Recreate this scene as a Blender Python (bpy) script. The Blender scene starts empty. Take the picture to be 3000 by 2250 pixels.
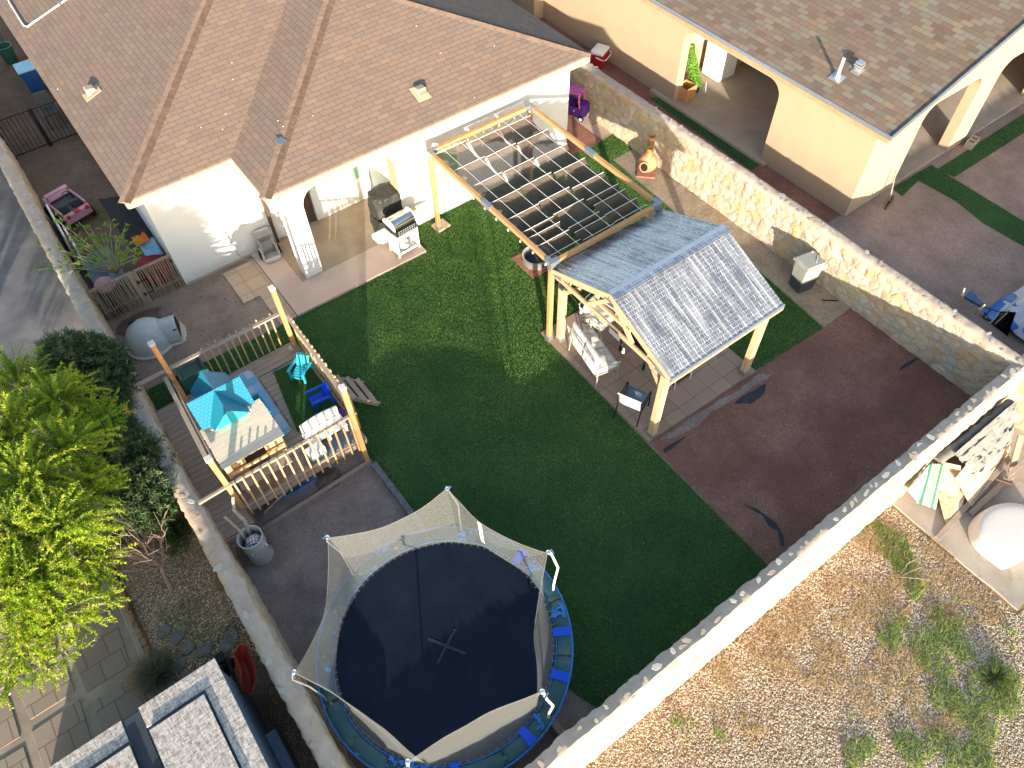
import bpy, bmesh, math, random
import numpy as np
from mathutils import Vector, Matrix, noise
random.seed(7); rng = np.random.default_rng(7)
PI = math.pi; R = math.radians
SC = bpy.context.scene; COL = SC.collection

# ---------------------------------------------------------------- camera
CAMH = 13.5; FOC = 2211.35
def rot3(a, ax): return np.array(Matrix.Rotation(a, 3, ax))
CR = rot3(-0.613541910, 'Z') @ rot3(0.632898694, 'X') @ rot3(-0.0291531694, 'Z')
cam = bpy.data.cameras.new('camera'); camo = bpy.data.objects.new('camera', cam); COL.objects.link(camo)
camo.matrix_world = Matrix.Translation((0, 0, CAMH)) @ Matrix(CR.tolist()).to_4x4()
cam.sensor_width = 36; cam.lens = FOC / 3000 * 36; cam.clip_start = .1; cam.clip_end = 600
SC.camera = camo
def at(px, py, z=0.0):
    """survey: metric point at height z that was sighted at photo pixel px,py"""
    d = CR @ np.array([(px - 1500) / FOC, -(py - 1125) / FOC, -1.0]); t = (z - CAMH) / d[2]
    return Vector((d[0] * t, d[1] * t, z))

# ---------------------------------------------------------------- light
SUN_EL = 10.2; SX, SY = -.487, -.873            # horizontal direction towards the sun
w = bpy.data.worlds.new('World'); SC.world = w; w.use_nodes = True
nt = w.node_tree; bg = nt.nodes['Background']; sky = nt.nodes.new('ShaderNodeTexSky')
sky.sky_type = 'NISHITA'; sky.sun_disc = False; sky.sun_elevation = R(SUN_EL)
sky.sun_rotation = math.atan2(SX, SY) % (2 * PI); sky.air_density = 1.0; sky.dust_density = 1.2; sky.ozone_density = 1.0
nt.links.new(sky.outputs[0], bg.inputs[0]); bg.inputs[1].default_value = 0.15
sl = bpy.data.lights.new('sun', 'SUN'); sl.energy = 4.2; sl.angle = R(.55); sl.color = (1, .88, .73)
so = bpy.data.objects.new('sun', sl); COL.objects.link(so)
so.rotation_euler = Vector((SX * math.cos(R(SUN_EL)), SY * math.cos(R(SUN_EL)), math.sin(R(SUN_EL)))).to_track_quat('Z', 'Y').to_euler()
vs = SC.view_settings; vs.view_transform = 'Standard'; vs.look = 'None'; vs.gamma = 1; vs.exposure = 1.74
SC.render.engine = 'CYCLES'

# ---------------------------------------------------------------- materials
def N(nt, t, loc=None, **kw):
    n = nt.nodes.new('ShaderNode' + t)
    for k, v in kw.items():
        if k.startswith('i_'): n.inputs[k[2:].replace('_', ' ')].default_value = v
        else: setattr(n, k, v)
    return n
def c4(c): return (c[0], c[1], c[2], 1)
def hx(h, m=1.0):
    h = h.lstrip('#'); v = [int(h[i:i + 2], 16) / 255 for i in (0, 2, 4)]
    return tuple((x / 12.92 if x <= .04045 else ((x + .055) / 1.055) ** 2.4) * m for x in v)
class M:
    """small wrapper building one node material"""
    def __init__(s, name, rough=.8, metal=0, spec=.3):
        s.m = bpy.data.materials.new(name); s.m.use_nodes = True; s.nt = s.m.node_tree
        s.b = s.nt.nodes['Principled BSDF']; s.b.inputs['Roughness'].default_value = rough
        s.b.inputs['Metallic'].default_value = metal; s.b.inputs['Specular IOR Level'].default_value = spec
        s.tc = s.nt.nodes.new('ShaderNodeTexCoord'); s.co = s.tc.outputs['Object']
    def link(s, a, b): s.nt.links.new(a, b)
    def uv(s): s.co = s.tc.outputs['UV']; return s
    def mapping(s, scale=(1, 1, 1), rot=(0, 0, 0), src=None):
        n = N(s.nt, 'Mapping'); n.inputs['Scale'].default_value = scale; n.inputs['Rotation'].default_value = rot
        s.link(src or s.co, n.inputs[0]); return n.outputs[0]
    def noise(s, scale, detail=4, rough=.6, co=None, out=0, dist=0):
        n = N(s.nt, 'TexNoise'); n.inputs['Scale'].default_value = scale; n.inputs['Detail'].default_value = detail
        n.inputs['Roughness'].default_value = rough; n.inputs['Distortion'].default_value = dist
        s.link(co or s.co, n.inputs['Vector']); return n.outputs[out]
    def voro(s, scale, feature='F1', co=None, out='Color', rnd=1):
        n = N(s.nt, 'TexVoronoi', feature=feature); n.inputs['Scale'].default_value = scale
        n.inputs['Randomness'].default_value = rnd
        s.link(co or s.co, n.inputs['Vector']); return n.outputs[out]
    def ramp(s, fac, stops, interp='LINEAR'):
        n = N(s.nt, 'ValToRGB'); cr = n.color_ramp; cr.interpolation = interp
        while len(cr.elements) < len(stops): cr.elements.new(.5)
        for e, (p, c) in zip(cr.elements, stops): e.position = p; e.color = c4(c) if len(c) == 3 else c
        s.link(fac, n.inputs[0]); return n.outputs[0]
    def mix(s, fac, a, b, mode='MIX'):
        n = N(s.nt, 'Mix', data_type='RGBA', blend_type=mode)
        for i, v in ((0, fac), (6, a), (7, b)):
            if isinstance(v, (int, float)): n.inputs[i].default_value = v
            elif isinstance(v, tuple): n.inputs[i].default_value = c4(v)
            else: s.link(v, n.inputs[i])
        return n.outputs[2]
    def math(s, op, a, b=0.0, clamp=False):
        n = N(s.nt, 'Math', operation=op, use_clamp=clamp)
        for i, v in ((0, a), (1, b)):
            if isinstance(v, (int, float)): n.inputs[i].default_value = v
            else: s.link(v, n.inputs[i])
        return n.outputs[0]
    def col(s, c):
        if isinstance(c, tuple): s.b.inputs['Base Color'].default_value = c4(c)
        else: s.link(c, s.b.inputs['Base Color'])
        return s
    def bump(s, h, strength=.4, dist=.02):
        n = N(s.nt, 'Bump'); n.inputs['Strength'].default_value = strength; n.inputs['Distance'].default_value = dist
        s.link(h, n.inputs['Height']); s.link(n.outputs[0], s.b.inputs['Normal']); return s
def bw(r): return (r, r, r)

def plain(name, c, rough=.6, metal=0, var=.12, vs=6, bump=.0, bs=60, spec=.3):
    m = M(name, rough, metal, spec)
    n = m.noise(vs, 5); d = tuple(x * (1 - var * 1.6) for x in c); l = tuple(min(1, x * (1 + var)) for x in c)
    m.col(m.ramp(n, [(.3, d), (.7, l)]))
    if bump: m.bump(m.noise(bs, 3), bump, .01)
    return m.m
def wood(name, c1, c2, axis=0, rough=.7, grain=1.0, grey=None):
    m = M(name, rough); sc = [34, 34, 34]; sc[axis] = 2.2
    co = m.mapping(tuple(x * grain for x in sc)); n = m.noise(1, 6, .65, co, dist=.6)
    c = m.ramp(n, [(.3, c1), (.62, c2), (.75, tuple(x * .8 for x in c1))])
    if grey: c = m.mix(m.ramp(m.noise(2.3, 4), [(.4, bw(0)), (.65, bw(1))]), c, grey)
    m.col(c).bump(n, .25, .004); return m.m
MT = {}
def build_materials():
    # stucco
    for nm, c in (('white_stucco', (.74, .73, .70)), ('tan_stucco', (.43, .32, .215)), ('neighbor_soffit', (.5, .36, .22))):
        m = M(nm, .9, spec=.1); n = m.noise(1.6, 5); big = m.ramp(n, [(.3, tuple(x * .93 for x in c)), (.7, c)])
        z = N(m.nt, 'SeparateXYZ'); m.link(m.co, z.inputs[0])
        dirt = m.ramp(m.math('ADD', z.outputs[2], m.math('MULTIPLY', m.noise(4, 5), .5)), [(.2, bw(1)), (.62, bw(0))])
        m.col(m.mix(m.math('MULTIPLY', dirt, .45), big, tuple(x * .55 for x in (.62, .52, .42)))); m.bump(m.noise(90, 4, .7), .35, .006); MT[nm] = m.m
    # shingles, UV in metres: u along the eave, v up the slope
    def shingle(nm, cols, w_, h_, gap):
        m = M(nm, .95, spec=.1).uv(); u = m.co
        b = N(m.nt, 'TexBrick', offset=.5, squash=1.0)
        b.inputs['Color1'].default_value = (0, 0, 0, 1); b.inputs['Color2'].default_value = (1, 1, 1, 1); b.inputs['Mortar'].default_value = (.5, .5, .5, 1)
        for k, v in (('Scale', 1), ('Mortar Size', .006), ('Mortar Smooth', .1), ('Bias', 0), ('Brick Width', w_), ('Row Height', h_)): b.inputs[k].default_value = v
        m.link(m.mix(.006, u, m.noise(5, 2, co=u, out=1)), b.inputs['Vector'])
        c = m.ramp(b.outputs[0], cols, 'LINEAR')
        c = m.mix(m.math('MULTIPLY', m.ramp(m.noise(.7, 4, co=u), [(.35, bw(0)), (.7, bw(1))]), .35), c, cols[0][1])
        c = m.mix(m.math('MULTIPLY', m.noise(170, 2, co=u), .35), c, (.04, .035, .03))
        c = m.mix(m.math('MULTIPLY', b.outputs[1], gap), c, (.045, .035, .03))
        m.col(c)
        # each course overlaps the one below: sawtooth height along v
        sp = N(m.nt, 'SeparateXYZ'); m.link(u, sp.inputs[0])
        saw = m.math('FRACT', m.math('DIVIDE', sp.outputs[1], h_))
        hgt = m.math('SUBTRACT', m.math('MULTIPLY', b.outputs[0], .25), m.math('ADD', m.math('MULTIPLY', saw, .8), m.math('MULTIPLY', b.outputs[1], .8)))
        m.bump(m.math('ADD', hgt, m.math('MULTIPLY', m.noise(150, 2, co=u), .25)), .55, .009); MT[nm] = m.m
    shingle('brown_shingle', [(0, (.205, .148, .118)), (.3, (.24, .17, .13)), (.55, (.255, .18, .135)), (.8, (.205, .16, .135)), (1, (.275, .195, .14))], .30, .135, .6)
    shingle('tan_shingle', [(0, (.15, .108, .08)), (.25, (.225, .17, .125)), (.5, (.175, .128, .096)), (.72, (.26, .20, .14)), (.86, (.22, .215, .175)), (1, (.145, .11, .088))], .30, .145, .3)
    # rubble stone
    def stone(nm, scale, mort, tint):
        m = M(nm, .9, spec=.15)
        wv = m.mix(.10, m.co, m.noise(3, 3, out=1)); co = m.mapping((scale, scale, scale * 1.25), src=wv)
        cell = m.voro(1, co=co); e = m.voro(1, 'DISTANCE_TO_EDGE', co=co, out='Distance')
        sp = N(m.nt, 'SeparateColor'); m.link(cell, sp.inputs[0])
        c = m.ramp(sp.outputs[0], tint); c = m.mix(m.math('MULTIPLY', m.noise(14, 5), .55), c, (.42, .36, .28))
        c = m.mix(m.ramp(m.math('ADD', sp.outputs[1], m.math('MULTIPLY', m.noise(9, 4), .25)), [(.88, bw(0)), (1.05, bw(.6))]), c, (.52, .30, .12))
        mk = m.ramp(m.math('ADD', e, m.math('MULTIPLY', m.noise(16, 4), .05)), [(.045, bw(1)), (.10, bw(0))])
        m.col(m.mix(mk, c, mort)); hh = m.ramp(e, [(.0, bw(0)), (.16, bw(.8)), (.4, bw(1))])
        m.bump(m.math('ADD', hh, m.math('MULTIPLY', m.noise(22, 5, .7), .45)), .5, .025); MT[nm] = m.m
    stone('rubble_stone', 4.4, (.40, .33, .26), [(0, (.33, .27, .21)), (.3, (.46, .38, .27)), (.5, (.52, .42, .26)), (.7, (.38, .35, .31)), (.88, (.54, .49, .40)), (1, (.43, .29, .20))])
    m = M('wall_mortar_cap', .95, spec=.1)
    c = m.ramp(m.noise(3, 6, .65), [(.3, (.40, .31, .245)), (.55, (.50, .40, .31)), (.75, (.56, .46, .37))])
    m.col(m.mix(m.math('MULTIPLY', m.noise(45, 4), .35), c, (.30, .24, .19))).bump(m.math('ADD', m.noise(7, 6, .7), m.math('MULTIPLY', m.noise(50, 4), .3)), .6, .03); MT['mortar'] = m.m
    m = M('cap_stone', .85, spec=.2); oi = N(m.nt, 'Attribute'); oi.attribute_name = 'rnd'
    c = m.ramp(oi.outputs['Fac'], [(0, (.42, .40, .35)), (.35, (.47, .45, .40)), (.6, (.42, .29, .21)), (.8, (.46, .38, .22)), (1, (.36, .36, .36))])
    m.col(m.mix(m.math('MULTIPLY', m.noise(30, 4), .5), c, (.40, .35, .29))).bump(m.noise(25, 4), .4, .01); MT['cap_stone'] = m.m
    # dirt kinds
    def dirt(nm, c0, c1, c2, sc=1.2, specks=.5, bump=.5):
        m = M(nm, .97, spec=.08)
        a = m.ramp(m.noise(sc, 7, .62), [(.28, c0), (.5, c1), (.72, c2)])
        a = m.mix(m.ramp(m.noise(30, 6, .8), [(.38, bw(.75)), (.6, bw(0))]), a, tuple(x * .5 for x in c1)); a = m.mix(m.ramp(m.noise(5.5, 6, .7, dist=1.2), [(.5, bw(0)), (.7, bw(.35))]), a, tuple(x * .6 for x in c0))
        v = m.voro(26, out='Distance'); r = m.voro(26)
        sp = N(m.nt, 'SeparateColor'); m.link(r, sp.inputs[0])
        peb = m.math('MULTIPLY', m.math('LESS_THAN', v, .22), m.math('GREATER_THAN', sp.outputs[0], 1 - specks * .25))
        a = m.mix(m.math('MULTIPLY', peb, .6), a, m.ramp(sp.outputs[1], [(0, tuple(x * .4 for x in c1)), (.5, tuple(min(1, x * 1.7) for x in c2)), (1, (.5, .46, .42))]))
        m.col(a).bump(m.math('ADD', m.math('ADD', m.noise(4, 6, .7), m.math('MULTIPLY', m.noise(40, 5, .7), .35)), m.math('MULTIPLY', peb, .3)), bump, .03); MT[nm] = m.m
    dirt('yard_dirt', (.20, .145, .115), (.31, .235, .19), (.42, .325, .26), 1.1)
    dirt('brown_dirt', (.17, .137, .12), (.27, .218, .193), (.38, .305, .265), 1.3, .9)
    dirt('red_dirt', (.165, .083, .062), (.255, .13, .098), (.36, .195, .145), .9, .5, .6)
    dirt('neighbor_dirt', (.22, .17, .145), (.34, .265, .225), (.45, .35, .29), .9, .9)
    dirt('grit_dirt', (.26, .20, .14), (.38, .30, .21), (.46, .37, .27), 2, 1, .8)
    dirt('gravel_bed', (.20, .125, .065), (.33, .22, .12), (.43, .31, .19), 2, 2, .8)
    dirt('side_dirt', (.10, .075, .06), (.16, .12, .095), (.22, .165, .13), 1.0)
    # turf base and blades
    m = M('turf_base', .95, spec=.05)
    c = m.ramp(m.noise(.9, 5), [(.3, (.026, .075, .032)), (.7, (.038, .105, .042))]); m.col(c).bump(m.noise(120, 3), .5, .01); MT['turf_base'] = m.m
    m = M('turf_blades', .65, spec=.15); oi = N(m.nt, 'Attribute'); oi.attribute_name = 'rnd'
    c = m.ramp(oi.outputs['Fac'], [(0, (.03, .09, .034)), (.4, (.085, .19, .045)), (.75, (.22, .36, .07)), (1, (.46, .50, .18))])
    m.col(m.mix(m.ramp(m.noise(.8, 4), [(.35, bw(0)), (.7, bw(.35))]), c, (.03, .10, .045))); MT['turf_blade'] = m.m
    tl = N(m.nt, 'BsdfTranslucent'); tl.inputs[0].default_value = (.22, .40, .06, 1); mx = N(m.nt, 'MixShader'); mx.inputs[0].default_value = .35; out = m.nt.nodes['Material Output']; m.link(m.b.outputs[0], mx.inputs[1]); m.link(tl.outputs[0], mx.inputs[2]); m.link(mx.outputs[0], out.inputs[0])
    # concrete
    def conc(nm, c0, c1, c2, st=.5):
        m = M(nm, .85, spec=.2); a = m.ramp(m.noise(1.1, 7, .6), [(.3, c0), (.52, c1), (.75, c2)])
        a = m.mix(m.math('MULTIPLY', m.ramp(m.noise(3.2, 6, .7, dist=1), [(.55, bw(0)), (.72, bw(1))]), st), a, tuple(x * .6 for x in c0))
        a = m.mix(m.math('MULTIPLY', m.noise(90, 3), .25), a, c0); m.col(a).bump(m.noise(60, 4), .2, .004); MT[nm] = m.m
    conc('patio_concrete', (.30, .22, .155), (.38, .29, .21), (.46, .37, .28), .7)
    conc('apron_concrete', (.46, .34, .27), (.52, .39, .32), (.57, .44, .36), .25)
    conc('grey_concrete', (.34, .28, .215), (.42, .35, .275), (.48, .41, .33), .3)
    conc('alley_concrete', (.10, .10, .105), (.15, .145, .145), (.26, .24, .225), .4)
    conc('plot_concrete', (.30, .25, .20), (.42, .36, .29), (.50, .43, .35), .6)
    conc('stamped_concrete', (.22, .18, .135), (.31, .26, .195), (.40, .34, .265), .6)
    conc('paver_tan', (.42, .31, .225), (.50, .375, .28), (.56, .43, .33), .25)
    # paver grid in object space
    def grid(nm, cs, w_, h_, mort, off=0, rough=.9, stain=None, msz=.006):
        m = M(nm, rough, spec=.15); b = N(m.nt, 'TexBrick', offset=off); b.inputs['Color1'].default_value = (0, 0, 0, 1); b.inputs['Color2'].default_value = (1, 1, 1, 1)
        for k, v in (('Scale', 1), ('Mortar Size', msz), ('Mortar Smooth', .2), ('Brick Width', w_), ('Row Height', h_)): b.inputs[k].default_value = v
        m.link(m.co, b.inputs['Vector']); c = m.ramp(b.outputs[0], [(0, cs[0]), (1, cs[1])])
        c = m.mix(m.math('MULTIPLY', m.noise(5, 6), .4), c, tuple(x * .72 for x in cs[0]))
        if stain: c = m.mix(m.math('MULTIPLY', m.ramp(m.noise(1.5, 7, .75), [(.56, bw(0)), (.72, bw(1))]), stain[1]), c, stain[0])
        c = m.mix(b.outputs[1], c, mort); m.col(c)
        m.bump(m.math('SUBTRACT', m.math('MULTIPLY', m.noise(50, 3), .3), b.outputs[1]), .5, .008); MT[nm] = m.m
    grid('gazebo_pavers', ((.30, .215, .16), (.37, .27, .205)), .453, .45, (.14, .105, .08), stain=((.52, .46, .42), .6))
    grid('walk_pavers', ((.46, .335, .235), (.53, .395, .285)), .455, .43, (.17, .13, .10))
    grid('brick_pavers', ((.32, .13, .09), (.40, .19, .135)), .21, .105, (.15, .08, .06), .5)
    # woods
    MT['post_wood'] = wood('post_wood', (.40, .19, .075), (.54, .29, .125), 2)
    MT['beam_wood_x'] = wood('beam_wood_x', (.42, .20, .085), (.56, .29, .125), 0)
    MT['beam_wood_y'] = wood('beam_wood_y', (.42, .20, .085), (.56, .29, .125), 1)
    MT['gazebo_wood'] = wood('gazebo_wood', (.42, .27, .15), (.56, .38, .225), 2, grain=.8)
    MT['gazebo_beam'] = wood('gazebo_beam', (.40, .26, .15), (.52, .355, .22), 0, grain=.8)
    MT['old_wood_x'] = wood('old_wood_x', (.22, .165, .12), (.36, .285, .225), 0, .9)
    MT['old_wood_y'] = wood('old_wood_y', (.25, .19, .14), (.38, .30, .235), 1, .9)
    MT['old_wood_z'] = wood('old_wood_z', (.36, .22, .12), (.50, .33, .19), 2, .9)
    MT['stick_wood'] = wood('stick_wood', (.17, .125, .085), (.34, .27, .195), 2, .95)
    MT['new_plank'] = wood('new_plank', (.62, .50, .36), (.74, .62, .47), 0, .8)
    MT['cabinet_wood'] = wood('cabinet_wood', (.50, .32, .15), (.62, .42, .22), 2, .8)
    MT['log_wood'] = plain('log_wood', (.34, .22, .12), .9, var=.3)
    grid('slab_square', ((.24, .195, .15), (.30, .25, .195)), .39, .40, (.16, .13, .10), .5, msz=.012); MT['flag'] = plain('flag', (.21, .195, .18), .9, var=.25, vs=8, bump=.4); MT['twig'] = plain('twig', (.38, .26, .20), .9, var=.2)
    MT['bark'] = plain('bark', (.26, .19, .14), .95, var=.3, vs=14)
    MT['pale_bark'] = plain('pale_bark', (.40, .31, .24), .95, var=.25, vs=14)
    MT['driftwood'] = plain('driftwood', (.36, .31, .25), .95, var=.3, vs=12)
    # osb
    m = M('osb_weathered', .9, spec=.1); co = m.mapping((52, 14, 20), (0, 0, .5)); v = m.voro(1, co=co)
    sp = N(m.nt, 'SeparateColor'); m.link(v, sp.inputs[0])
    co2 = m.mapping((16, 58, 20), (0, 0, -.4)); v2 = m.voro(1, co=co2); sp2 = N(m.nt, 'SeparateColor'); m.link(v2, sp2.inputs[0])
    m.col(m.ramp(m.math('MULTIPLY', m.math('ADD', sp.outputs[0], sp2.outputs[0]), .5), [(.1, (.22, .19, .17)), (.45, (.38, .34, .31)), (.75, (.52, .47, .42)), (.95, (.64, .58, .5))]))
    m.bump(sp.outputs[1], .3, .004); MT['osb'] = m.m
    m = M('osb_fresh', .9, spec=.1); v = m.voro(1, co=m.mapping((40, 16, 40), (0, 0, .3))); sp = N(m.nt, 'SeparateColor'); m.link(v, sp.inputs[0])
    m.col(m.ramp(sp.outputs[0], [(.1, (.38, .27, .17)), (.5, (.52, .39, .25)), (.9, (.62, .48, .32))])); MT['osb_fresh'] = m.m
    # metals, plastics, fabrics
    for nm, c, ro, me in (('steel_bracket', (.30, .31, .32), .45, .6), ('galvanised', (.55, .56, .57), .4, .8), ('black_metal', (.012, .013, .016), .5, .2),
                          ('white_metal', (.75, .74, .72), .4, .1), ('chrome', (.72, .70, .66), .18, 1), ('white_plastic', (.74, .73, .71), .5, 0),
                          ('grey_plastic', (.38, .375, .36), .6, 0), ('dark_plastic', (.05, .055, .06), .5, 0), ('cream_plastic', (.60, .56, .49), .6, 0),
                          ('blue_plastic', (.006, .07, .55), .45, 0), ('cyan_plastic', (.05, .50, .62), .45, 0), ('teal_plastic', (.012, .22, .36), .5, 0),
                          ('bright_teal', (.03, .40, .50), .5, 0), ('slide_green', (.02, .085, .065), .35, 0), ('purple_plastic', (.09, .025, .22), .4, 0),
                          ('pink_plastic', (.62, .12, .38), .4, 0), ('dusty_pink', (.48, .27, .33), .5, 0), ('rubber', (.012, .012, .013), .8, 0),
                          ('red_plastic', (.42, .015, .02), .45, 0), ('red_paint', (.30, .035, .018), .55, 0), ('orange_cloth', (.75, .16, .02), .8, 0),
                          ('red_cloth', (.28, .012, .03), .7, 0), ('sky_blue_cloth', (.25, .48, .66), .8, 0), ('cushion', (.62, .59, .55), .9, 0),
                          ('frame_paint', (.42, .41, .37), .5, .3), ('sling', (.13, .19, .24), .8, 0), ('black_cover', (.035, .036, .03), .55, 0),
                          ('clay', (.48, .23, .12), .8, 0), ('bin_plastic', (.30, .31, .27), .55, 0), ('bin_base', (.045, .06, .065), .6, 0),
                          ('green_film', (.25, .47, .29), .25, 0), ('bin_blue', (.012, .06, .20), .5, 0), ('fascia_cream', (.44, .33, .235), .8, 0), ('fascia_brown', (.42, .25, .145), .7, 0),
                          ('door_brown', (.10, .06, .04), .6, 0), ('tarp_grey', (.17, .165, .15), .7, 0), ('felt', (.19, .19, .175), .95, 0), ('dark_felt', (.04, .05, .065), .95, 0),
                          ('tarp_blue', (.03, .16, .45), .5, 0), ('dusty_blue', (.10, .14, .19), .7, 0), ('bucket_grey', (.40, .43, .42), .55, 0), ('dish_white', (.46, .42, .37), .5, 0),
                          ('green_board', (.03, .16, .10), .6, 0), ('pale_board', (.34, .27, .18), .7, 0), ('bulb_glass', (.6, .58, .52), .15, 0), ('white_cloth', (.78, .77, .76), .8, 0),
                          ('shade_and_ink', (.015, .012, .01), .9, 0), ('black_tarp', (.02, .022, .025), .7, 0), ('landscape_fabric', (.03, .036, .048), .8, 0), ('bluewhite', (.40, .45, .52), .5, 0)):  # first entry: near-black painted as shade in openings, and as lettering ink
        MT[nm] = plain(nm, c, ro, me, var=.10 if me < .5 else .05, vs=5, bump=.12 if ro > .6 else .03, bs=70)
    # weathered copper-look roof panels of the gazebo, ribs along Y
    m = M('roof_panel', .32, .72, .5); co = m.mapping((7, .55, 1)); st = m.noise(1, 5, .7, co)
    b = N(m.nt, 'TexBrick', offset=.5); [b.inputs.__getitem__(k).__setattr__('default_value', v) for k, v in (('Scale', 1), ('Mortar Size', .004), ('Mortar Smooth', 0), ('Brick Width', .05), ('Row Height', .075))]
    m.link(m.mix(.02, m.co, m.noise(3, 3, out=1)), b.inputs['Vector'])
    patch = m.ramp(m.noise(2.2, 6, .8), [(.38, bw(0)), (.55, bw(1))])
    c = m.mix(m.math('MULTIPLY', m.ramp(st, [(.45, bw(0)), (.62, bw(1))]), .55), (.20, .21, .235), (.66, .65, .64))
    c = m.mix(m.math('MULTIPLY', m.math('MULTIPLY', b.outputs[1], patch), 1.0), c, (.80, .80, .80)); m.col(c)
    m.link(m.ramp(st, [(.3, bw(.26)), (.7, bw(.6))]), m.b.inputs['Roughness']); MT['roof_panel'] = m.m
    # shade cloth: dark woven, slightly see-through
    m = M('shade_cloth', .9, spec=.05); c = m.ramp(m.noise(1, 5, .7, m.mapping((60, 3, 3))), [(.3, (.075, .056, .044)), (.7, (.135, .102, .078))]); m.col(c)
    tr = N(m.nt, 'BsdfTransparent'); mx = N(m.nt, 'MixShader'); out = m.nt.nodes['Material Output']; mx.inputs[0].default_value = .93
    m.link(tr.outputs[0], mx.inputs[1]); m.link(m.b.outputs[0], mx.inputs[2]); m.link(mx.outputs[0], out.inputs[0]); MT['shade_cloth'] = m.m
    # trampoline net
    m = M('net_mesh', .9, spec=.05); wear = m.ramp(m.noise(9, 5, .8), [(.70, bw(0)), (.74, bw(1))])
    m.col(m.mix(wear, (.37, .385, .37), (.8, .78, .74)))
    tr = N(m.nt, 'BsdfTransparent'); tl = N(m.nt, 'BsdfTranslucent'); tl.inputs[0].default_value = (.24, .24, .22, 1); m1 = N(m.nt, 'MixShader'); m1.inputs[0].default_value = .35
    mx = N(m.nt, 'MixShader'); out = m.nt.nodes['Material Output']; mx.inputs[0].default_value = .29
    m.link(m.b.outputs[0], m1.inputs[1]); m.link(tl.outputs[0], m1.inputs[2]); m.link(tr.outputs[0], mx.inputs[1]); m.link(m1.outputs[0], mx.inputs[2]); m.link(mx.outputs[0], out.inputs[0]); MT['net'] = m.m
    m = M('tramp_mat', .85, spec=.12); c = m.ramp(m.noise(1.5, 6, .7), [(.3, (.004, .009, .020)), (.75, (.011, .018, .032))])
    m.col(m.mix(m.ramp(m.noise(60, 2), [(.72, bw(0)), (.78, bw(.25))]), c, (.3, .3, .3))).bump(m.noise(300, 1), .1, .002); MT['tramp_mat'] = m.m
    m = M('pad_vinyl', .45, spec=.4); m.col(m.mix(m.ramp(m.noise(1.5, 4, .6), [(.60, bw(0)), (.62, bw(1))]), m.ramp(m.noise(2.4, 5, .7), [(.35, (.015, .055, .065)), (.7, (.03, .09, .10))]), (.05, .22, .50))).bump(m.noise(12, 4), .3, .02); MT['pad'] = m.m
    # plaid cloth
    m = M('plaid', .9); ck = N(m.nt, 'TexBrick', offset=0); [ck.inputs.__getitem__(k).__setattr__('default_value', v) for k, v in (('Scale', 1), ('Mortar Size', .006), ('Mortar Smooth', .3), ('Brick Width', .055), ('Row Height', .055))]
    m.link(m.mapping((1, 1, 1), (0, 0, .3)), ck.inputs['Vector']); m.col(m.mix(ck.outputs[1], (.55, .52, .55), (.03, .05, .16))); MT['plaid'] = m.m
    # play mat: pale blue squares with printed marks
    m = M('play_mat', .7); b = N(m.nt, 'TexBrick', offset=.5); b.inputs['Color1'].default_value = (0, 0, 0, 1); b.inputs['Color2'].default_value = (1, 1, 1, 1)
    for k, v in (('Scale', 1), ('Mortar Size', .0), ('Brick Width', .30), ('Row Height', .20)): b.inputs[k].default_value = v
    m.link(m.mix(.006, m.co, m.noise(8, 3, out=1)), b.inputs['Vector']); m.col(m.mix(m.math('MULTIPLY', m.noise(6, 5), .4), m.ramp(b.outputs[0], [(0, (.10, .37, .58)), (.35, (.30, .46, .62)), (.6, (.46, .50, .58)), (.8, (.20, .42, .60))], 'CONSTANT'), (.42, .46, .5))); MT['play_mat'] = m.m
    # playhouse roof shingles moulded in teal plastic
    m = M('moulded_roof', .45, spec=.4).uv(); b = N(m.nt, 'TexBrick', offset=.5)
    for k, v in (('Scale', 1), ('Mortar Size', .007), ('Mortar Smooth', .1), ('Brick Width', .085), ('Row Height', .062)): b.inputs[k].default_value = v
    m.link(m.co, b.inputs['Vector']); m.col(m.mix(m.math('MULTIPLY', b.outputs[1], .6), (.014, .20, .30), (.006, .10, .17))); m.bump(m.math('SUBTRACT', 1.0, b.outputs[1]), .5, .012); MT['moulded_roof'] = m.m
    # leaves
    for nm, a, bb, cc in (('lime_leaf', (.13, .24, .012), (.25, .38, .02), (.42, .46, .04)), ('oleander_leaf', (.022, .055, .022), (.045, .095, .035), (.13, .17, .07)),
                          ('young_leaf', (.06, .16, .02), (.12, .25, .03), (.24, .32, .04)), ('shrub_leaf', (.05, .10, .03), (.09, .15, .04), (.20, .22, .07)), ('weed_leaf', (.12, .22, .04), (.22, .34, .07), (.44, .44, .18)),
                          ('dry_grass', (.34, .20, .08), (.48, .36, .17), (.62, .52, .30)), ('artificial_leaf', (.10, .28, .03), (.18, .40, .05), (.32, .5, .1)), ('sage_leaf', (.13, .16, .10), (.20, .23, .15), (.3, .32, .22))):
        m = M(nm, .55, spec=.25); oi = N(m.nt, 'Attribute'); oi.attribute_name = 'rnd'
        c = m.ramp(oi.outputs['Fac'], [(0, a), (.55, bb), (1, cc)]); m.col(c)
        tl = N(m.nt, 'BsdfTranslucent'); m.link(c, tl.inputs[0]); mx = N(m.nt, 'MixShader'); mx.inputs[0].default_value = .38 if nm != 'oleander_leaf' else .15
        out = m.nt.nodes['Material Output']; m.link(m.b.outputs[0], mx.inputs[1]); m.link(tl.outputs[0], mx.inputs[2]); m.link(mx.outputs[0], out.inputs[0]); MT[nm] = m.m
    m = M('soil_grit', .95, spec=.1); oi = N(m.nt, 'Attribute'); oi.attribute_name = 'rnd'
    m.col(m.ramp(oi.outputs['Fac'], [(0, (.06, .045, .04)), (.5, (.16, .11, .09)), (.93, (.22, .16, .13)), (1, (.45, .40, .36))])); MT['soil_grit'] = m.m
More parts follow.
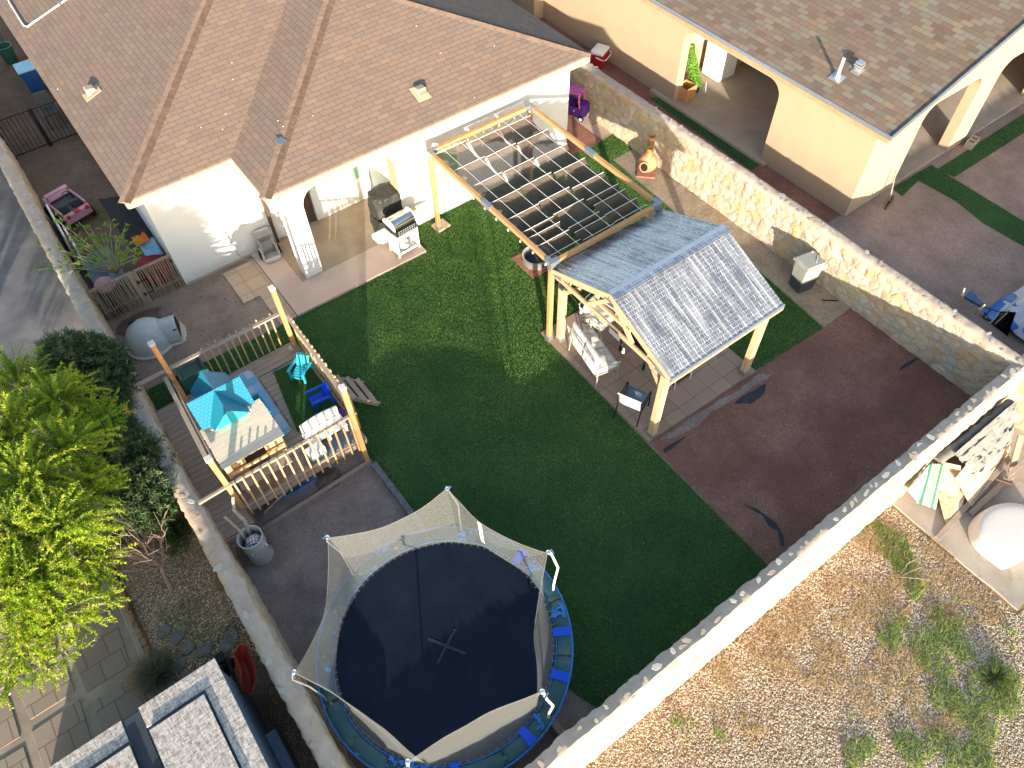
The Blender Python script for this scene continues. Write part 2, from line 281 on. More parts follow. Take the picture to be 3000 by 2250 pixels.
    m = M('pebbles', .85, spec=.2); oi = N(m.nt, 'Attribute'); oi.attribute_name = 'rnd'
    m.col(m.ramp(oi.outputs['Fac'], [(0, (.30, .17, .08)), (.3, (.50, .36, .22)), (.6, (.66, .53, .39)), (.85, (.78, .69, .56)), (1, (.46, .25, .11))])); MT['pebble'] = m.m
build_materials()

# ---------------------------------------------------------------- mesh helpers
class MB:
    def __init__(s): s.v = []; s.f = []; s.mi = []; s.uv = None; s.cur = 0
    def add(s, vs, fs):
        o = len(s.v); s.v += [tuple(p) for p in vs]; s.f += [tuple(i + o for i in f) for f in fs]; s.mi += [s.cur] * len(fs); return s
    def box(s, c, d, rz=0, m=None):
        cx, cy, cz = c; hx_, hy, hz = d[0] / 2, d[1] / 2, d[2] / 2
        P = [Vector((x * hx_, y * hy, z * hz)) for z in (-1, 1) for y in (-1, 1) for x in (-1, 1)]
        Q = Matrix.Rotation(rz, 3, 'Z') if m is None else m
        return s.add([Q @ p + Vector(c) for p in P], [(0, 2, 3, 1), (4, 5, 7, 6), (0, 1, 5, 4), (2, 6, 7, 3), (0, 4, 6, 2), (1, 3, 7, 5)])
    def bx(s, x0, x1, y0, y1, z0, z1): return s.box(((x0 + x1) / 2, (y0 + y1) / 2, (z0 + z1) / 2), (abs(x1 - x0), abs(y1 - y0), abs(z1 - z0)))
    def bar(s, a, b, w_, h_, up=(0, 0, 1)):
        a = Vector(a); b = Vector(b); d = b - a; L = d.length; d.normalize(); up = Vector(up)
        if abs(d.dot(up)) > .98: up = Vector((0, 1, 0))
        x = d.cross(up).normalized(); z = x.cross(d).normalized(); Q = Matrix((x, d, z)).transposed()
        return s.box((a + b) / 2, (w_, L, h_), m=Q)
    def tube(s, pts, r, n=8, cap=True):
        pts = [Vector(p) for p in pts]; k = len(pts); rr = r if isinstance(r, (list, tuple)) else [r] * k; V = []; prev = None
        for i, p in enumerate(pts):
            d = (pts[min(i + 1, k - 1)] - pts[max(i - 1, 0)]).normalized()
            if prev is None: a = d.orthogonal().normalized()
            else: a = (prev - d * prev.dot(d)).normalized()
            prev = a; b = d.cross(a)
            V += [p + (a * math.cos(2 * PI * j / n) + b * math.sin(2 * PI * j / n)) * rr[i] for j in range(n)]
        F = [(i * n + j, i * n + (j + 1) % n, (i + 1) * n + (j + 1) % n, (i + 1) * n + j) for i in range(k - 1) for j in range(n)]
        if cap: F += [tuple(range(n - 1, -1, -1)), tuple(range((k - 1) * n, k * n))]
        return s.add(V, F)
    def lathe(s, prof, n=24, c=(0, 0, 0), sx=1, sy=1, q=None):
        V = []; k = len(prof)
        for (r, z) in prof: V += [Vector((r * math.cos(2 * PI * j / n) * sx, r * math.sin(2 * PI * j / n) * sy, z)) for j in range(n)]
        if q is not None: V = [q @ p for p in V]
        V = [p + Vector(c) for p in V]
        F = [(i * n + j, i * n + (j + 1) % n, (i + 1) * n + (j + 1) % n, (i + 1) * n + j) for i in range(k - 1) for j in range(n)]
        F += [tuple(range(n - 1, -1, -1)), tuple(range((k - 1) * n, k * n))]
        return s.add(V, F)
    def prism(s, poly, z0, z1):
        n = len(poly); V = [(x, y, z0) for x, y in poly] + [(x, y, z1) for x, y in poly]
        return s.add(V, [tuple(range(n - 1, -1, -1)), tuple(range(n, 2 * n))] + [(i, (i + 1) % n, n + (i + 1) % n, n + i) for i in range(n)])
    def extr(s, pts, off):
        """polygon of 3d points extruded by vector off"""
        n = len(pts); pts = [Vector(p) for p in pts]; off = Vector(off)
        return s.add(pts + [p + off for p in pts], [tuple(range(n - 1, -1, -1)), tuple(range(n, 2 * n))] + [(i, (i + 1) % n, n + (i + 1) % n, n + i) for i in range(n)])
    def sheet(s, fn, nu, nv):
        V = [fn(i / nu, j / nv) for j in range(nv + 1) for i in range(nu + 1)]
        return s.add(V, [(j * (nu + 1) + i, j * (nu + 1) + i + 1, (j + 1) * (nu + 1) + i + 1, (j + 1) * (nu + 1) + i) for j in range(nv) for i in range(nu)])
    def build(s, name, mat, parent=None, smooth=False, bevel=0, local=False, solid=0, sub=0, keepmesh=False):
        me = bpy.data.meshes.new(name)
        off = Vector((0, 0, 0))
        if parent is not None and not local:
            p = parent
            while p is not None: off += p.location; p = p.parent
        me.from_pydata([(x - off.x, y - off.y, z - off.z) for x, y, z in s.v], [], s.f)
        mats = mat if isinstance(mat, (list, tuple)) else [mat]
        for mm in mats: me.materials.append(MT[mm])
        if len(mats) > 1: me.polygons.foreach_set('material_index', s.mi)
        bm = bmesh.new(); bm.from_mesh(me); bmesh.ops.recalc_face_normals(bm, faces=bm.faces)
        if s.uv is not None:
            pass
        bm.to_mesh(me); bm.free()
        if smooth: me.polygons.foreach_set('use_smooth', [True] * len(me.polygons))
        me.update(); o = bpy.data.objects.new(name, me); COL.objects.link(o)
        if parent is not None: o.parent = parent
        if solid: q = o.modifiers.new('solid', 'SOLIDIFY'); q.thickness = solid; q.offset = 0
        if bevel: q = o.modifiers.new('bevel', 'BEVEL'); q.width = bevel; q.segments = 2; q.limit_method = 'ANGLE'; q.angle_limit = R(40)
        if sub: q = o.modifiers.new('sub', 'SUBSURF'); q.levels = sub; q.render_levels = sub
        if smooth and not sub:
            try: me.set_sharp_from_angle(angle=R(38))
            except Exception: pass
        return o
def tag(o, label=None, cat=None, group=None, kind=None):
    if label: o['label'] = label
    if cat: o['category'] = cat
    if group: o['group'] = group
    if kind: o['kind'] = kind
    return o
def thing(name, label, cat, loc=(0, 0, 0), rz=0, group=None):
    o = bpy.data.objects.new(name, None); COL.objects.link(o); o.location = loc; o.rotation_euler = (0, 0, rz); o.empty_display_size = .2
    return tag(o, label, cat, group)
def dup(root, loc, rz=0, label=None, group=None, scale=None):
    r = root.copy(); COL.objects.link(r); r.location = loc; r.rotation_euler = (0, 0, rz)
    if scale: r.scale = scale
    if label: r['label'] = label
    if group: r['group'] = group
    for ch in list(root.children):
        c = ch.copy(); COL.objects.link(c); c.parent = r
        for g in ch.children: d = g.copy(); COL.objects.link(d); d.parent = c
    return r
def npmesh(name, V, F, mat, parent=None, rnd=None, smooth=False, loc=None):
    """fast mesh from numpy: F is (n,k) index array"""
    me = bpy.data.meshes.new(name); n, k = F.shape
    if loc is not None: V = V - np.array(loc)
    me.vertices.add(len(V)); me.vertices.foreach_set('co', V.astype(np.float32).ravel())
    me.loops.add(n * k); me.loops.foreach_set('vertex_index', F.astype(np.int32).ravel())
    me.polygons.add(n); me.polygons.foreach_set('loop_start', np.arange(0, n * k, k, dtype=np.int32))
    me.materials.append(MT[mat]); me.update(calc_edges=True)
    if rnd is not None:
        a = me.attributes.new('rnd', 'FLOAT', 'FACE'); a.data.foreach_set('value', rnd.astype(np.float32))
    if smooth: me.polygons.foreach_set('use_smooth', [True] * n)
    o = bpy.data.objects.new(name, me); COL.objects.link(o)
    if parent is not None: o.parent = parent
    return o
def leaves(P, D, L, W, upn=None, fold=.0):
    """diamond leaves: base P, direction D (unit), length L, width W -> V,F (quads)"""
    n = len(P); Z = rng.normal(size=(n, 3)); S = np.cross(D, Z); S /= np.linalg.norm(S, axis=1)[:, None] + 1e-9
    L = np.broadcast_to(L, n)[:, None]; W = np.broadcast_to(W, n)[:, None]
    nrm = np.cross(D, S); a = P; b = P + D * L * .45 + S * W * .5 + nrm * W * fold; c = P + D * L; d = P + D * L * .45 - S * W * .5 + nrm * W * fold
    V = np.stack([a, b, c, d], 1).reshape(-1, 3); F = np.arange(4 * n).reshape(n, 4); return V, F
def poly_in(P, poly):
    x, y = P[:, 0], P[:, 1]; ins = np.zeros(len(P), bool); n = len(poly)
    for i in range(n):
        x1, y1 = poly[i][:2]; x2, y2 = poly[(i + 1) % n][:2]
        c = ((y1 > y) != (y2 > y)) & (x < (x2 - x1) * (y - y1) / (y2 - y1 + 1e-12) + x1); ins ^= c
    return ins
def scatter(poly, dens):
    p = np.array([q[:2] for q in poly]); lo = p.min(0); hi = p.max(0); n = int((hi - lo).prod() * dens)
    P = lo + rng.random((n, 2)) * (hi - lo); return P[poly_in(P, p)]
def fnoise(P, s, oct=3, seed=0):
    """cheap value noise on numpy xy points, 0..1"""
    out = np.zeros(len(P)); amp = 1; tot = 0
    for o in range(oct):
        q = P[:, :2] * s * 2 ** o + 17.3 * (o + seed); i = np.floor(q); f = q - i; f = f * f * (3 - 2 * f)
        def h(a, b): v = np.sin(a * 127.1 + b * 311.7 + seed * 7.7) * 43758.5453; return v - np.floor(v)
        v = (h(i[:, 0], i[:, 1]) * (1 - f[:, 0]) + h(i[:, 0] + 1, i[:, 1]) * f[:, 0]) * (1 - f[:, 1]) + (h(i[:, 0], i[:, 1] + 1) * (1 - f[:, 0]) + h(i[:, 0] + 1, i[:, 1] + 1) * f[:, 0]) * f[:, 1]
        out += v * amp; tot += amp; amp *= .5
    return out / tot
def struct(name, poly, z, mat, thick=0.0, wob=0.0, label=None):
    """flat ground sheet (or slab when thick) from plan polygon"""
    b = MB(); poly = [tuple(p[:2]) for p in poly]
    if wob:
        q = []
        for i in range(len(poly)):
            a = Vector(poly[i]); c = Vector(poly[(i + 1) % len(poly)]); k = max(1, int((c - a).length / .15)); nrm = (c - a).orthogonal().normalized()
            for j in range(k):
                p = a.lerp(c, j / k); q.append(tuple(p + nrm * wob * (noise.noise(Vector((p.x * 3, p.y * 3, z * 50))) + .5 * noise.noise(Vector((p.x * 11, p.y * 11, 3))))))
        poly = q
    if thick: b.prism(poly, z - thick, z)
    else: b.add([(x, y, z) for x, y in poly], [tuple(range(len(poly)))])
    o = b.build(name, mat); o['kind'] = 'structure'; return o
# ================================================================ GROUND
XY = lambda *q: [tuple(at(*p)[:2]) for p in q]
def rect(x0, x1, y0, y1): return [(x0, y0), (x1, y0), (x1, y1), (x0, y1)]
struct('ground', rect(-160, 160, -160, 160), 0, 'yard_dirt')
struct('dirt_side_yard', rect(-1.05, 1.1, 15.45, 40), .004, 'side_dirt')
struct('dirt_under_trampoline', [(-1.05, 1.3), (4.2, 1.3), (4.2, 5.2), (2.2, 6.9), (2.2, 8.3), (2.2, 11.6), (-1.05, 11.6)], .004, 'brown_dirt', wob=.03)
# lawn of artificial turf
lawn_poly = [(2.95, 1.4), (7.0, 1.4), (7.03, 5.15), (7.08, 8.9), (10.25, 8.85), (10.25, 5.1), (12.45, 5.02), (12.62, 7.3), (12.45, 9.9), (12.6, 12.65), (13.42, 12.72), (13.5, 13.57), (11.9, 13.5), (11.9, 13.74), (6.47, 13.74), (6.45, 12.74), (2.80, 12.76), (-.95, 12.88), (-.95, 11.3), (2.22, 11.3), (2.22, 6.6), (2.22, 3.4), (2.6, 2.4)]
struct('turf_lawn', lawn_poly, .012, 'turf_base')
# seams of the turf rolls read as faint ridges
def grass(name, poly, dens, mat, hmin, hmax, wid, z=.012, lean=.6, mask=None, label=None, cat='grass', parent=None):
    P = scatter(poly, dens)
    if mask is not None: P = P[mask(P)]
    n = len(P); big = .75 + .5 * fnoise(P, .9, 4, 3); hgt = hmin + (hmax - hmin) * rng.random(n); a = rng.random(n) * 2 * PI
    le = lean * rng.random(n) * hgt; tip = np.stack([P[:, 0] + np.cos(a) * le, P[:, 1] + np.sin(a) * le, z + hgt], 1)
    ww = wid * (.6 + .8 * rng.random(n)); b = a + PI / 2 + rng.normal(size=n) * .6
    p0 = np.stack([P[:, 0] - np.cos(b) * ww, P[:, 1] - np.sin(b) * ww, np.full(n, z - .002)], 1); p1 = np.stack([P[:, 0] + np.cos(b) * ww, P[:, 1] + np.sin(b) * ww, np.full(n, z - .002)], 1)
    V = np.stack([p0, p1, tip], 1).reshape(-1, 3); F = np.arange(3 * n).reshape(n, 3)
    o = npmesh(name, V, F, mat, rnd=np.clip(rng.random(n) * .7 * big + .38 * fnoise(P, 2.5), 0, 1)); o['kind'] = 'stuff'
    if label: tag(o, label, cat)
    return o
grass('turf_pile', [(x, y) for x, y in lawn_poly], 4600, 'turf_blade', .018, .048, .0052, lean=.95, label='short artificial grass of the big lawn', cat='lawn')
struct('red_dirt_bed', [(6.98, 1.3), (13.8, 1.3), (13.6, 5.06), (12.4, 5.03), (10.25, 5.07), (7.08, 5.14)], .009, 'red_dirt', wob=.035)
struct('grit_path', [(12.40, 5.0), (13.62, 5.04), (13.62, 12.72), (12.62, 12.66), (12.46, 9.9), (12.63, 7.3)], .016, 'grit_dirt', wob=.02)
struct('landscape_fabric', XY((2150, 1185), (2240, 1123), (2238, 1150), (2200, 1185), (2178, 1180)), .014, 'landscape_fabric', wob=.06)
for q in (((2636, 1075), (2690, 1046), (2684, 1058), (2650, 1080), (2632, 1088)), ((2175, 1478), (2215, 1490), (2270, 1530), (2296, 1570), (2298, 1600), (2288, 1596), (2278, 1555), (2250, 1540), (2235, 1512)), ((2165, 1085), (2290, 1025), (2300, 1020), (2180, 1094)), ((1940, 1320), (1990, 1290), (2022, 1268), (1990, 1296), (1950, 1328))):
    struct('landscape_fabric', XY(*q), .015, 'landscape_fabric', wob=.04)
struct('grit_patch', XY((1925, 1290), (2225, 1098), (2270, 1092), (2120, 1190), (1990, 1280)), .0125, 'brown_dirt', wob=.07)
# patio slabs
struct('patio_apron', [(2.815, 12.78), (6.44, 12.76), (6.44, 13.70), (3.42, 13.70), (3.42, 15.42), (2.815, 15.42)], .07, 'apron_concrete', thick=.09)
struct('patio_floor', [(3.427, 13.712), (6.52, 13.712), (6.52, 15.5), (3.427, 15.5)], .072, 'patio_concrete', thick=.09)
wp = struct('walkway_pavers', [(1.96, 13.96), (2.38, 13.96), (2.38, 12.80), (2.80, 12.80), (2.80, 15.2), (1.96, 15.2)], .035, 'walk_pavers', thick=.04)
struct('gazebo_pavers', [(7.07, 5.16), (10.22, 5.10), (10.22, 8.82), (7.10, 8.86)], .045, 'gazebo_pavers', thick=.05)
struct('brick_paving', [(11.80, 13.55), (12.95, 13.50), (12.98, 16.2), (11.80, 16.2)], .02, 'brick_pavers', thick=.03)
struct('pale_paving', [(12.99, 13.52), (13.44, 13.60), (13.44, 15.2), (13.0, 15.2)], .018, 'paver_tan', thick=.03)
struct('brick_pad', [(8.02, 10.36), (8.98, 10.36), (8.98, 11.25), (8.02, 11.25)], .04, 'brick_pavers', thick=.04)
MT['slate_wood'] = plain('slate_wood', (.13, .135, .15), .9, var=.25, vs=9, bump=.3); MT['grit_pale'] = plain('grit_pale', (.36, .30, .26), .9)
# timber and concrete edgings
def edging(name, a, b, w_, h_, mat, label, z0=0.0):
    m = MB(); a = Vector((*a, z0 + h_ / 2)); b = Vector((*b, z0 + h_ / 2)); m.bar(a, b, w_, h_); o = m.build(name, mat, bevel=.006); tag(o, label, 'edging'); return o
edging('timber_edging', at(770, 1552)[:2], at(1086, 1352)[:2], .06, .07, 'old_wood_x', 'thin pale timber strip dividing the dirt below the play deck')
edging('timber_edging', (2.20, 8.15), (2.23, 5.6), .13, .11, 'slate_wood', 'dark grey timber between the lawn and the trampoline dirt')
edging('timber_edging', at(1575, 2060)[:2] , at(1660, 2170)[:2], .12, .1, 'old_wood_y', 'weathered timber end beside the trampoline near the back wall')
# left neighbour
struct('alley_concrete', [(-1.2, 15.0), (-1.2, 40), (-6, 40), (-6, 16.2), (-3.5, 15.0)], .008, 'alley_concrete')
struct('gravel_yard', [(-1.1, 2.0), (-2.93, 5.2), (-2.93, 12.5), (-1.1, 13.5)], .006, 'gravel_bed')
struct('stamped_patio', [(-3.02, 2.0), (-3.02, 11.0), (-9, 14), (-9, 2.0)], .010, 'stamped_concrete', wob=0)
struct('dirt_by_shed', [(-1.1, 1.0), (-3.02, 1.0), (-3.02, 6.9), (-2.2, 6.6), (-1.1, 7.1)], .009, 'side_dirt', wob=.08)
struct('dirt_left_yard', rect(-30, -1.1, 12.0, 16.6), .003, 'brown_dirt')
# back neighbour
struct('gravel_plot', [(-8, 1.35), (-8, -22), (30, -22), (30, 1.35)], .006, 'gravel_bed')
struct('plot_slab', [(9.9, 1.3), (9.92, -1.46), (13.5, -1.46), (13.5, 1.3)], .05, 'plot_concrete', thick=.07, wob=.02)
# right neighbour
struct('neighbor_dirt', rect(13.6, 60, 1.2, 7.3), .005, 'neighbor_dirt')
struct('neighbor_side_dirt', rect(13.6, 15.9, 7.3, 40), .006, 'red_dirt')
struct('neighbor_side_slab', rect(15.72, 22.5, 9.9, 14.5), .085, 'grey_concrete', thick=.1)
struct('neighbor_back_slab', rect(17.6, 34, 7.22, 9.895), .08, 'grey_concrete', thick=.1)
tA = XY((2745, 497), (3000, 334), (3060, 300), (3060, 350), (3000, 390), (2795, 520)); tB = XY((2612, 552), (2728, 484), (3000, 650), (3060, 690), (3060, 765), (3000, 723), (2880, 655), (2800, 590), (2690, 530), (2642, 577))
tC = [(15.36, 10.0), (15.70, 10.0), (15.70, 14.1), (15.45, 14.3)]
for i, t in enumerate((tA, tB, tC)):
    struct('turf_strip', t, .012 + i * .001, 'turf_base')
    grass('turf_strip_pile', t, 2200, 'turf_blade', .015, .03, .004, z=.013, label=['dark artificial turf strip running along the neighbour slab', 'dark artificial turf strip crossing the neighbour dirt yard', 'narrow dark turf strip between stone wall and neighbour side slab'][i], cat='turf strip')
# turf rug bits
grass('turf_scrap', XY((262, 640), (300, 600), (330, 640), (312, 655)), 4000, 'turf_blade', .02, .03, .004, label='scrap of green turf beside the pink toy jeep', cat='turf scrap')

# pebbles as real stones
def pebbles(name, poly, dens, label, z=.008, keep=None, smin=.008, smax=.019, mat='pebble'):
    P = scatter(poly, dens)
    if keep is not None: P = P[keep(P)]
    n = len(P); base = np.array([[1, 0, .1], [.3, .9, .1], [-.8, .6, .1], [-.9, -.5, .1], [.1, -1, .1], [.05, .0, .85]])
    s = (smin + (smax - smin) * rng.random(n) ** 1.6); a = rng.random(n) * 2 * PI; e = .5 + .5 * rng.random(n); jit = rng.normal(size=(n, 6, 3)) * .13
    B = (base[None] + jit) * np.stack([np.ones(n), e, .55 + .35 * rng.random(n)], 1)[:, None, :]
    ca, sa = np.cos(a)[:, None], np.sin(a)[:, None]
    x = B[:, :, 0] * ca - B[:, :, 1] * sa; y = B[:, :, 0] * sa + B[:, :, 1] * ca
    V = np.stack([P[:, 0:1] + x * s[:, None], P[:, 1:2] + y * s[:, None], z + B[:, :, 2] * s[:, None]], 2).reshape(-1, 3)
    f = np.array([[0, 1, 5], [1, 2, 5], [2, 3, 5], [3, 4, 5], [4, 0, 5]]); F = (f[None] + 6 * np.arange(n)[:, None, None]).reshape(-1, 3)
    o = npmesh(name, V, F, mat, rnd=np.repeat(np.clip(rng.random(n), 0, 1), 5)); tag(o, label, 'gravel', kind='stuff'); return o
def notslab(P): return ~((P[:, 0] > 9.85) & (P[:, 1] > -1.5))
back_poly = [(1.6, 1.27), (9.9, 1.27), (9.9, -1.5), (13.4, -1.5), (12.0, -5.2), (5, -5.2), (1.2, -1.5)]
pebbles('gravel', back_poly, 2600, 'pale tan gravel of the weedy plot behind the stone wall', keep=notslab, smin=.008, smax=.021)
pebbles('gravel', [(-1.28, 5.9), (-2.85, 5.9), (-2.88, 12.3), (-1.28, 12.3)], 1900, 'tan gravel bed between log edging and left stone wall', keep=lambda P: fnoise(P, 1.5, 3, 9) < .66)
for nm_, pl_, d_, lb_ in (('ground_grit', [(7.2, 1.8), (13.3, 1.8), (13.3, 4.9), (7.2, 5.0)], 110, 'fine grit scattered over the red dirt bed'), ('ground_grit', [(-.8, 1.8), (2.1, 1.8), (2.1, 8.2), (-.8, 8.2)], 150, 'fine grit on the brown dirt round the trampoline'), ('ground_grit', [(-.7, 12.95), (1.95, 12.95), (1.95, 15.3), (-.7, 15.2)], 140, 'fine grit on the dirt between dog house and pavers'), ('ground_grit', [(12.7, 5.2), (13.4, 5.2), (13.4, 12.4), (12.75, 12.4)], 300, 'coarse grit on the path below the right stone wall'), ('ground_grit', [(13.9, 2.2), (21, 2.2), (21, 7.0), (13.9, 7.0)], 60, 'grit on the neighbour dirt yard')):
    pebbles(nm_, pl_, d_, lb_, z=.016, smin=.004, smax=.010, mat='soil_grit')
# weeds and dry grass in the plot
def weedmask(cs):
    def f(P):
        d = np.zeros(len(P), bool)
        for (x, y, r) in cs: d |= ((P[:, 0] - x) ** 2 + (P[:, 1] - y) ** 2) < (r * (.4 + 1.0 * fnoise(P, 2.2, 3, int(x * 7)))) ** 2
        return d
    return f
def spots(*q): return [(*at(x, y)[:2], r) for x, y, r in q]
gw = spots((2530, 1555, .30), (2580, 1570, .35), (2620, 1600, .35), (2640, 1650, .35), (2700, 1740, .3), (2790, 1800, .3), (2740, 1840, .25), (2735, 1930, .4), (2760, 1870, .3), (2900, 2000, .5), (2940, 1870, .25), (2770, 2040, .3), (2660, 2190, .3), (2530, 2230, .4), (2750, 2200, .35), (2860, 2130, .4), (2640, 1830, .2), (2110, 2155, .12), (2500, 2120, .15), (2850, 2230, .4), (2600, 1860, .25), (2960, 2060, .3), (2000, 2130, .2), (2700, 1890, .3), (2830, 1900, .25))
dw = spots((2560, 1580, .5), (2650, 1640, .6), (2700, 1700, .6), (2740, 1760, .5), (2480, 1740, .4), (2310, 1880, .6), (2400, 1950, .5), (2800, 1720, .4), (2860, 1780, .4), (2640, 1960, .5), (2720, 2080, .5), (2540, 2010, .4), (2200, 2130, .3), (2600, 1780, .5), (2350, 1800, .3), (2260, 1900, .4), (2130, 1980, .3), (2750, 1610, .3), (2900, 1790, .3), (2500, 1830, .3), (2430, 2040, .3))
grass('weeds', back_poly, 3000, 'weed_leaf', .03, .14, .005, z=.005, lean=1.3, mask=lambda P: weedmask(gw)(P) & (fnoise(P, 3.5, 3, 8) > .45), label='patches of green weeds growing through the back plot gravel', cat='weeds')
grass('dry_grass', back_poly, 2300, 'dry_grass', .02, .10, .004, z=.005, lean=1.8, mask=lambda P: weedmask(dw)(P) & (fnoise(P, 3, 3, 12) > .40), label='straw coloured dry grass tufts over the back plot gravel', cat='dry grass')
grass('dry_grass', [(-1.15, 3.2), (-2.0, 3.2), (-2.2, 6.3), (-1.2, 6.9)], 1500, 'dry_grass', .02, .07, .004, z=.009, lean=1.8, mask=lambda P: fnoise(P, 2, 3, 2) > .42, label='withered grass on the shaded strip beside the chipboard shed', cat='dry grass')
grass('weeds', [(-1.28, 5.9), (-2.85, 5.9), (-2.88, 12.3), (-1.28, 12.3)], 1500, 'weed_leaf', .02, .08, .006, z=.005, lean=1.3, mask=weedmask(spots((560, 1780, .3), (530, 1830, .3), (600, 1850, .2), (660, 1870, .25), (590, 1900, .25), (540, 1920, .3), (480, 1800, .2), (620, 1600, .15))), label='small weeds in the gravel below the left wall', cat='weeds')
for k, (px, py) in enumerate(((2080, 2060), (2170, 2080), (1965, 2190))):
    pass
# black scraps and wood chips lying about
def scraps(name, pts, mat, s, label):
    b = MB()
    for (x, y) in pts:
        p = at(x, y); a = random.random() * 3; l = s * (.6 + random.random()); b.box((p.x, p.y, .03), (l, l * .35, .012), a)
    return tag(b.build(name, mat), label, 'litter', kind='stuff')
scraps('litter', [(int(1350 + 700 * random.random()), int(1250 + 600 * random.random())) for _ in range(30)], 'white_plastic', .012, 'tiny pale scraps scattered on the shaded lawn')
scraps('litter', [(int(2050 + 650 * random.random()), int(1130 + 300 * random.random())) for _ in range(22)], 'grit_pale', .014, 'tiny pale stones scattered on the red dirt')
scraps('litter', [(int(560 + 230 * random.random()), int(850 + 150 * random.random())) for _ in range(25)], 'dark_plastic', .03, 'dark leaf bits on the dirt by the house corner')

# ================================================================ STONE WALLS
def stone_wall(name, a, b, H, wb, wt, label, capside=1.0, seed=1, shoulder=False):
    a = Vector((*a, 0)); b = Vector((*b, 0)); d = (b - a); L = d.length; d.normalize(); nx = Vector((-d.y, d.x, 0))
    hw, ht = wb / 2, wt / 2; prof = []
    zs = [i * .05 for i in range(int((H - .10) / .05))]
    for z in zs: prof.append((-(hw + (ht - hw) * z / H), z, 1))
    prof += [(-ht - .005, H - .08, 1), (-ht + .02, H - .03, 0), (-ht + .06, H - .008, 0), (-ht * .35, H, 0), (ht * .35, H, 0), (ht - .06, H - .008, 0), (ht - .02, H - .03, 0), (ht + .005, H - .08, 1)]
    for z in reversed(zs): prof.append((hw + (ht - hw) * z / H, z, 1))
    if shoulder:
        prof = [q for q in prof if q[2]]; k_ = len(zs); prof = prof[:k_] + [(-ht - .01, H - .16, 1), (-ht + .035, H - .10, 0), (-ht + .09, H - .035, 0), (-ht * .15, H + .005, 0), (ht * .3, H, 0), (ht * .7, H - .01, 0), (ht - .015, H - .035, 0), (ht + .005, H - .08, 1)] + prof[-k_:]
    nu = int(L / .055); npf = len(prof); V = []; mi = []
    for i in range(nu + 1):
        u = L * i / nu; base = a + d * u
        wav = .022 * noise.noise(Vector((u * 1.1, seed, 0))) + .012 * noise.noise(Vector((u * 5, seed, 3))); hz = .02 * noise.noise(Vector((u * .8, seed, 9))) + .012 * noise.noise(Vector((u * 4, seed, 5)))
        for (t, z, st) in prof:
            p = base + nx * t + Vector((0, 0, z)); sgn = -1 if t < 0 else 1
            if st:
                q = Vector((p.x * 3.6, p.y * 3.6, z * 4.5)); vd = noise.voronoi(q)[0]; e = min(1, (vd[1] - vd[0]) * 3.2)
                dis = .028 * e - .014 + .012 * noise.noise(q * 3); p += nx * sgn * dis
            else: p += nx * sgn * .01 * noise.noise(Vector((u * 9, t * 9, seed))); p.z += .010 * noise.noise(Vector((u * 7, t * 10, seed)))
            if not st: p.z -= .045 * abs(capside) * ((t / ht + 1) / 2 if capside > 0 else (1 - t / ht) / 2)
            p += nx * wav * (z / H); p.z += hz * (z / H); V.append(tuple(p))
    F = []; 
    for i in range(nu):
        for j in range(npf - 1): F.append((i * npf + j, i * npf + j + 1, (i + 1) * npf + j + 1, (i + 1) * npf + j)); mi.append(0 if (prof[j][2] and prof[j + 1][2]) else 1)
    F += [tuple(range(npf)), tuple(nu * npf + j for j in reversed(range(npf)))]; mi += [0, 0]
    T = thing(name, label, 'stone wall', tuple(a))
    m = MB(); m.v = V; m.f = F; m.mi = mi; m.build('masonry', ['rubble_stone', 'mortar'], T, smooth=True)
    # flat stones bedded in the mortar cap
    rr = random.Random(seed); cv = []; cf = []; cr = []; u = .2
    while u < L:
        t = rr.uniform(-ht * .62, ht * .62) if not shoulder else rr.uniform(.0, ht * .6); k = rr.choice((5, 6, 7)); r = rr.uniform(.04, .08); sx = rr.uniform(1, 1.6); an = rr.random() * PI
        c = a + d * u + nx * t + Vector((0, 0, H + .004 - (.045 * capside * (t / ht + 1) / 2 if capside > 0 else -.045 * capside * (1 - t / ht) / 2))); o = len(cv); pts = []
        for j in range(k):
            th = 2 * PI * j / k + rr.uniform(-.3, .3); x = math.cos(th) * r * sx; y = math.sin(th) * r * .8 * rr.uniform(.75, 1.15)
            pts.append(c + d * (x * math.cos(an) - y * math.sin(an)) + nx * (x * math.sin(an) + y * math.cos(an)))
        top = Vector((0, 0, rr.uniform(.001, .005)))
        cv += [tuple(p) for p in pts] + [tuple(p + top - (p - c) * .15) for p in pts]
        cf.append(tuple(range(o + k, o + 2 * k))); cr.append(rr.random())
        for j in range(k): cf.append((o + j, o + (j + 1) % k, o + k + (j + 1) % k, o + k + j)); cr.append(cr[-1 - j])
        u += rr.uniform(.09, .42)
    m = MB(); m.v = cv; m.f = cf; m.mi = [0] * len(cf); o = m.build('cap_stones', 'cap_stone', T)
    at_ = o.data.attributes.new('rnd', 'FLOAT', 'FACE'); at_.data.foreach_set('value', cr)
    return T
stone_wall('stone_wall', (-1.09, 2.0), (-1.09, 34), 1.42, .36, .30, 'long stone wall with grey mortar cap on the left side of the yard', capside=-.6, seed=3)
stone_wall('stone_wall', (-1.3, 1.45), (32, 1.45), 1.40, .46, .34, 'stone wall along the near end of the yard before the gravel plot', seed=11, shoulder=True)
stone_wall('stone_wall', (13.62, -4), (13.62, 34), 1.40, .42, .30, 'tall rubble stone wall between the lawn and the tan neighbour house', capside=.3, seed=23)

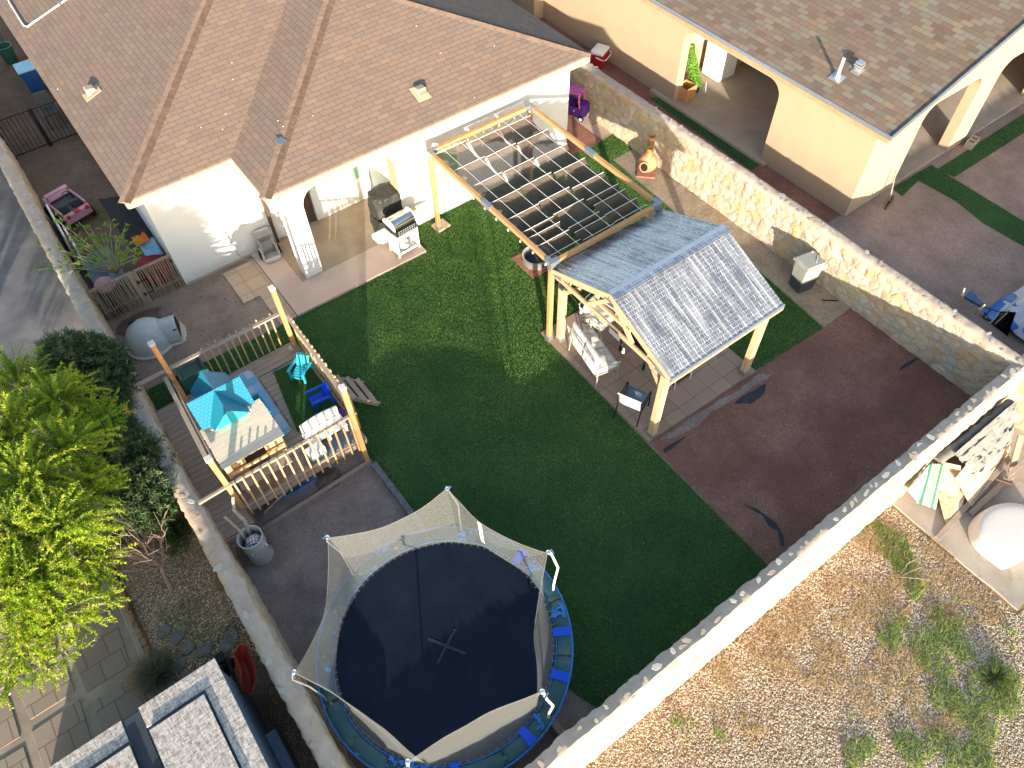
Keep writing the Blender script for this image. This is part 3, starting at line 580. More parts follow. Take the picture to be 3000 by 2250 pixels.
# ================================================================ ROOF HELPER (UV in metres along eave / up slope)
def roof_mesh(name, mat, faces, parent, thick=.05):
    me = bpy.data.meshes.new(name); bm = bmesh.new(); uvl = bm.loops.layers.uv.new('UVMap')
    off = parent.location if parent else Vector((0, 0, 0))
    for pts, ed in faces:
        pts = [Vector(p) for p in pts]; ed = Vector(ed).normalized(); n = (pts[1] - pts[0]).cross(pts[2] - pts[1]).normalized()
        if n.z < 0: pts.reverse(); n = -n
        up = n.cross(ed); up = up if up.z > 0 else -up
        top = [bm.verts.new(p - off) for p in pts]; bot = [bm.verts.new(p - off - Vector((0, 0, thick))) for p in pts]
        f = bm.faces.new(top); k = len(pts)
        fs = [f, bm.faces.new(list(reversed(bot)))] + [bm.faces.new((bot[i], bot[(i + 1) % k], top[(i + 1) % k], top[i])) for i in range(k)]
        for ff in fs:
            for l in ff.loops: p = l.vert.co + off; l[uvl].uv = (p.dot(ed), p.dot(up))
    bm.to_mesh(me); bm.free(); me.materials.append(MT[mat]); o = bpy.data.objects.new(name, me); COL.objects.link(o); o.parent = parent; return o
def hipcaps(b, p, q, w_=.15, step=.15):
    p = Vector(p); q = Vector(q); d = (q - p); L = d.length; d.normalize(); side = d.cross(Vector((0, 0, 1))).normalized(); k = int(L / step)
    for i in range(k):
        c = p + d * (i * step); e = c + d * step * 1.25; lift = Vector((0, 0, .005)); j = side * random.uniform(-.006, .006)
        L1, R1 = side * w_, -side * w_; dn = Vector((0, 0, -.034))
        b.add([c + L1 + dn + lift + j, c + lift * 1.5 + j, c + R1 + dn + lift + j, e + L1 * .96 + dn + lift * .55, e + lift, e + R1 * .96 + dn + lift * .55], [(0, 1, 4, 3), (1, 2, 5, 4), (0, 3, 4, 1), (0, 1, 2)])
MT['hip_shingle'] = plain('hip_shingle', (.25, .172, .128), .95, var=.16, vs=7, bump=.4, bs=120, spec=.1)

# ================================================================ MAIN HOUSE
HS = thing('stucco_house', 'white stucco house with brown hipped shingle roof', 'house', (6.4, 18, 0))
ze, s_ = 3.05, .33; Yb = 32; Z = lambda t: ze + s_ * t
cA, cB, cI, cR = (.71, 15.06), (3.15, 13.35), (3.15, 15.06), (12.13, 13.35)
rf = [([(.71, 15.06, ze), (6.42, 20.77, Z(5.71)), (6.42, Yb - 5.71, Z(5.71)), (.71, Yb, ze)], (0, 1, 0)),
      ([(.71, 15.06, ze), (3.15, 15.06, ze), (7.64, 19.55, Z(4.49)), (6.42, 20.77, Z(5.71))], (1, 0, 0)),
      ([(3.15, 15.06, ze), (3.15, 13.35, ze), (7.64, 17.84, Z(4.49)), (7.64, 19.55, Z(4.49))], (0, 1, 0)),
      ([(3.15, 13.35, ze), (12.13, 13.35, ze), (7.64, 17.84, Z(4.49))], (1, 0, 0)),
      ([(12.13, 13.35, ze), (12.13, Yb, ze), (6.42, Yb - 5.71, Z(5.71)), (6.42, 20.77, Z(5.71)), (7.64, 19.55, Z(4.49)), (7.64, 17.84, Z(4.49))], (0, 1, 0)),
      ([(.71, Yb, ze), (12.13, Yb, ze), (6.42, Yb - 5.71, Z(5.71))], (1, 0, 0))]
RO = roof_mesh('roof', 'brown_shingle', rf, HS)
for hp in (((.71, 15.06, ze), (6.42, 20.77, Z(5.71))), ((3.15, 13.35, ze), (7.64, 17.84, Z(4.49))), ((12.13, 13.35, ze), (7.64, 17.84, Z(4.49)))): b = MB(); hipcaps(b, *hp); b.build('hip_cap', 'hip_shingle', RO)
b = MB()
def fascia(b, a, c, ztop=3.0, h=.17, t=.03, inset=.028):
    a = Vector((*a, ztop - h / 2)); c = Vector((*c, ztop - h / 2)); b.bar(a, c, t, h)
fascia(b, (.735, 15.09), (3.20, 15.09)); fascia(b, (3.175, 15.07), (3.175, 13.36)); fascia(b, (3.19, 13.375), (12.12, 13.375)); fascia(b, (.735, 15.11), (.735, 32)); fascia(b, (12.105, 13.40), (12.105, 32))
b.build('fascia', 'fascia_cream', HS, bevel=.004)
# drip edge of ragged stucco/paint under the eaves
b = MB(); b.bx(.76, 3.16, 15.11, 15.45, 2.80, 2.83); b.bx(3.195, 12.09, 13.395, 13.75, 2.80, 2.83); b.bx(.755, 1.10, 15.46, 32, 2.80, 2.83); b.bx(11.80, 12.085, 13.76, 32, 2.80, 2.83); b.build('soffit', 'white_stucco', HS)
# walls
b = MB()
b.bx(1.08, 1.28, 15.62, 32, 0, 3.0); b.bx(1.08, 3.52, 15.42, 15.62, 0, 3.0); b.bx(1.28, 1.5, 15.62, 15.8, 0, 2.9)
b.bx(3.32, 3.52, 15.62, 16.2, 0, 3.0)
# main rear wall with window opening 7.42..8.25 x .67..2.06
for q in ((6.45, 7.42, 0, 3.0), (8.25, 11.78, 0, 3.0), (7.42, 8.25, 0, .67), (7.42, 8.25, 2.06, 3.0)): b.bx(q[0], q[1], 13.72, 13.92, q[2], q[3])
b.bx(11.58, 11.78, 13.92, 32, 0, 3.0); b.bx(6.5, 6.7, 14.16, 15.45, 0, 3.0)
# patio rear wall
for q in ((4.78, 5.19, 0, 3.0), (5.19, 6.29, 0, .70), (5.19, 6.29, 1.95, 3.0), (6.29, 6.52, 0, 3.0), (3.52, 3.95, 0, 3.0), (3.95, 4.78, 2.12, 3.0)): b.bx(q[0], q[1], 15.45, 15.65, q[2], q[3])
b.build('wall', 'white_stucco', HS)
# arched front of the patio: column, haunches and header in one wall piece
def arch_pts(x0, x1, zt, r, n=7):
    L = [(x0, 0)] + [(x0 + r - r * math.cos(PI / 2 * i / n), zt - r + r * math.sin(PI / 2 * i / n)) for i in range(n + 1)]
    Rr = [(x1 - r + r * math.sin(PI / 2 * i / n), zt - r + r * math.cos(PI / 2 * i / n)) for i in range(n + 1)] + [(x1, 0)]
    return L + Rr
out = [(3.56, 0), (3.56, 2.995), (6.449, 2.995), (6.449, 2.2)]
A = arch_pts(4.0, 6.44, 2.55, .45); pts = [(3.56, 0), (3.56, 2.995), (6.447, 2.995), (6.447, 0)] + list(reversed(A))
b = MB(); b.extr([(x, 13.712, z) for x, z in pts], (0, .44, 0)); b.build('arched_wall', 'white_stucco', HS)
b = MB(); b.bx(3.53, 6.5, 14.16, 15.45, 2.72, 2.75); b.build('patio_ceiling', 'white_stucco', HS)
b = MB(); b.bx(6.452, 6.498, 14.152, 14.17, 0, 2.7); b.bx(6.424, 6.438, 13.73, 14.14, .07, 2.1); b.build('corner_jamb_shade', 'tan_stucco', HS)  # tan facing on the white jamb paints in its weaker light
def window(x0, x1, z0, z1, y, parent, sash=True, nm='window'):
    b = MB(); t = .045
    b.bx(x0, x1, y + .05, y + .09, z0, z0 + t); b.bx(x0, x1, y + .05, y + .09, z1 - t, z1); b.bx(x0, x0 + t, y + .05, y + .09, z0 + t, z1 - t); b.bx(x1 - t, x1, y + .05, y + .09, z0 + t, z1 - t)
    if sash: zm = (z0 + z1) / 2; b.bx(x0 + t, x1 - t, y + .048, y + .09, zm - .02, zm + .02)
    f = b.build(nm, 'white_metal', parent); p = MB(); p.bx(x0 + t, x1 - t, y + .065, y + .075, z0 + t, z1 - t); p.build('pane', 'green_film', f)
    p = MB(); p.bx(x0, x1, y - .02, y + .05, z0 - .03, z0 - .002); p.build('sill', 'white_stucco', f); return f
window(7.42, 8.25, .67, 2.06, 13.72, HS); window(5.19, 6.29, .70, 1.95, 15.45, HS, False)
b = MB(); b.bx(4.0, 4.73, 15.52, 15.56, .06, 2.10); D = b.build('door', 'door_brown', HS); b = MB(); b.lathe([(.0, 0), (.03, 0), (.03, .04), (.0, .05)], 10, (4.66, 15.50, 1.05), q=Matrix.Rotation(PI / 2, 3, 'X')); b.build('handle', 'chrome', D)
b = MB(); b.bx(3.53, 3.60, 15.32, 15.415, .07, 2.8); b.build('door_frame_post', 'door_brown', HS)  # brown door-frame post between the wing and the column
# ragged stucco foot along the wing
b = MB()
for i in range(60):
    x = 1.1 + i * .04; h = .05 + .05 * abs(noise.noise(Vector((x * 4, 0, 0)))); b.bx(x, x + .04, 15.395, 15.419, 0, h)
b.build('stucco_foot', 'grey_concrete', HS)
# roof vents: slant hoods with a louvre
def roof_vent(x, y, lab, ed):
    T = thing('roof_vent', lab, 'roof vent', (x, y, roofz(x, y)), 0, 'hooded vents on the brown roof')
    dn = Vector((-1, 0, 0)) if ed == 'x' else Vector((0, -1, 0)); T.rotation_euler = (0, 0, math.atan2(dn.y, dn.x) + PI / 2)
    tl = Matrix.Rotation(math.atan(s_), 3, 'X')
    b = MB(); b.v = []; b.box((0, 0, .02), (.34, .44, .012), m=tl); b.build('flashing', 'fascia_cream', T, local=True)
    b = MB(); P = [(-.12, -.14, .0), (.12, -.14, .0), (.12, .12, .10), (-.12, .12, .10), (-.11, -.11, .19), (.11, -.11, .19), (.12, .10, .17), (-.12, .10, .17)]
    b.add(P, [(0, 1, 2, 3), (4, 5, 6, 7), (0, 1, 5, 4), (1, 2, 6, 5), (2, 3, 7, 6), (3, 0, 4, 7)]); b.build('hood', 'fascia_cream', T, local=True, bevel=.025)
    b = MB()
    for i in range(7): b.bx(-.09 + i * .03 - .005, -.09 + i * .03 + .005, -.146, -.13, .03, .13)
    b.build('louvre', 'door_brown', T, local=True); return T
def roofz(x, y):
    return ze + s_ * max(min(x - .71, y - 15.06, 12.13 - x), min(x - 3.15, y - 13.35, 12.13 - x))
def sight(px, py, fn, z=3.4):
    p = at(px, py, z)
    for _ in range(12): p = at(px, py, fn(p.x, p.y))
    return p
p = sight(270, 275, roofz); roof_vent(p.x, p.y, 'cream slant roof vent on the left slope of the brown roof', 'x')
p = sight(1232, 275, roofz); roof_vent(p.x, p.y, 'cream slant roof vent above the white back wall', 'y')
# conduit on the roof
T = thing('roof_conduit', 'white pipe bent at a right angle on the brown roof corner', 'pipe', tuple(sight(80, 82, roofz)))
pp = [sight(x, y, roofz) + Vector((0, 0, .05)) for x, y in ((10, -40), (30, 12), (72, 80), (84, 84), (96, 74), (180, 16), (260, -40))]
b = MB(); b.tube(pp, .022, 8); b.build('pipe', 'white_metal', T, smooth=True); b = MB(); q = pp[5]; b.box(q, (.10, .07, .06), .6); b.build('clamp', 'steel_bracket', T)
# loose shingle on the second hip
p = sight(824, 418, roofz); b = MB(); b.box((p.x, p.y, p.z + .05), (.20, .16, .012), .5, m=Matrix.Rotation(.4, 3, 'Z') @ Matrix.Rotation(.2, 3, 'X')); tag(b.build('loose_shingle', 'dusty_blue'), 'grey loose shingle lying on the middle hip of the roof', 'shingle')
b = MB()
for (x, y) in ((683, 234), (653, 381), (815, 355), (830, 372), (917, 340), (590, 375), (680, 185), (662, 335), (1290, 156), (1220, 78), (1448, 136), (1390, 287), (170, 263)):
    p = sight(x, y, roofz); b.box((p.x, p.y, p.z + .015), (.02, .018, .014), random.random())
tag(b.build('litter', 'white_plastic'), 'small white pebbles dotted over the brown roof', 'litter', kind='stuff')

# ================================================================ NEIGHBOUR HOUSE (right)
NH = thing('tan_house', 'tan stucco neighbour house with arched patios and mottled roof', 'house', (20, 14, 0))
nz, ns = 2.9, .315; rz_ = lambda x: nz + ns * (x - 15.42)
NR = roof_mesh('roof', 'tan_shingle', [([(15.42, 6.72, nz), (25.5, 6.72, rz_(25.5)), (25.5, 32, rz_(25.5)), (15.42, 32, nz)], (0, 1, 0)), ([(25.5, 6.72, rz_(25.5)), (35.6, 6.72, nz), (35.6, 32, nz), (25.5, 32, rz_(25.5))], (0, 1, 0))], NH)
b = MB(); b.bar((15.395, 6.69, nz - .03), (15.395, 32, nz - .03), .05, .07); b.bar((15.40, 6.695, nz + .012), (25.5, 6.695, rz_(25.5) + .012), .05, .05); b.build('drip_edge', 'galvanised', NH)
b = MB(); b.bar((15.45, 6.74, nz - .14), (15.45, 32, nz - .14), .04, .15); b.bar((15.44, 6.735, nz - .10), (25.5, 6.735, rz_(25.5) - .10), .03, .13); b.build('fascia', 'fascia_brown', NH)
A = arch_pts(10.12, 13.62, 2.36, .42)
b = MB(); pts = [(7.2, 0), (7.2, 2.93), (20.2, 2.93), (20.2, 0)] + list(reversed([(y, z) for y, z in A])); b.extr([(15.85, y, z) for y, z in pts], (.3, 0, 0))
A1 = list(reversed(arch_pts(17.79, 20.2, 2.42, .42))); A2 = list(reversed(arch_pts(21.05, 24.3, 2.42, .42)))
pts = [(15.853, 0), (15.853, rz_(15.853) - .06), (25.5, rz_(25.5) - .06), (35, rz_(16.0) - .1), (35, 0)] + A2 + A1; b.extr([(x, 7.203, z) for x, z in pts], (0, .28, 0))
b.bx(15.45, 15.85, 20.0, 32, 0, 2.93)
# patio interior walls
b.bx(16.15, 19.4, 14.45, 14.65, 0, 2.9); b.bx(21.5, 35, 11.5, 11.7, 0, 2.9); b.bx(19.4, 19.6, 11.7, 14.6, 0, 2.9); b.bx(19.4, 21.5, 11.5, 11.7, 0, 2.9)
b.build('wall', 'tan_stucco', NH)
b = MB(); b.bx(16.16, 21.4, 7.5, 14.44, 2.88, 2.91); b.build('patio_ceiling', 'neighbor_soffit', NH)
f = MB(); f.bx(17.4, 18.6, 14.42, 14.449, 1.0, 2.1); f = f.build('window', 'white_metal', NH); p = MB(); p.bx(17.45, 18.55, 14.405, 14.417, 1.05, 2.05); p.build('pane', 'green_film', f)
b = MB(); b.lathe([(0, 0), (.075, 0), (.085, .05), (.07, .10), (0, .11)], 14, (16.3, 7.11, 2.62)); b.build('light_fixture', 'white_plastic', NH)
nroof = lambda x, y: rz_(x)
# vent pipe and hooded vent of the neighbour roof
p = sight(2452, 228, nroof); T = thing('vent_pipe', 'white upright vent pipe with flashing on the mottled roof', 'vent pipe', tuple(p))
tl = Matrix.Rotation(-math.atan(ns), 3, 'Y')
b = MB(); b.box(p + Vector((0, 0, .012)), (.26, .32, .014), m=tl); b.build('flashing', 'galvanised', T); b = MB(); b.tube([p, p + Vector((0, 0, .50))], .038, 14); b.build('pipe', 'white_metal', T, smooth=True)
b = MB(); b.lathe([(.09, 0), (.07, .06), (.042, .12)], 14, tuple(p)); b.build('collar', 'galvanised', T, smooth=True)
p = sight(2512, 208, nroof); T = thing('flue_cap', 'square galvanised flue cap on the mottled roof', 'roof vent', tuple(p))
b = MB(); b.box(p + Vector((0, 0, .012)), (.24, .24, .014), m=tl); b.box(p + Vector((0, 0, .09)), (.10, .10, .16)); b.build('flue', 'galvanised', T)
for dz, w_ in ((.10, .17), (.16, .2), (.22, .17)): b = MB(); b.box(p + Vector((0, 0, dz)), (w_, w_, .035)); b.build('cap', 'galvanised', T, bevel=.006)
# ================================================================ PERGOLA
PX0, PX1, PY0, PY1, PZ = 7.14, 10.12, 8.60, 13.24, 2.5
T = thing('pergola', 'orange timber pergola with steel corner brackets in front of the white wall', 'pergola', (8.6, 10.9, 0))
for x, y in ((PX0, PY0), (PX1, PY0), (PX0, PY1), (PX1, PY1)):
    b = MB(); b.bx(x - .05, x + .05, y - .05, y + .05, .06, PZ - .02); P = b.build('post', 'post_wood', T, bevel=.006)
    b = MB(); b.bx(x - .065, x + .065, y - .065, y + .065, .012, .16); b.bx(x - .09, x + .09, y - .09, y + .09, .008, .02); b.build('foot', 'steel_bracket', P)
    b = MB(); sx_, sy_ = (1 if x == PX0 else -1), (1 if y == PY0 else -1)
    b.bx(x - .062, x + .062, y - .062, y + .062, PZ - .22, PZ + .012); b.bx(x, x + sx_ * .18, y - .058, y + .058, PZ - .115, PZ + .010); b.bx(x - .058, x + .058, y, y + sy_ * .18, PZ - .113, PZ + .008); b.build('bracket', 'steel_bracket', T, bevel=.005)
for y in (PY0, PY1): b = MB(); b.bx(PX0 + .02, PX1 - .02, y - .048, y + .048, PZ - .105, PZ - .004); b.build('beam', 'beam_wood_x', T, bevel=.006)
for x in (PX0, PX1):
    b = MB(); b.bx(x - .047, x + .047, PY0 + .02, PY1 - .02, PZ - .104, PZ - .005); b.build('beam', 'beam_wood_y', T, bevel=.006)
    b = MB(); yy = at(1411, 601, PZ).y; b.bx(x - .056, x + .056, yy - .17, yy + .17, PZ - .112, PZ + .006); b.build('splice_plate', 'steel_bracket', T, bevel=.004)
b = MB(); b.box((7.26, 13.33, .05), (.38, .34, .06), .1); tag(b.build('paver', 'paver_tan', bevel=.01), 'square tan paver under the back left pergola post', 'paver')
# shade canopy: three strips hung in waves from rods on wires
CN = thing('shade_canopy', 'brown shade cloth hung in waves on white rods across the pergola', 'shade canopy', (8.6, 10.9, 2.4))
zt = PZ - .075
for k in range(3):
    x0 = (7.20, 8.09, 8.97)[k]; x1 = x0 + (.87, .86, .93)[k]
    for dx in (.26, .74): b = MB(); b.tube([(x0 + dx, PY0 + .05, zt + .02), (x0 + dx, PY1 - .05, zt + .02)], .0045, 5); b.build('wire', 'white_metal', CN)
    ys = [[13.07, 12.31, 11.60, 10.89, 10.23, 9.71, 9.49, 9.18, 8.80], [12.95, 12.27, 11.57, 10.91, 10.26, 9.75, 9.22, 9.03, 8.74], [12.93, 12.23, 11.51, 10.84, 10.18, 9.67, 9.44, 9.06, 8.76]][k]
    for y in ys: b = MB(); b.tube([(x0 + .0, y, zt + .024), (x1, y, zt + .024)], .006, 6); b.build('rod', 'white_metal', CN)
    b = MB()
    for i in range(len(ys) - 1):
        ya, yb_ = ys[i], ys[i + 1]; sp = ya - yb_; dep = .24 if sp > .45 else .30 - .25 * sp
        def fn(u, v, ya=ya, sp=sp, dep=dep, i=i):
            x = x0 + .01 + (x1 - x0 - .02) * u; y = ya - sp * v; n_ = noise.noise(Vector((x * 5, ya * 3, v * 2)))
            edge = (abs(u - .5) * 2) ** 3
            return (x + .02 * n_, y + .03 * n_ * math.sin(PI * v), zt + .012 - dep * 4 * v * (1 - v) * (1 + .35 * n_ - .25 * edge) + .015 * noise.noise(Vector((x * 9, y * 9, i))))
        b.sheet(fn, 10, 10)
    b.build('cloth', 'shade_cloth', CN, smooth=True)
# string lights along the beams
SL = thing('string_lights', 'string of clear bulbs looped around the pergola beams', 'string lights', (7.1, 11, 2.4))
pts = []; q = [(PX0 - .08, PY1 - .2), (PX0 - .08, PY0 + .1)], [(PX1 + .08, PY0 + .1), (PX1 + .08, PY1 - .1)], [(PX1 - .1, PY1 - .1), (PX0 + .1, PY1 - .1)]
for (a, c) in q:
    a = Vector((*a, PZ - .06)); c = Vector((*c, PZ - .06)); n = int((a - c).length / .42); cable = []
    for i in range(n + 1):
        p = a.lerp(c, i / n); cable.append(p)
        if i < n: cable.append(a.lerp(c, (i + .5) / n) - Vector((0, 0, .14)))
    b = MB(); b.tube(cable, .004, 4); b.build('cable', 'dark_plastic', SL)
    for p in cable[::2]: b = MB(); b.lathe([(.0, 0), (.02, .015), (.024, .035), (.012, .06), (.01, .08)], 8, (p.x, p.y, p.z - .08)); b.build('bulb', 'bulb_glass', SL, smooth=True)
# fire ring on bricks
T = thing('fire_ring', 'round galvanised fire ring on red bricks under the pergola', 'fire ring', (8.45, 10.78, .04))
b = MB(); b.lathe([(.33, 0), (.35, .02), (.35, .20), (.36, .22), (.33, .23), (.31, .2), (.30, .03)], 36, (8.45, 10.78, .04)); b.build('ring', 'galvanised', T, smooth=True)
b = MB(); b.lathe([(0, 0), (.29, 0), (.29, .05), (0, .055)], 24, (8.45, 10.78, .05)); b.build('ash', 'dark_felt', T)
b = MB(); b.box((8.45, 10.425, .14), (.13, .006, .012)); b.build('slot', 'shade_and_ink', T)

# ================================================================ GAZEBO
gx0, gx1, gy0, gy1, gr, ge, gm = 7.12, 10.20, 5.05, 8.62, 3.0, 2.26, 6.83
T = thing('gazebo', 'timber gazebo with streaky metal gable roof on tan pavers', 'gazebo', (8.65, 6.8, 0)); GZ = T
PO = ((7.33, 8.42), (7.24, 5.24), (9.98, 5.22), (10.02, 8.42))
for x, y in PO:
    b = MB(); b.bx(x - .075, x + .075, y - .075, y + .075, .05, 2.12); P = b.build('post', 'gazebo_wood', T, bevel=.012)
    b = MB(); b.bx(x - .09, x + .09, y - .09, y + .09, .045, .15); b.build('foot', 'steel_bracket', P, bevel=.01)
for y in (5.20, 8.44): b = MB(); b.bx(gx0 + .03, gx1 - .03, y - .05, y + .05, 2.10, 2.22); b.build('beam', 'gazebo_beam', T, bevel=.006)
for x in (7.20, 10.06): b = MB(); b.bar((x, 8.5, 2.13), (x, 5.1, 2.13), .045, .11); b.build('tie_beam', 'gazebo_beam', T, bevel=.005)
def rafter(x, w_=.045, nm='rafter', dz=-.07, hh=.12):
    for ya, yb_ in ((gy0, gm), (gy1, gm)): b = MB(); b.bar((x, ya, ge + dz), (x, yb_, gr + dz), w_, hh); b.build(nm, 'gazebo_beam', T, bevel=.004)
for x in (gx0 + .025, 8.1, 9.15, gx1 - .025): rafter(x)
b = MB(); b.bx(gx0 + .05, gx1 - .05, gm - .03, gm + .03, gr - .2, gr - .1); b.build('ridge_beam', 'gazebo_beam', T)
for x in (7.22, 10.04):   # struts of the gable truss
    b = MB(); b.bar((x, gm + .65, 2.16), (x, gm, 2.84), .06, .09); b.build('strut', 'gazebo_wood', T, bevel=.004); b = MB(); b.bar((x, gm - .65, 2.16), (x, gm, 2.84), .06, .09); b.build('strut', 'gazebo_wood', T, bevel=.004)
    b = MB(); b.bar((x, gm - .55, 2.42), (x, gm + .55, 2.42), .05, .08); b.build('collar_tie', 'gazebo_wood', T)
for (x, y) in PO:         # curved knee braces
    for ax in (0, 1):
        sg = (1 if x < 8.5 else -1) if ax == 0 else (1 if y < 7 else -1); b = MB(); pl = []
        for i in range(9):
            t = i / 8; u = .05 + .5 * t; z = 1.48 + .62 * t ** .75; pl.append((u, z))
        w_ = .11; pts = [(u, z) for u, z in pl] + [(u - .03, z + w_) for u, z in reversed(pl)]
        pts = [(x + sg * u, y - .025, z) for u, z in pts] if ax == 0 else [(x - .025, y + sg * u, z) for u, z in pts]
        b.extr(pts, (0, .05, 0) if ax == 0 else (.05, 0, 0)); b.build('knee_brace', 'gazebo_wood', T)
for x in (gx0 - .004,):
    for (y, z) in ((gm, gr - .09), (gy1 - .22, ge + .02), (gm - .25, 2.13), (gy0 + .25, ge + .0)):
        b = MB(); b.box((x, y, z), (.012, .30, .13), m=Matrix.Rotation(0 if abs(z - 2.13) < .1 else (-.0), 3, 'X')); b.build('gusset_plate', 'steel_bracket', T)
L_ = math.hypot(gm - gy0, gr - ge)
for (ya, yb_) in ((gy0, gm), (gy1, gm)):
    b = MB(); nx = 3.08 / 44; up = Vector((0, 0, 1)); d = Vector((0, yb_ - ya, gr - ge)).normalized(); n_ = Vector((1, 0, 0)).cross(d); n_ = n_ if n_.z > 0 else -n_
    V = []; F = []; k = 0
    prof = []
    for i in range(22):
        x = gx0 + i * .14; prof += [(x, 0), (x + .095, 0), (x + .105, .016), (x + .13, .016)]
    prof += [(gx1, 0)]
    o = len(prof)
    for (y, z) in ((ya, ge), (yb_, gr)): V += [(x, y, z + .012 + h) for x, h in prof]
    V += [(x, y, z - .012) for (y, z) in ((ya, ge), (yb_, gr)) for x in (gx0, gx1)]
    F = [(i, i + 1, o + i + 1, o + i) for i in range(o - 1)] + [(2 * o, 2 * o + 1, 2 * o + 3, 2 * o + 2)]
    b.add(V, F); b.build('roof_panel', 'roof_panel', T)
b = MB(); b.bar((gx0 - .01, gm - .075, gr + .018), (gx1 + .01, gm - .075, gr + .018), .17, .012); b.build('ridge_cap', 'roof_panel', T)
b = MB(); b.bar((gx0 - .01, gm + .05, gr + .022), (gx1 + .01, gm + .05, gr + .022), .10, .012); b.build('ridge_cap', 'galvanised', T)
b = MB(); b.bx(gx0, gx1, gy0 - .035, gy0 - .004, ge - .06, ge + .03); b.build('eave_trim', 'galvanised', T); b = MB(); b.bx(gx0, gx1, gy0 - .03, gy0, ge - .13, ge - .062); b.build('fascia', 'gazebo_beam', T)
for x in (gx0 - .012,):
    for ya in (gy0, gy1): b = MB(); b.bar((x, ya, ge + .005), (x, gm, gr + .005), .02, .10); b.build('rake_board', 'gazebo_beam', T)
b = MB(); p = at(1640, 812, 2.0); b.box((7.22, 8.33, 1.92), (.10, .16, .07)); b.build('solar_lamp', 'dark_plastic', T, bevel=.01)
SL = thing('string_lights', 'short cable with hanging bulbs along the gazebo tie beam', 'string lights', (7.15, 7, 2.1))
b = MB(); cab = [(7.15, 8.2, 2.08), (7.14, 7.6, 1.98), (7.15, 7.0, 2.06), (7.14, 6.3, 1.96), (7.15, 5.6, 2.04), (7.15, 5.3, 2.0)]; b.tube(cab, .006, 5); b.build('cable', 'dark_plastic', SL)
for i in (1, 3): b = MB(); x, y, z = cab[i]; b.tube([(x, y, z), (x, y, z - .07)], .016, 8); b.lathe([(0, 0), (.03, .02), (.035, .06), (.016, .10)], 10, (x, y, z - .17)); b.build('bulb', 'bulb_glass', SL, smooth=True)

def leg(b, x, y, z0, z1, s=.03): b.bx(x - s / 2, x + s / 2, y - s / 2, y + s / 2, z0, z1)
def cushion(b, c, d, puff=.03, nx=7, ny=7, m=None, tuft=True):
    """puffed cushion: box with domed top"""
    Q = m or Matrix.Identity(3); c = Vector(c); hx_, hy, hz = d[0] / 2, d[1] / 2, d[2] / 2
    def f(sgn):
        def g_(u, v):
            x = (u * 2 - 1); y = (v * 2 - 1); e = (1 - abs(x) ** 4) * (1 - abs(y) ** 4); z = hz * .35 + hz * .9 * e
            if tuft: z -= puff * .8 * math.exp(-((abs(x) - .45) ** 2 + (abs(y) - .45) ** 2) * 26) * 1.0
            return c + Q @ Vector((x * hx_, y * hy, sgn * z))
        return g_
    n = 12; b.sheet(f(1), n, n); b.sheet(f(-1), n, n)
    ring = [(i / n, 0) for i in range(n)] + [(1, i / n) for i in range(n)] + [(1 - i / n, 1) for i in range(n)] + [(0, 1 - i / n) for i in range(n)]
    V = [f(1)(u, v) for u, v in ring] + [f(-1)(u, v) for u, v in ring]; k = len(ring); b.add(V, [(i, (i + 1) % k, k + (i + 1) % k, k + i) for i in range(k)])
def patio_seat(name, label, cat, w_, loc, rz, nc, cush=True):
    """seat faces local +X; width along Y"""
    T = thing(name, label, cat, loc, rz); h = .42; d = .56
    b = MB(); b.bx(-.25, .31, -w_ / 2, -w_ / 2 + .03, h - .03, h); b.bx(-.25, .31, w_ / 2 - .03, w_ / 2, h - .03, h); b.bx(-.25, -.22, -w_ / 2 + .03, w_ / 2 - .03, h - .03, h); b.bx(.28, .31, -w_ / 2 + .03, w_ / 2 - .03, h - .03, h)
    for i in range(int(w_ / .09)): y = -w_ / 2 + .06 + i * .09; b.bx(-.22, .28, y, y + .03, h - .02, h - .008)
    b.build('seat_frame', 'frame_paint', T, local=True)
    for sx_ in (-.22, .29):
        for sy_ in (-1, 1):
            b = MB(); y = sy_ * (w_ / 2 + .012); b.tube([(sx_ * 1.12, y, 0), (sx_, y, .25), (sx_, y, h + (.18 if sx_ > 0 else .2))], .016, 7); b.build('leg', 'frame_paint', T, local=True)
    for sy_ in (-1, 1):
        b = MB(); y = sy_ * (w_ / 2 + .012); b.tube([(-.26, y, h + .22), (-.05, y, h + .25), (.2, y, h + .24), (.33, y, h + .18)], .022, 8); b.build('armrest', 'frame_paint', T, local=True)
    b = MB(); b.tube([(-.22, -w_ / 2, h), (-.33, -w_ / 2, h + .52), (-.33, w_ / 2, h + .52), (-.22, w_ / 2, h)], .018, 7)
    for i in range(1, int(w_ / .12)): y = -w_ / 2 + i * .12; b.tube([(-.225, y, h), (-.33, y, h + .52)], .008, 5)
    b.build('back_frame', 'frame_paint', T, local=True)
    if cush:
        wc = (w_ - .02) / nc
        for i in range(nc):
            y = -w_ / 2 + .01 + wc * (i + .5); b = MB(); cushion(b, (.04, y, h + .06), (.54, wc - .01, .16), .06); b.build('seat_cushion', 'cushion', T, smooth=True, local=True)
            b = MB(); cushion(b, (-.225, y, h + .31), (.50, wc - .02, .14), .05, m=Matrix.Rotation(-PI / 2 + .2, 3, 'Y') @ Matrix.Identity(3)); b.build('back_cushion', 'cushion', T, smooth=True, local=True)
    return T
patio_seat('loveseat', 'two seat patio loveseat with pale tufted cushions by the left gazebo posts', 'loveseat', 1.18, (7.42, 7.42, .045), math.atan2(-.25, 1) * .75, 2)
patio_seat('patio_chair', 'single patio chair with pale cushions tipped behind the loveseat', 'chair', .58, (8.15, 8.12, .045), -1.35, 1)
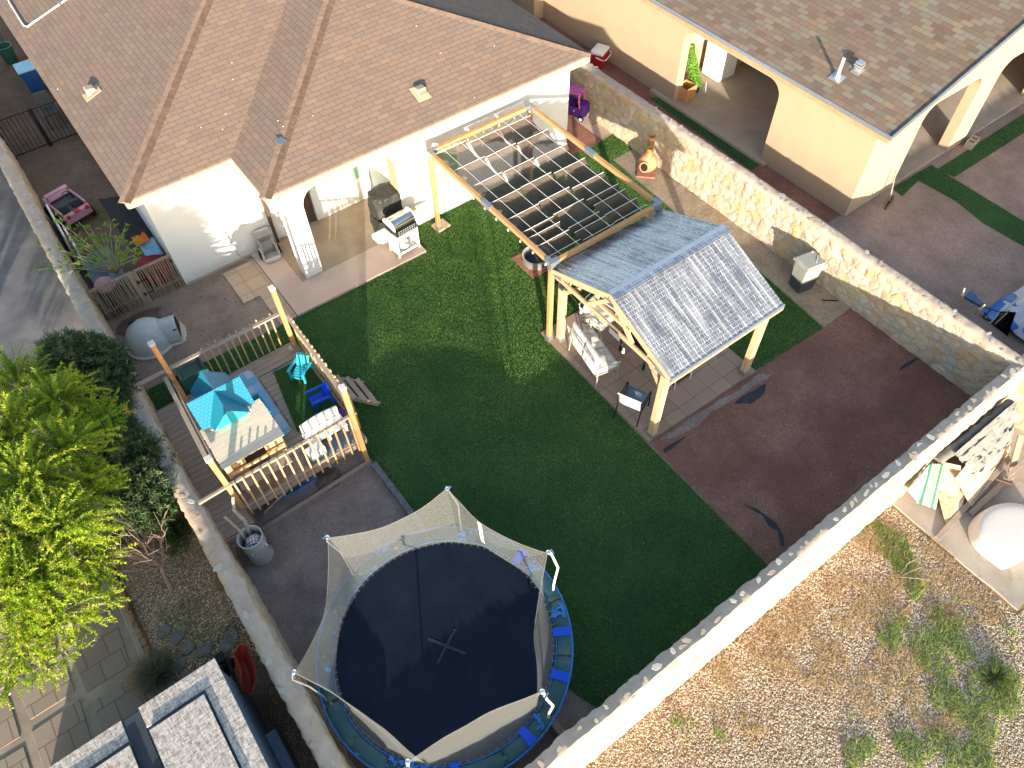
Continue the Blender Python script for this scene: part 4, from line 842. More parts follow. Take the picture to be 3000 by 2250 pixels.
T = thing('patio_table', 'dark low patio table under the gazebo roof', 'table', (8.6, 7.0, .045), .05)
b = MB(); b.bx(-.42, .42, -.42, .42, .55, .585); b.build('tabletop', 'black_metal', T, local=True, bevel=.01)
for sx_ in (-.37, .37):
    for sy_ in (-.37, .37): b = MB(); leg(b, sx_, sy_, 0, .55, .04); b.build('leg', 'black_metal', T, local=True)
# sling chair at the front post, facing +X / +Y
def sling_chair(label, loc, rz, mat='sling'):
    T = thing('sling_chair', label, 'chair', loc, rz); h = .42; w_ = .52
    b = MB()
    def sf(u, v): x = -.24 + .5 * u; y = (v - .5) * (w_ - .04); return (x, y, h - .02 * math.sin(PI * u) * 1.4 + .015 * u)
    b.sheet(sf, 6, 4); b.build('seat', mat, T, smooth=True, local=True, solid=.008)
    b = MB(); b.sheet(lambda u, v: (-.25 - .10 * u, (v - .5) * (w_ - .04), h + .02 + .42 * u), 6, 4); b.build('backrest', 'cream_plastic', T, smooth=True, local=True, solid=.008)
    for s in (-1, 1):
        y = s * w_ / 2; b = MB(); b.tube([(-.36, y, h + .48), (-.25, y, h), (-.34, y, 0)], .014, 7); b.build('back_leg', 'black_metal', T, local=True)
        b = MB(); b.tube([(-.28, y, h + .20), (.2, y, h + .20), (.26, y, h + .1), (.28, y, 0)], .014, 7); b.build('front_leg', 'black_metal', T, local=True)
        b = MB(); b.tube([(-.25, y, h), (.26, y, h)], .014, 7); b.build('side_rail', 'black_metal', T, local=True)
    b = MB(); b.tube([(-.36, -w_ / 2, h + .48), (-.37, 0, h + .49), (-.36, w_ / 2, h + .48)], .016, 7); b.build('top_rail', 'white_metal', T, local=True)
    return T
sling_chair('dark sling chair with pale back beside the front gazebo post', (7.32, 5.95, .045), .42)
T = thing('camp_chair', 'black backed camp chair with thin white legs under the gazebo eave', 'chair', (8.65, 5.86, .045))
b = MB(); b.box((8.66, 5.88, .34), (.50, .03, .42), m=Matrix.Rotation(-.12, 3, 'X')); b.build('panel', 'black_cover', T); 
for x in (8.42, 8.90): b = MB(); b.tube([(x, 5.84, .62), (x + .005, 5.80, .05)], .012, 6); b.build('leg', 'white_metal', T)

# ================================================================ TRAMPOLINE
TC = Vector((1.26, 3.93, 0)); TZ = .90
T = thing('trampoline', 'round trampoline with sagging grey net and torn blue pads', 'trampoline', tuple(TC))
def circ(r, z, n=72, c=TC): return [(c.x + r * math.cos(2 * PI * i / n), c.y + r * math.sin(2 * PI * i / n), z) for i in range(n + 1)]
b = MB(); b.tube(circ(1.99, TZ - .03), .028, 8, False); b.build('frame', 'galvanised', T, smooth=True)
b = MB(); V = [(TC.x, TC.y, TZ - .05)]; rings = 10; n = 72
for k in range(1, rings + 1):
    r = 1.79 * k / rings; V += [(TC.x + r * math.cos(2 * PI * i / n), TC.y + r * math.sin(2 * PI * i / n), TZ - .05 * (1 - (k / rings) ** 2)) for i in range(n)]
F = [(0, 1 + i, 1 + (i + 1) % n) for i in range(n)] + [(1 + (k - 1) * n + i, 1 + (k - 1) * n + (i + 1) % n, 1 + k * n + (i + 1) % n, 1 + k * n + i) for k in range(1, rings) for i in range(n)]
b.add(V, F); MATO = b.build('mat', 'tramp_mat', T, smooth=True)
MT['mat_tape'] = plain('mat_tape', (.020, .025, .042), .8)
b = MB(); b.box((TC.x + .01, TC.y - .02, TZ - .044), (.68, .045, .003), R(-58)); b.box((TC.x + .01, TC.y - .02, TZ - .041), (.62, .045, .003), R(28)); b.build('cross_mark', 'mat_tape', MATO)
sp = None
for i in range(96):
    a = 2 * PI * i / 96; p = Vector((TC.x + math.cos(a) * 1.88, TC.y + math.sin(a) * 1.88, TZ - .005))
    if sp is None: b = MB(); b.tube([(-.10, 0, 0), (.10, 0, 0)], .008, 5); sp = b.build('spring', 'steel_bracket', T, local=True); o = sp
    else: o = sp.copy(); COL.objects.link(o)
    o.location = p - T.location; o.rotation_euler = (0, 0, a)
def pad(a0, a1, nm='pad', mat='pad'):
    b = MB(); m_ = max(3, int((a1 - a0) / R(5)))
    def f(u, v):
        a = a0 + (a1 - a0) * u; r = 1.84 + .26 * v + .012 * noise.noise(Vector((a * 5, v * 3, 0))); return (TC.x + r * math.cos(a), TC.y + r * math.sin(a), TZ + .028 * math.sin(PI * min(1, v)) + .02 + .008 * noise.noise(Vector((a * 14, v * 8, 2))))
    b.sheet(f, m_, 6); return b.build(nm, mat, T, smooth=True, solid=.012)
for i in range(8):
    a = R(-150 + i * 27); 
    pad(a, a + R(26.4))
for a in (62, 84, 106, 128, 150, 172, 190): pad(R(a), R(a + 20))
b = MB(); b.tube(circ(2.10, TZ + .01, 96), .022, 7, False); b.build('rim_piping', 'tarp_blue', T, smooth=True)
b = MB(); b.tube(circ(1.84, TZ + .035, 96), .008, 5, False); b.build('pad_edge', 'tarp_blue', T, smooth=True)
for a in (-31, -52, -83, -119, -140, 14): # bright unfaded straps and tufts of torn vinyl
    b = MB(); aa = R(a)
    b.sheet(lambda u, v, aa=aa: (TC.x + (1.80 + .29 * v) * math.cos(aa + (u - .5) * .075), TC.y + (1.80 + .29 * v) * math.sin(aa + (u - .5) * .075), TZ + .062 + .008 * math.sin(PI * v)), 3, 5); b.build('strap', 'blue_plastic', T, solid=.006)
b = MB(); rr = random.Random(5)
for a in (-20, -21, -22, 4, 5, 6, -75, -123, -127, -131, -135, -138, -145, -148):
    for k in range(9):
        aa = R(a + rr.uniform(-2, 2)); r = rr.uniform(1.84, 2.06); b.box((TC.x + r * math.cos(aa), TC.y + r * math.sin(aa), TZ + .07 + rr.random() * .012), (rr.uniform(.03, .09), rr.uniform(.015, .04), .01), rr.random() * 3, None)
o = b.build('torn_vinyl', 'tarp_blue', T); o['kind'] = 'stuff'
HC = Vector((1.17, 4.03, 0)); HA = [48, -10, -71, -130, 169, 108]; HZ = 2.42; tops = []
for k, a in enumerate(HA):
    aa = R(a); tp = HC + Vector((math.cos(aa) * 2.05, math.sin(aa) * 2.05, HZ)); tops.append(tp); base = TC + Vector((math.cos(aa) * 2.03, math.sin(aa) * 2.03, 0)); dirn = Vector((math.cos(aa), math.sin(aa), 0))
    near = a in (-71, -130, -10)
    pth = [base + Vector((0, 0, .05)), base + Vector((0, 0, 1.2)), base + dirn * .06 + Vector((0, 0, 1.85)), tp + dirn * .08 - Vector((0, 0, .22)), tp + dirn * .03 + Vector((0, 0, -.04)), tp]
    b = MB(); b.tube(pth, .021 if near else .014, 9); P = b.build('pole', 'white_metal' if near else 'galvanised', T, smooth=True)
    b = MB(); b.lathe([(0, -.03), (.035, -.02), (.04, .02), (.02, .04), (0, .045)], 12, tp); b.box(tp + dirn * .07 + Vector((.0, 0, -.05)), (.03, .10, .02), aa); b.build('cap', 'chrome', P, smooth=True)
for k in range(3):   # U shaped legs
    a0, a1 = R(k * 120 + 5), R(k * 120 + 55); q = [TC + Vector((math.cos(a) * 1.99, math.sin(a) * 1.99, z)) for a, z in ((a0, TZ - .03), (a0, .03), (a1, .03), (a1, TZ - .03))]; b = MB(); b.tube(q, .022, 7); b.build('leg', 'galvanised', T)
# net: hangs from the six pole tops, bows inward between them, ties in to the mat edge
order = sorted(range(6), key=lambda k: HA[k]); tp6 = [tops[k] for k in order]; an6 = [R(HA[k]) for k in order]; rr = random.Random(2); sg = [rr.uniform(.22, .34) for _ in range(6)]
sg[order.index(0)] = .20
def net(u, v):
    s = u * 6; k = int(s) % 6; t = s - int(s); a, c = tp6[k], tp6[(k + 1) % 6]; par = 4 * t * (1 - t)
    p = a.lerp(c, t); q = (HC - p); q.z = 0; top = p + q.normalized() * par * sg[k] * .45; top.z -= par * (.08 + sg[k] * .6)
    a0 = an6[k]; a1 = an6[(k + 1) % 6] + (2 * PI if k == 5 else 0); ang = a0 + (a1 - a0) * t; bot = TC + Vector((math.cos(ang) * 1.82, math.sin(ang) * 1.82, TZ - .01))
    w_ = v ** .85; m_ = top.lerp(bot, w_); inn = (TC - m_); inn.z = 0
    m_ += inn.normalized() * (.13 * math.sin(PI * v) * (.3 + .7 * par)) ; m_ += Vector((noise.noise(Vector((ang * 3, v * 2, 0))), noise.noise(Vector((ang * 3, v * 2, 7))), 0)) * .03
    return m_
b = MB(); b.sheet(net, 132, 14); NETO = b.build('net', 'net', T, smooth=True)
b = MB(); b.tube([net(i / 200 * .9999, 0) for i in range(201)], .007, 5, False); b.build('net_hem', 'net', T)
b = MB(); us = [order.index(5) / 6 + i / 60 for i in range(0)];
ku = order.index(0) ; b.sheet(lambda u, v: net(((ku) / 6 - .062 + .0065 * u) % 1, .02 + .42 * v) + Vector((0, 0, .015)), 2, 12); b.build('zip_strip', 'white_cloth', T, solid=.004)

# ================================================================ BARREL with sticks
T = thing('barrel', 'grey plastic barrel with a split side at the foot of the left wall', 'barrel', (-.52, 7.72, 0))
b = MB(); b.lathe([(.0, .004), (.215, .004), (.225, .03), (.225, .78), (.235, .80), (.235, .83), (.215, .83), (.21, .78), (.21, .12), (0, .12)], 40, (-.52, 7.72, 0)); b.build('shell', 'bucket_grey', T, smooth=True)
b = MB(); b.extr([(-.305, 7.62, .62), (-.295, 7.66, .30), (-.30, 7.60, .42)], (.012, -.004, 0)); b.build('crack', 'shade_and_ink', T)
T2 = thing('plaid_cloth', 'blue and white plaid cloth stuffed in the grey barrel', 'cloth', (-.50, 7.68, .6)); b = MB()
b.sheet(lambda u, v: (-.50 + (u - .5) * .34, 7.67 + (v - .5) * .32, .66 + .17 * (1 - ((u - .5) ** 2 + (v - .5) ** 2) * 4.2) + .05 * noise.noise(Vector((u * 6, v * 6, 1)))), 14, 14); b.build('cloth', 'plaid', T2, smooth=True, solid=.01)
def stick(label, pts, r, cat='stick', mat='driftwood', nm='branch'):
    b = MB(); P = [Vector(p) for p in pts]; Q = []
    for i in range(len(P) - 1): Q += [P[i].lerp(P[i + 1], j / 3) + Vector([random.uniform(-.008, .008) for _ in range(3)]) for j in range(3)]
    Q.append(P[-1]); n = len(Q); b.tube(Q, [r * (1 - .35 * i / n) for i in range(n)], 8); return tag(b.build(nm, mat, smooth=True), label, cat)
stick('crooked grey branch standing in the barrel beside the plaid cloth', [(-.58, 7.80, .5), (-.62, 7.92, .95), (-.70, 8.10, 1.25)], .035, 'branch')
stick('forked thick grey branch rising from the barrel toward the deck', [(-.50, 7.84, .5), (-.46, 7.98, .98), (-.50, 8.14, 1.22), (-.40, 8.26, 1.42)], .04, 'branch')
stick('thin pale plank leaning from the dirt onto the deck edge', [at(773, 1502, .02), at(870, 1408, .52)], .03, 'plank', 'old_wood_y', 'plank')

# ================================================================ PLAY DECK
DZ = .65; dx0, dx1, dy0, dy1 = -.32, 2.27, 8.42, 11.58
T = thing('play_deck', 'raised weathered timber play deck with slatted railings by the left wall', 'deck', (1, 10, 0)); DK = T
def boards(nm, x0, x1, y0, y1, w_, along='x', z=DZ):
    b = MB(); rr = random.Random(int(x0 * 100 + y0)); 
    if along == 'x':
        y = y0
        while y < y1 - .02: e = min(y + w_ - .008, y1); b.bx(x0 + rr.uniform(-.008, .008), x1 + rr.uniform(-.008, .008), y, e, z - .035, z + rr.uniform(-.003, .003)); y += w_
    else:
        x = x0
        while x < x1 - .02: e = min(x + w_ - .008, x1); b.bx(x, e, y0 + rr.uniform(-.008, .008), y1 + rr.uniform(-.008, .008), z - .035, z + rr.uniform(-.003, .003)); x += w_
    return b.build(nm, 'old_wood_x' if along == 'x' else 'old_wood_y', T, bevel=.003)
boards('decking', -.92, -.34, 8.05, 11.62, .142); boards('decking', -.33, 2.25, 11.14, 11.60, .14); boards('decking', -.33, 2.25, 8.45, 9.34, .142); boards('decking', -.33, 1.20, 9.345, 11.13, .142); boards('decking', 1.21, 2.25, 9.35, 11.12, .142, z=DZ - .008)
b = MB(); b.bx(dx0, dx1, dy0 - .02, dy0 + .02, DZ - .18, DZ - .037); b.build('rim_joist', 'old_wood_x', T); b = MB(); b.bx(dx0, dx1, dy1, dy1 + .04, DZ - .18, DZ - .037); b.build('rim_joist', 'old_wood_x', T)
b = MB(); b.bx(dx1 - .01, dx1 + .03, dy0 + .022, dy1 - .005, DZ - .18, DZ - .037); b.build('rim_joist', 'old_wood_y', T); b = MB(); b.bx(-.965, -.925, 8.0, 11.7, DZ - .16, DZ + .02); b.build('rim_joist', 'old_wood_y', T)
b = MB(); b.bx(-.92, -.35, 8.0, 8.04, DZ - .18, DZ - .02); b.bx(-.92, -.35, 7.93, 7.995, DZ - .26, DZ - .2); b.build('rim_joist', 'old_wood_x', T)
for (x, y, zt_, lx, ly) in ((-.27, 11.50, 2.50, .02, .03), (2.23, 11.46, 2.50, .0, 0.0), (2.14, 8.33, 2.60, 0, 0), (-.36, 8.47, 2.52, -.04, -.02)):
    b = MB(); b.bar((x, y, 0), (x + lx, y + ly, zt_), .095, .095); P = b.build('post', 'post_wood', T, bevel=.006)
    b = MB(); b.bx(x + lx - .06, x + lx + .06, y + ly - .06, y + ly + .06, zt_ - .05, zt_ + .012); c = b.build('post_cap', 'cream_plastic', P, bevel=.008)
b = MB()
for x in (.3, 1.2, 2.1, -.85): leg(b, x, 9.9, 0, DZ - .19, .09)
b.build('pier', 'old_wood_z', T)
RZ = 1.60
def rail(nm, a, c, w_=.085, h=.035, mat='old_wood_x'): b = MB(); b.bar(a, c, w_, h); return b.build(nm, mat, T, bevel=.004)
rail('rail', (-.90, 11.60, RZ), (-.32, 11.60, RZ)); rail('rail', (-.22, 11.60, RZ + .01), (.78, 11.60, RZ)); rail('rail', (.79, 11.595, RZ), (2.18, 11.56, RZ + .04))
rail('rail', (2.31, 11.42, RZ + .03), (2.26, 8.95, RZ), mat='old_wood_y'); rail('rail', (2.25, 8.94, RZ - .01), (2.2, 8.40, RZ + .02), mat='old_wood_y')
rail('rail', (-.37, 11.44, RZ), (-.46, 9.1, RZ), mat='old_wood_y'); rail('rail', (-.30, 11.44, RZ - .25), (-.38, 8.9, RZ - .2), .03, .10, mat='old_wood_y')
rail('rail', (-.94, 8.40, RZ - .02), (-.30, 8.40, RZ), .06, .05); rail('rail', (-.29, 8.40, RZ), (1.0, 8.38, RZ + .02), .06, .05); rail('rail', (1.01, 8.38, RZ + .02), (2.24, 8.36, RZ + .06), .06, .05)
rr = random.Random(9)
def baluster(a, c, s=.033): b = MB(); b.bar(a, c, s, s); b.build('baluster', 'old_wood_z', T)
for i in range(15):
    x = -.27 + i * .167; j = rr.uniform(-.015, .015); baluster((x + j, 8.345, DZ - .18), (x, 8.335, RZ + .10 + rr.uniform(-.02, .02)))
for i in range(11): x = .50 + i * .152; baluster((x + rr.uniform(-.03, .03), 11.655, DZ - .14), (x, 11.65, RZ + .07 + rr.uniform(-.03, .03)), .03)
for i in range(17): y = 11.3 - i * .158; baluster((2.335, y, DZ - .14), (2.325, y + rr.uniform(-.03, .03), RZ + .08 + rr.uniform(-.02, .03)), .034)
b = MB(); b.bx(dx0, 2.2, 8.36, 8.40, DZ + .08, DZ + .12); b.build('lower_rail', 'old_wood_x', T)
# pallet stairs on the lawn side
T = thing('plank_steps', 'rough plank steps leaning from the lawn to the play deck', 'steps', (2.6, 9.8, 0))
sa = [(2.34, 10.35, .58), (3.06, 10.1, .03)]; sb = [(2.38, 9.75, .55), (3.06, 9.38, .05)]
for (a, c) in (sa, sb): b = MB(); b.bar(a, c, .045, .12); b.build('stringer', 'old_wood_x', T)
for i in range(4):
    t = .10 + i * .26; a = Vector(sa[0]).lerp(Vector(sa[1]), t); c = Vector(sb[0]).lerp(Vector(sb[1]), t); d = (c - a).normalized(); b = MB(); b.bar(a - d * .05 + Vector((0, 0, .08)), c + d * .07 + Vector((0, 0, .08)), .11, .03); b.build('tread', 'old_wood_y', T, bevel=.004)
# turf rug on the deck
RG = [(1.24, 9.36), (2.24, 9.33), (2.24, 11.0), (1.53, 11.06)]
T = thing('turf_rug', 'square of artificial turf laid on the play deck under the toy chairs', 'turf rug', (1.9, 10.2, DZ))
b = MB(); b.prism(RG, DZ - .004, DZ + .006); b.build('backing', 'turf_base', T)
Pp = scatter(RG, 9000); nn = len(Pp); a = rng.random(nn) * 6.28; hh = .014 + .014 * rng.random(nn); ww = .004
V = np.stack([np.stack([Pp[:, 0] - ww, Pp[:, 1], np.full(nn, DZ + .005)], 1), np.stack([Pp[:, 0] + ww, Pp[:, 1] + ww * np.sin(a), np.full(nn, DZ + .005)], 1), np.stack([Pp[:, 0] + np.cos(a) * .008, Pp[:, 1] + np.sin(a) * .008, DZ + .005 + hh], 1)], 1).reshape(-1, 3)
o = npmesh('pile', V, np.arange(3 * nn).reshape(nn, 3), 'turf_blade', T, rnd=rng.random(nn) * .5, loc=T.location); o['kind'] = 'stuff'
b = MB(); b.prism([(1.50, 11.06), (1.56, 11.10), (2.26, 11.04), (2.26, 11.0), (1.56, 11.06)], DZ - .002, DZ + .010); tag(b.build('edging_cloth', 'dusty_blue'), 'dark blue cloth strip along the back edge of the turf rug', 'cloth strip')
# play mat
T = thing('play_mat', 'pale blue patterned play mat under the toy house', 'play mat', (.55, 10.4, DZ)); b = MB(); pl = []
for (cx, cy, a0) in ((1.06, 11.34, 0), (.0, 11.34, 90), (.0, 9.55, 180), (1.06, 9.55, 270)):
    for i in range(5): aa = R(a0 + i * 22.5); pl.append((cx + .1 * math.cos(aa), cy + .1 * math.sin(aa)))
b.prism(pl, DZ + .005, DZ + .018); b.build('mat', 'play_mat', T)
b = MB(); b.tube([(x, y, DZ + .018) for x, y in pl + [pl[0]]], .006, 5, False); b.build('edge', 'bluewhite', T)
mm = random.Random(4)
for k in range(9):
    x = .92 + mm.uniform(-.02, .12); y = 9.65 + k * .19; b = MB(); 
    for j in range(4): b.box((x + mm.uniform(-.05, .05), y + mm.uniform(-.04, .04), DZ + .020), (mm.uniform(.03, .07), .010, .002), mm.choice((0, PI / 2, .7)))
    b.build('printed_mark', 'bluewhite', T)
# playhouse
T = thing('playhouse', 'teal plastic toy playhouse with crossed gable roof', 'playhouse', (.27, 10.2, DZ)); PH = T
b = MB(); x0, x1, y0, y1, z1 = -.14, .68, 9.76, 10.64, 1.52
for q in ((x0, x1, y0, y0 + .03), (x0, x1, y1 - .03, y1), (x0, x0 + .03, y0 + .03, y1 - .03), (x1 - .03, x1, y0 + .03, y1 - .03)): b.bx(*q, DZ + .02, z1)
b.build('wall', 'cream_plastic', T)
def gable_roof(T, x0, x1, y0, y1, ze_, zr, axis):
    if axis == 'x': m_ = (y0 + y1) / 2; fs = [([(x0, y0, ze_), (x1, y0, ze_), (x1, m_, zr), (x0, m_, zr)], (1, 0, 0)), ([(x0, y1, ze_), (x1, y1, ze_), (x1, m_, zr), (x0, m_, zr)], (1, 0, 0))]
    else: m_ = (x0 + x1) / 2; fs = [([(x0, y0, ze_), (x0, y1, ze_), (m_, y1, zr), (m_, y0, zr)], (0, 1, 0)), ([(x1, y0, ze_), (x1, y1, ze_), (m_, y1, zr), (m_, y0, zr)], (0, 1, 0))]
    return roof_mesh('roof', 'moulded_roof', fs, T, .025)
gable_roof(T, -.27, .80, 9.80, 10.62, 1.60, 2.00, 'x'); gable_roof(T, -.10, .64, 9.62, 10.80, 1.62, 1.985, 'y')
b = MB(); b.extr([(-.02, 9.70, 1.5), (.56, 9.70, 1.5), (.56, 9.70, 1.66), (.27, 9.70, 1.92), (-.02, 9.70, 1.66)], (0, .02, 0)); b.extr([(-.02, 10.68, 1.5), (.56, 10.68, 1.5), (.56, 10.68, 1.66), (.27, 10.68, 1.92), (-.02, 10.68, 1.66)], (0, .02, 0)); b.build('gable', 'bright_teal', T)
b = MB(); b.extr([(-.20, 9.95, 1.45), (-.20, 10.45, 1.45), (-.20, 10.45, 1.7), (-.20, 10.21, 1.93), (-.20, 9.95, 1.7)], (.02, 0, 0)); b.extr([(.72, 9.95, 1.45), (.72, 10.45, 1.45), (.72, 10.45, 1.7), (.72, 10.21, 1.93), (.72, 9.95, 1.7)], (.02, 0, 0)); b.build('gable', 'bright_teal', T)
b = MB(); b.bx(.70, 1.0, 9.85, 10.3, 1.02, 1.06); b.bx(.97, 1.0, 9.85, 10.3, .67, 1.02); b.bx(.70, .97, 9.85, 9.88, .67, 1.2); b.bx(.70, .97, 10.27, 10.3, .67, 1.2); b.build('counter', 'teal_plastic', T)
# plank topped stand
T = thing('plank_stand', 'plank topped wooden play stand at the front of the deck', 'stand', (.3, 9.3, DZ)); b = MB()
rr = random.Random(3); y = 8.86
while y < 9.9: b.bx(-.32 + rr.uniform(-.006, .006), .93 + rr.uniform(-.006, .006), y, y + .112, 1.47, 1.495 + rr.uniform(0, .003)); y += .118
b.build('top', 'new_plank', T, bevel=.003)
for x in (-.26, .86):
    for y in (8.98, 9.82): b = MB(); leg(b, x, y, DZ, 1.468, .07); b.build('leg', 'cabinet_wood', T)
for x0, x1 in ((-.22, .10), (.52, .82)): b = MB(); b.bx(x0, x1, 8.95, 8.98, DZ + .1, 1.44); b.build('panel', 'cabinet_wood', T)
b = MB(); b.bx(-.22, .82, 8.99, 9.80, DZ + .30, DZ + .33); b.build('shelf', 'door_brown', T)
b = MB(); b.bx(-.22, .82, 8.84, 8.88, 1.16, 1.22); b.build('rail', 'cabinet_wood', T)
b = MB(); b.bx(-.22, .82, 8.55, 8.80, DZ + .36, DZ + .39); [leg(b, x, 8.67, DZ, DZ + .36, .05) for x in (-.15, .3, .75)]; b.build('bench', 'old_wood_x', T)
# slide
T = thing('slide', 'dark green plastic slide off the back of the play deck', 'slide', (.1, 12.2, 0)); b = MB()
def slf(u, v):
    y = 11.68 + 1.25 * v; z = .72 - .62 * (v ** 1.15); x = .12 + (u - .5) * .56; e = abs(u - .5) * 2; return (x, y, z + .17 * max(0, e - .72) / .28)
b.sheet(slf, 14, 16); b.build('chute', 'slide_green', T, smooth=True, solid=.02)
b = MB(); b.box((.12, 11.66, .9), (.62, .03, .36)); b.build('top_rail', 'slide_green', T, bevel=.01)
b = MB(); b.tube([(-.14, 11.72, .70), (-.14, 12.95, .06)], .03, 8); b.tube([(.38, 11.72, .70), (.38, 12.95, .06)], .03, 8); b.build('side_wall', 'slide_green', T, smooth=True)
# toy chairs
def toy_chair(label, mat, loc, rz):
    T = thing('toy_chair', label, 'toy chair', loc, rz, 'plastic toy chairs on the deck'); b = MB()
    for i in range(5): x = -.02 + i * .058; b.bx(x - .02, x + .032, -.13, .13, .17 - i * .008 + .0, .185 - i * .008 + .02) 
    b.build('seat', mat, T, local=True, bevel=.006)
    b = MB()
    for i in range(4):
        y = -.105 + i * .07; h = .50 - .03 * abs(i - 1.5); b.bar((-.04, y, .16), (-.20, y * 1.15, h), .062, .018, up=(1, 0, 0))
    b.build('backrest', mat, T, local=True, bevel=.006)
    for s in (-1, 1):
        b = MB(); b.bx(-.16, .24, s * .17 - .03, s * .17 + .03, .285, .31); b.build('armrest', mat, T, local=True, bevel=.01)
        b = MB(); b.bar((.20, s * .165, 0), (.20, s * .165, .285), .05, .03); b.build('front_leg', mat, T, local=True); b = MB(); b.bar((-.22, s * .15, 0), (-.08, s * .15, .285), .03, .06); b.build('back_leg', mat, T, local=True)
    return T
toy_chair('light cyan plastic toy chair on the turf rug near the lawn rail', 'bright_teal', (2.02, 10.62, DZ + .006), R(215))
toy_chair('royal blue plastic toy chair on the turf rug beside the white toy bench', 'blue_plastic', (2.02, 9.72, DZ + .006), R(175))
# white toy bench
T = thing('toy_bench', 'white plastic toy bench behind the front railing', 'toy bench', (1.7, 8.85, DZ)); b = MB()
b.sheet(lambda u, v: (1.28 + .82 * u, 9.14 - .05 * v + .04 * math.sin(PI * u) * 0, DZ + .10 + .40 * v + .05 * math.sin(PI * u)), 10, 4); b.build('backrest', 'white_plastic', T, solid=.05, bevel=.01)
b = MB(); b.box((1.68, 8.92, DZ + .22), (.86, .34, .05)); b.build('seat', 'white_plastic', T, bevel=.015)
for x in (1.3, 1.69, 2.06): b = MB(); b.box((x, 8.9, DZ + .11), (.05, .30, .20)); b.build('leg', 'white_plastic', T)
b = MB(); b.box((1.32, 8.64, DZ + .14), (.34, .22, .26), .1); tag(b.build('storage_bin', 'white_plastic', bevel=.02), 'small white storage bin against the front railing', 'bin')
b = MB(); b.box((1.55, 8.60, DZ + .02), (1.0, .26, .03), .02); tag(b.build('grey_tarp', 'sling', bevel=.01), 'grey cloth lying under the white toy bench', 'cloth')
b = MB(); b.lathe([(.0, 0), (.10, .0), (.12, .06), (.07, .12), (0, .13)], 12, (2.12, 9.22, DZ), sx=1.2); tag(b.build('toy_bag', 'purple_plastic', smooth=True), 'dark purple toy between the blue chair and the corner post', 'toy')
b = MB(); b.lathe([(.0, 0), (.09, .0), (.10, .02), (.085, .025), (.08, .01), (0, .008)], 18, (1.0, 8.98, DZ)); tag(b.build('dish', 'grey_plastic', smooth=True), 'grey round bowl beside the plank stand', 'bowl')
b = MB(); b.tube([(-.28, 8.86, DZ + .05), (-.24, 8.86, DZ + .34)], .05, 12); b.tube([(-.24, 8.86, DZ + .34), (-.18, 8.82, DZ + .40), (-.1, 8.80, DZ + .36)], .03, 8); tag(b.build('water_jug', 'dusty_blue', smooth=True), 'dark blue green jug hanging by the front left deck post', 'jug')
b = MB(); p = (2.12, 11.40, DZ); b.lathe([(0, 0), (.05, 0), (.055, .05), (.03, .1), (0, .11)], 10, p); tag(b.build('toy_lantern', 'cream_plastic', smooth=True), 'small cream lantern on the deck at the back right post', 'lantern')

# ================================================================ UNDER THE DECK EDGE: surf board like toy with lettering
pa, pb = at(812, 1462, .05), at(925, 1395, .05); d = (pb - pa); Lb = d.length * 1.08; ang = math.atan2(d.y, d.x); c_ = (pa + pb) / 2
T = thing('toy_board', 'faded blue toy boat hull with black lettering in the dirt by the deck', 'toy board', (c_.x, c_.y, .01), ang)
b = MB()
def hull(sgn):
    def f(u, v):
        x = (u - .5) * Lb; w_ = .13 * (1 - abs(2 * u - 1) ** 3.2) ** .5 * (.78 + .42 * u); y = (v - .5) * 2 * w_; return (x, y, .03 + sgn * .045 * (1 - (2 * v - 1) ** 2) * (1 - abs(2 * u - 1) ** 4))
    return f
b.sheet(hull(1), 28, 8); b.sheet(hull(-1), 28, 8); b.build('hull', 'dusty_blue', T, smooth=True, local=True)
MT['hull_blue'] = plain('hull_blue', (.06, .12, .23), .6, var=.25, vs=9); T.children[0].data.materials[0] = MT['hull_blue']
cu = bpy.data.curves.new('lettering', 'FONT'); cu.body = 'N TRASFTALK'; cu.size = .075; cu.extrude = .002; cu.align_x = 'CENTER'; cu.align_y = 'CENTER'; cu.space_character = 1.12
tmp = bpy.data.objects.new('lettering', cu); COL.objects.link(tmp); dg = bpy.context.evaluated_depsgraph_get(); me = bpy.data.meshes.new_from_object(tmp.evaluated_get(dg)); bpy.data.objects.remove(tmp)
me.materials.clear(); me.materials.append(MT['shade_and_ink']); o = bpy.data.objects.new('lettering', me); COL.objects.link(o); o.parent = T; o.location = (.02, -.05, .076); o.rotation_euler = (.08, 0, 0)  # plain black ink of the lettering
# spoil heap and hollow in the dirt
def mound(name, c, r, h, mat, label, seed=0, sy=1.0):
    b = MB()
    def f(u, v):
        rr_ = v * r * (1 + .18 * noise.noise(Vector((math.cos(u * 2 * PI) * 2, math.sin(u * 2 * PI) * 2, seed)))); x = c[0] + rr_ * math.cos(u * 2 * PI); y = c[1] + rr_ * math.sin(u * 2 * PI) * sy; k = 1 - v
        return (x, y, .003 + h * k * k * (3 - 2 * k) * (1 + .5 * noise.noise(Vector((x * 8, y * 8, seed)))) + .012 * noise.noise(Vector((x * 22, y * 22, seed))) * k)
    b.sheet(f, 40, 12); o = b.build(name, mat, smooth=True); o['kind'] = 'structure'; return o
mound('dirt_mound', (1.28, 8.45), .30, .07, 'side_dirt', 'heap', 3); mound('dirt_mound', (-.25, 14.95), .62, .06, 'side_dirt', 'heap', 5, .5); mound('dirt_mound', (.35, 14.9), .30, .05, 'brown_dirt', 'heap', 6, .6)
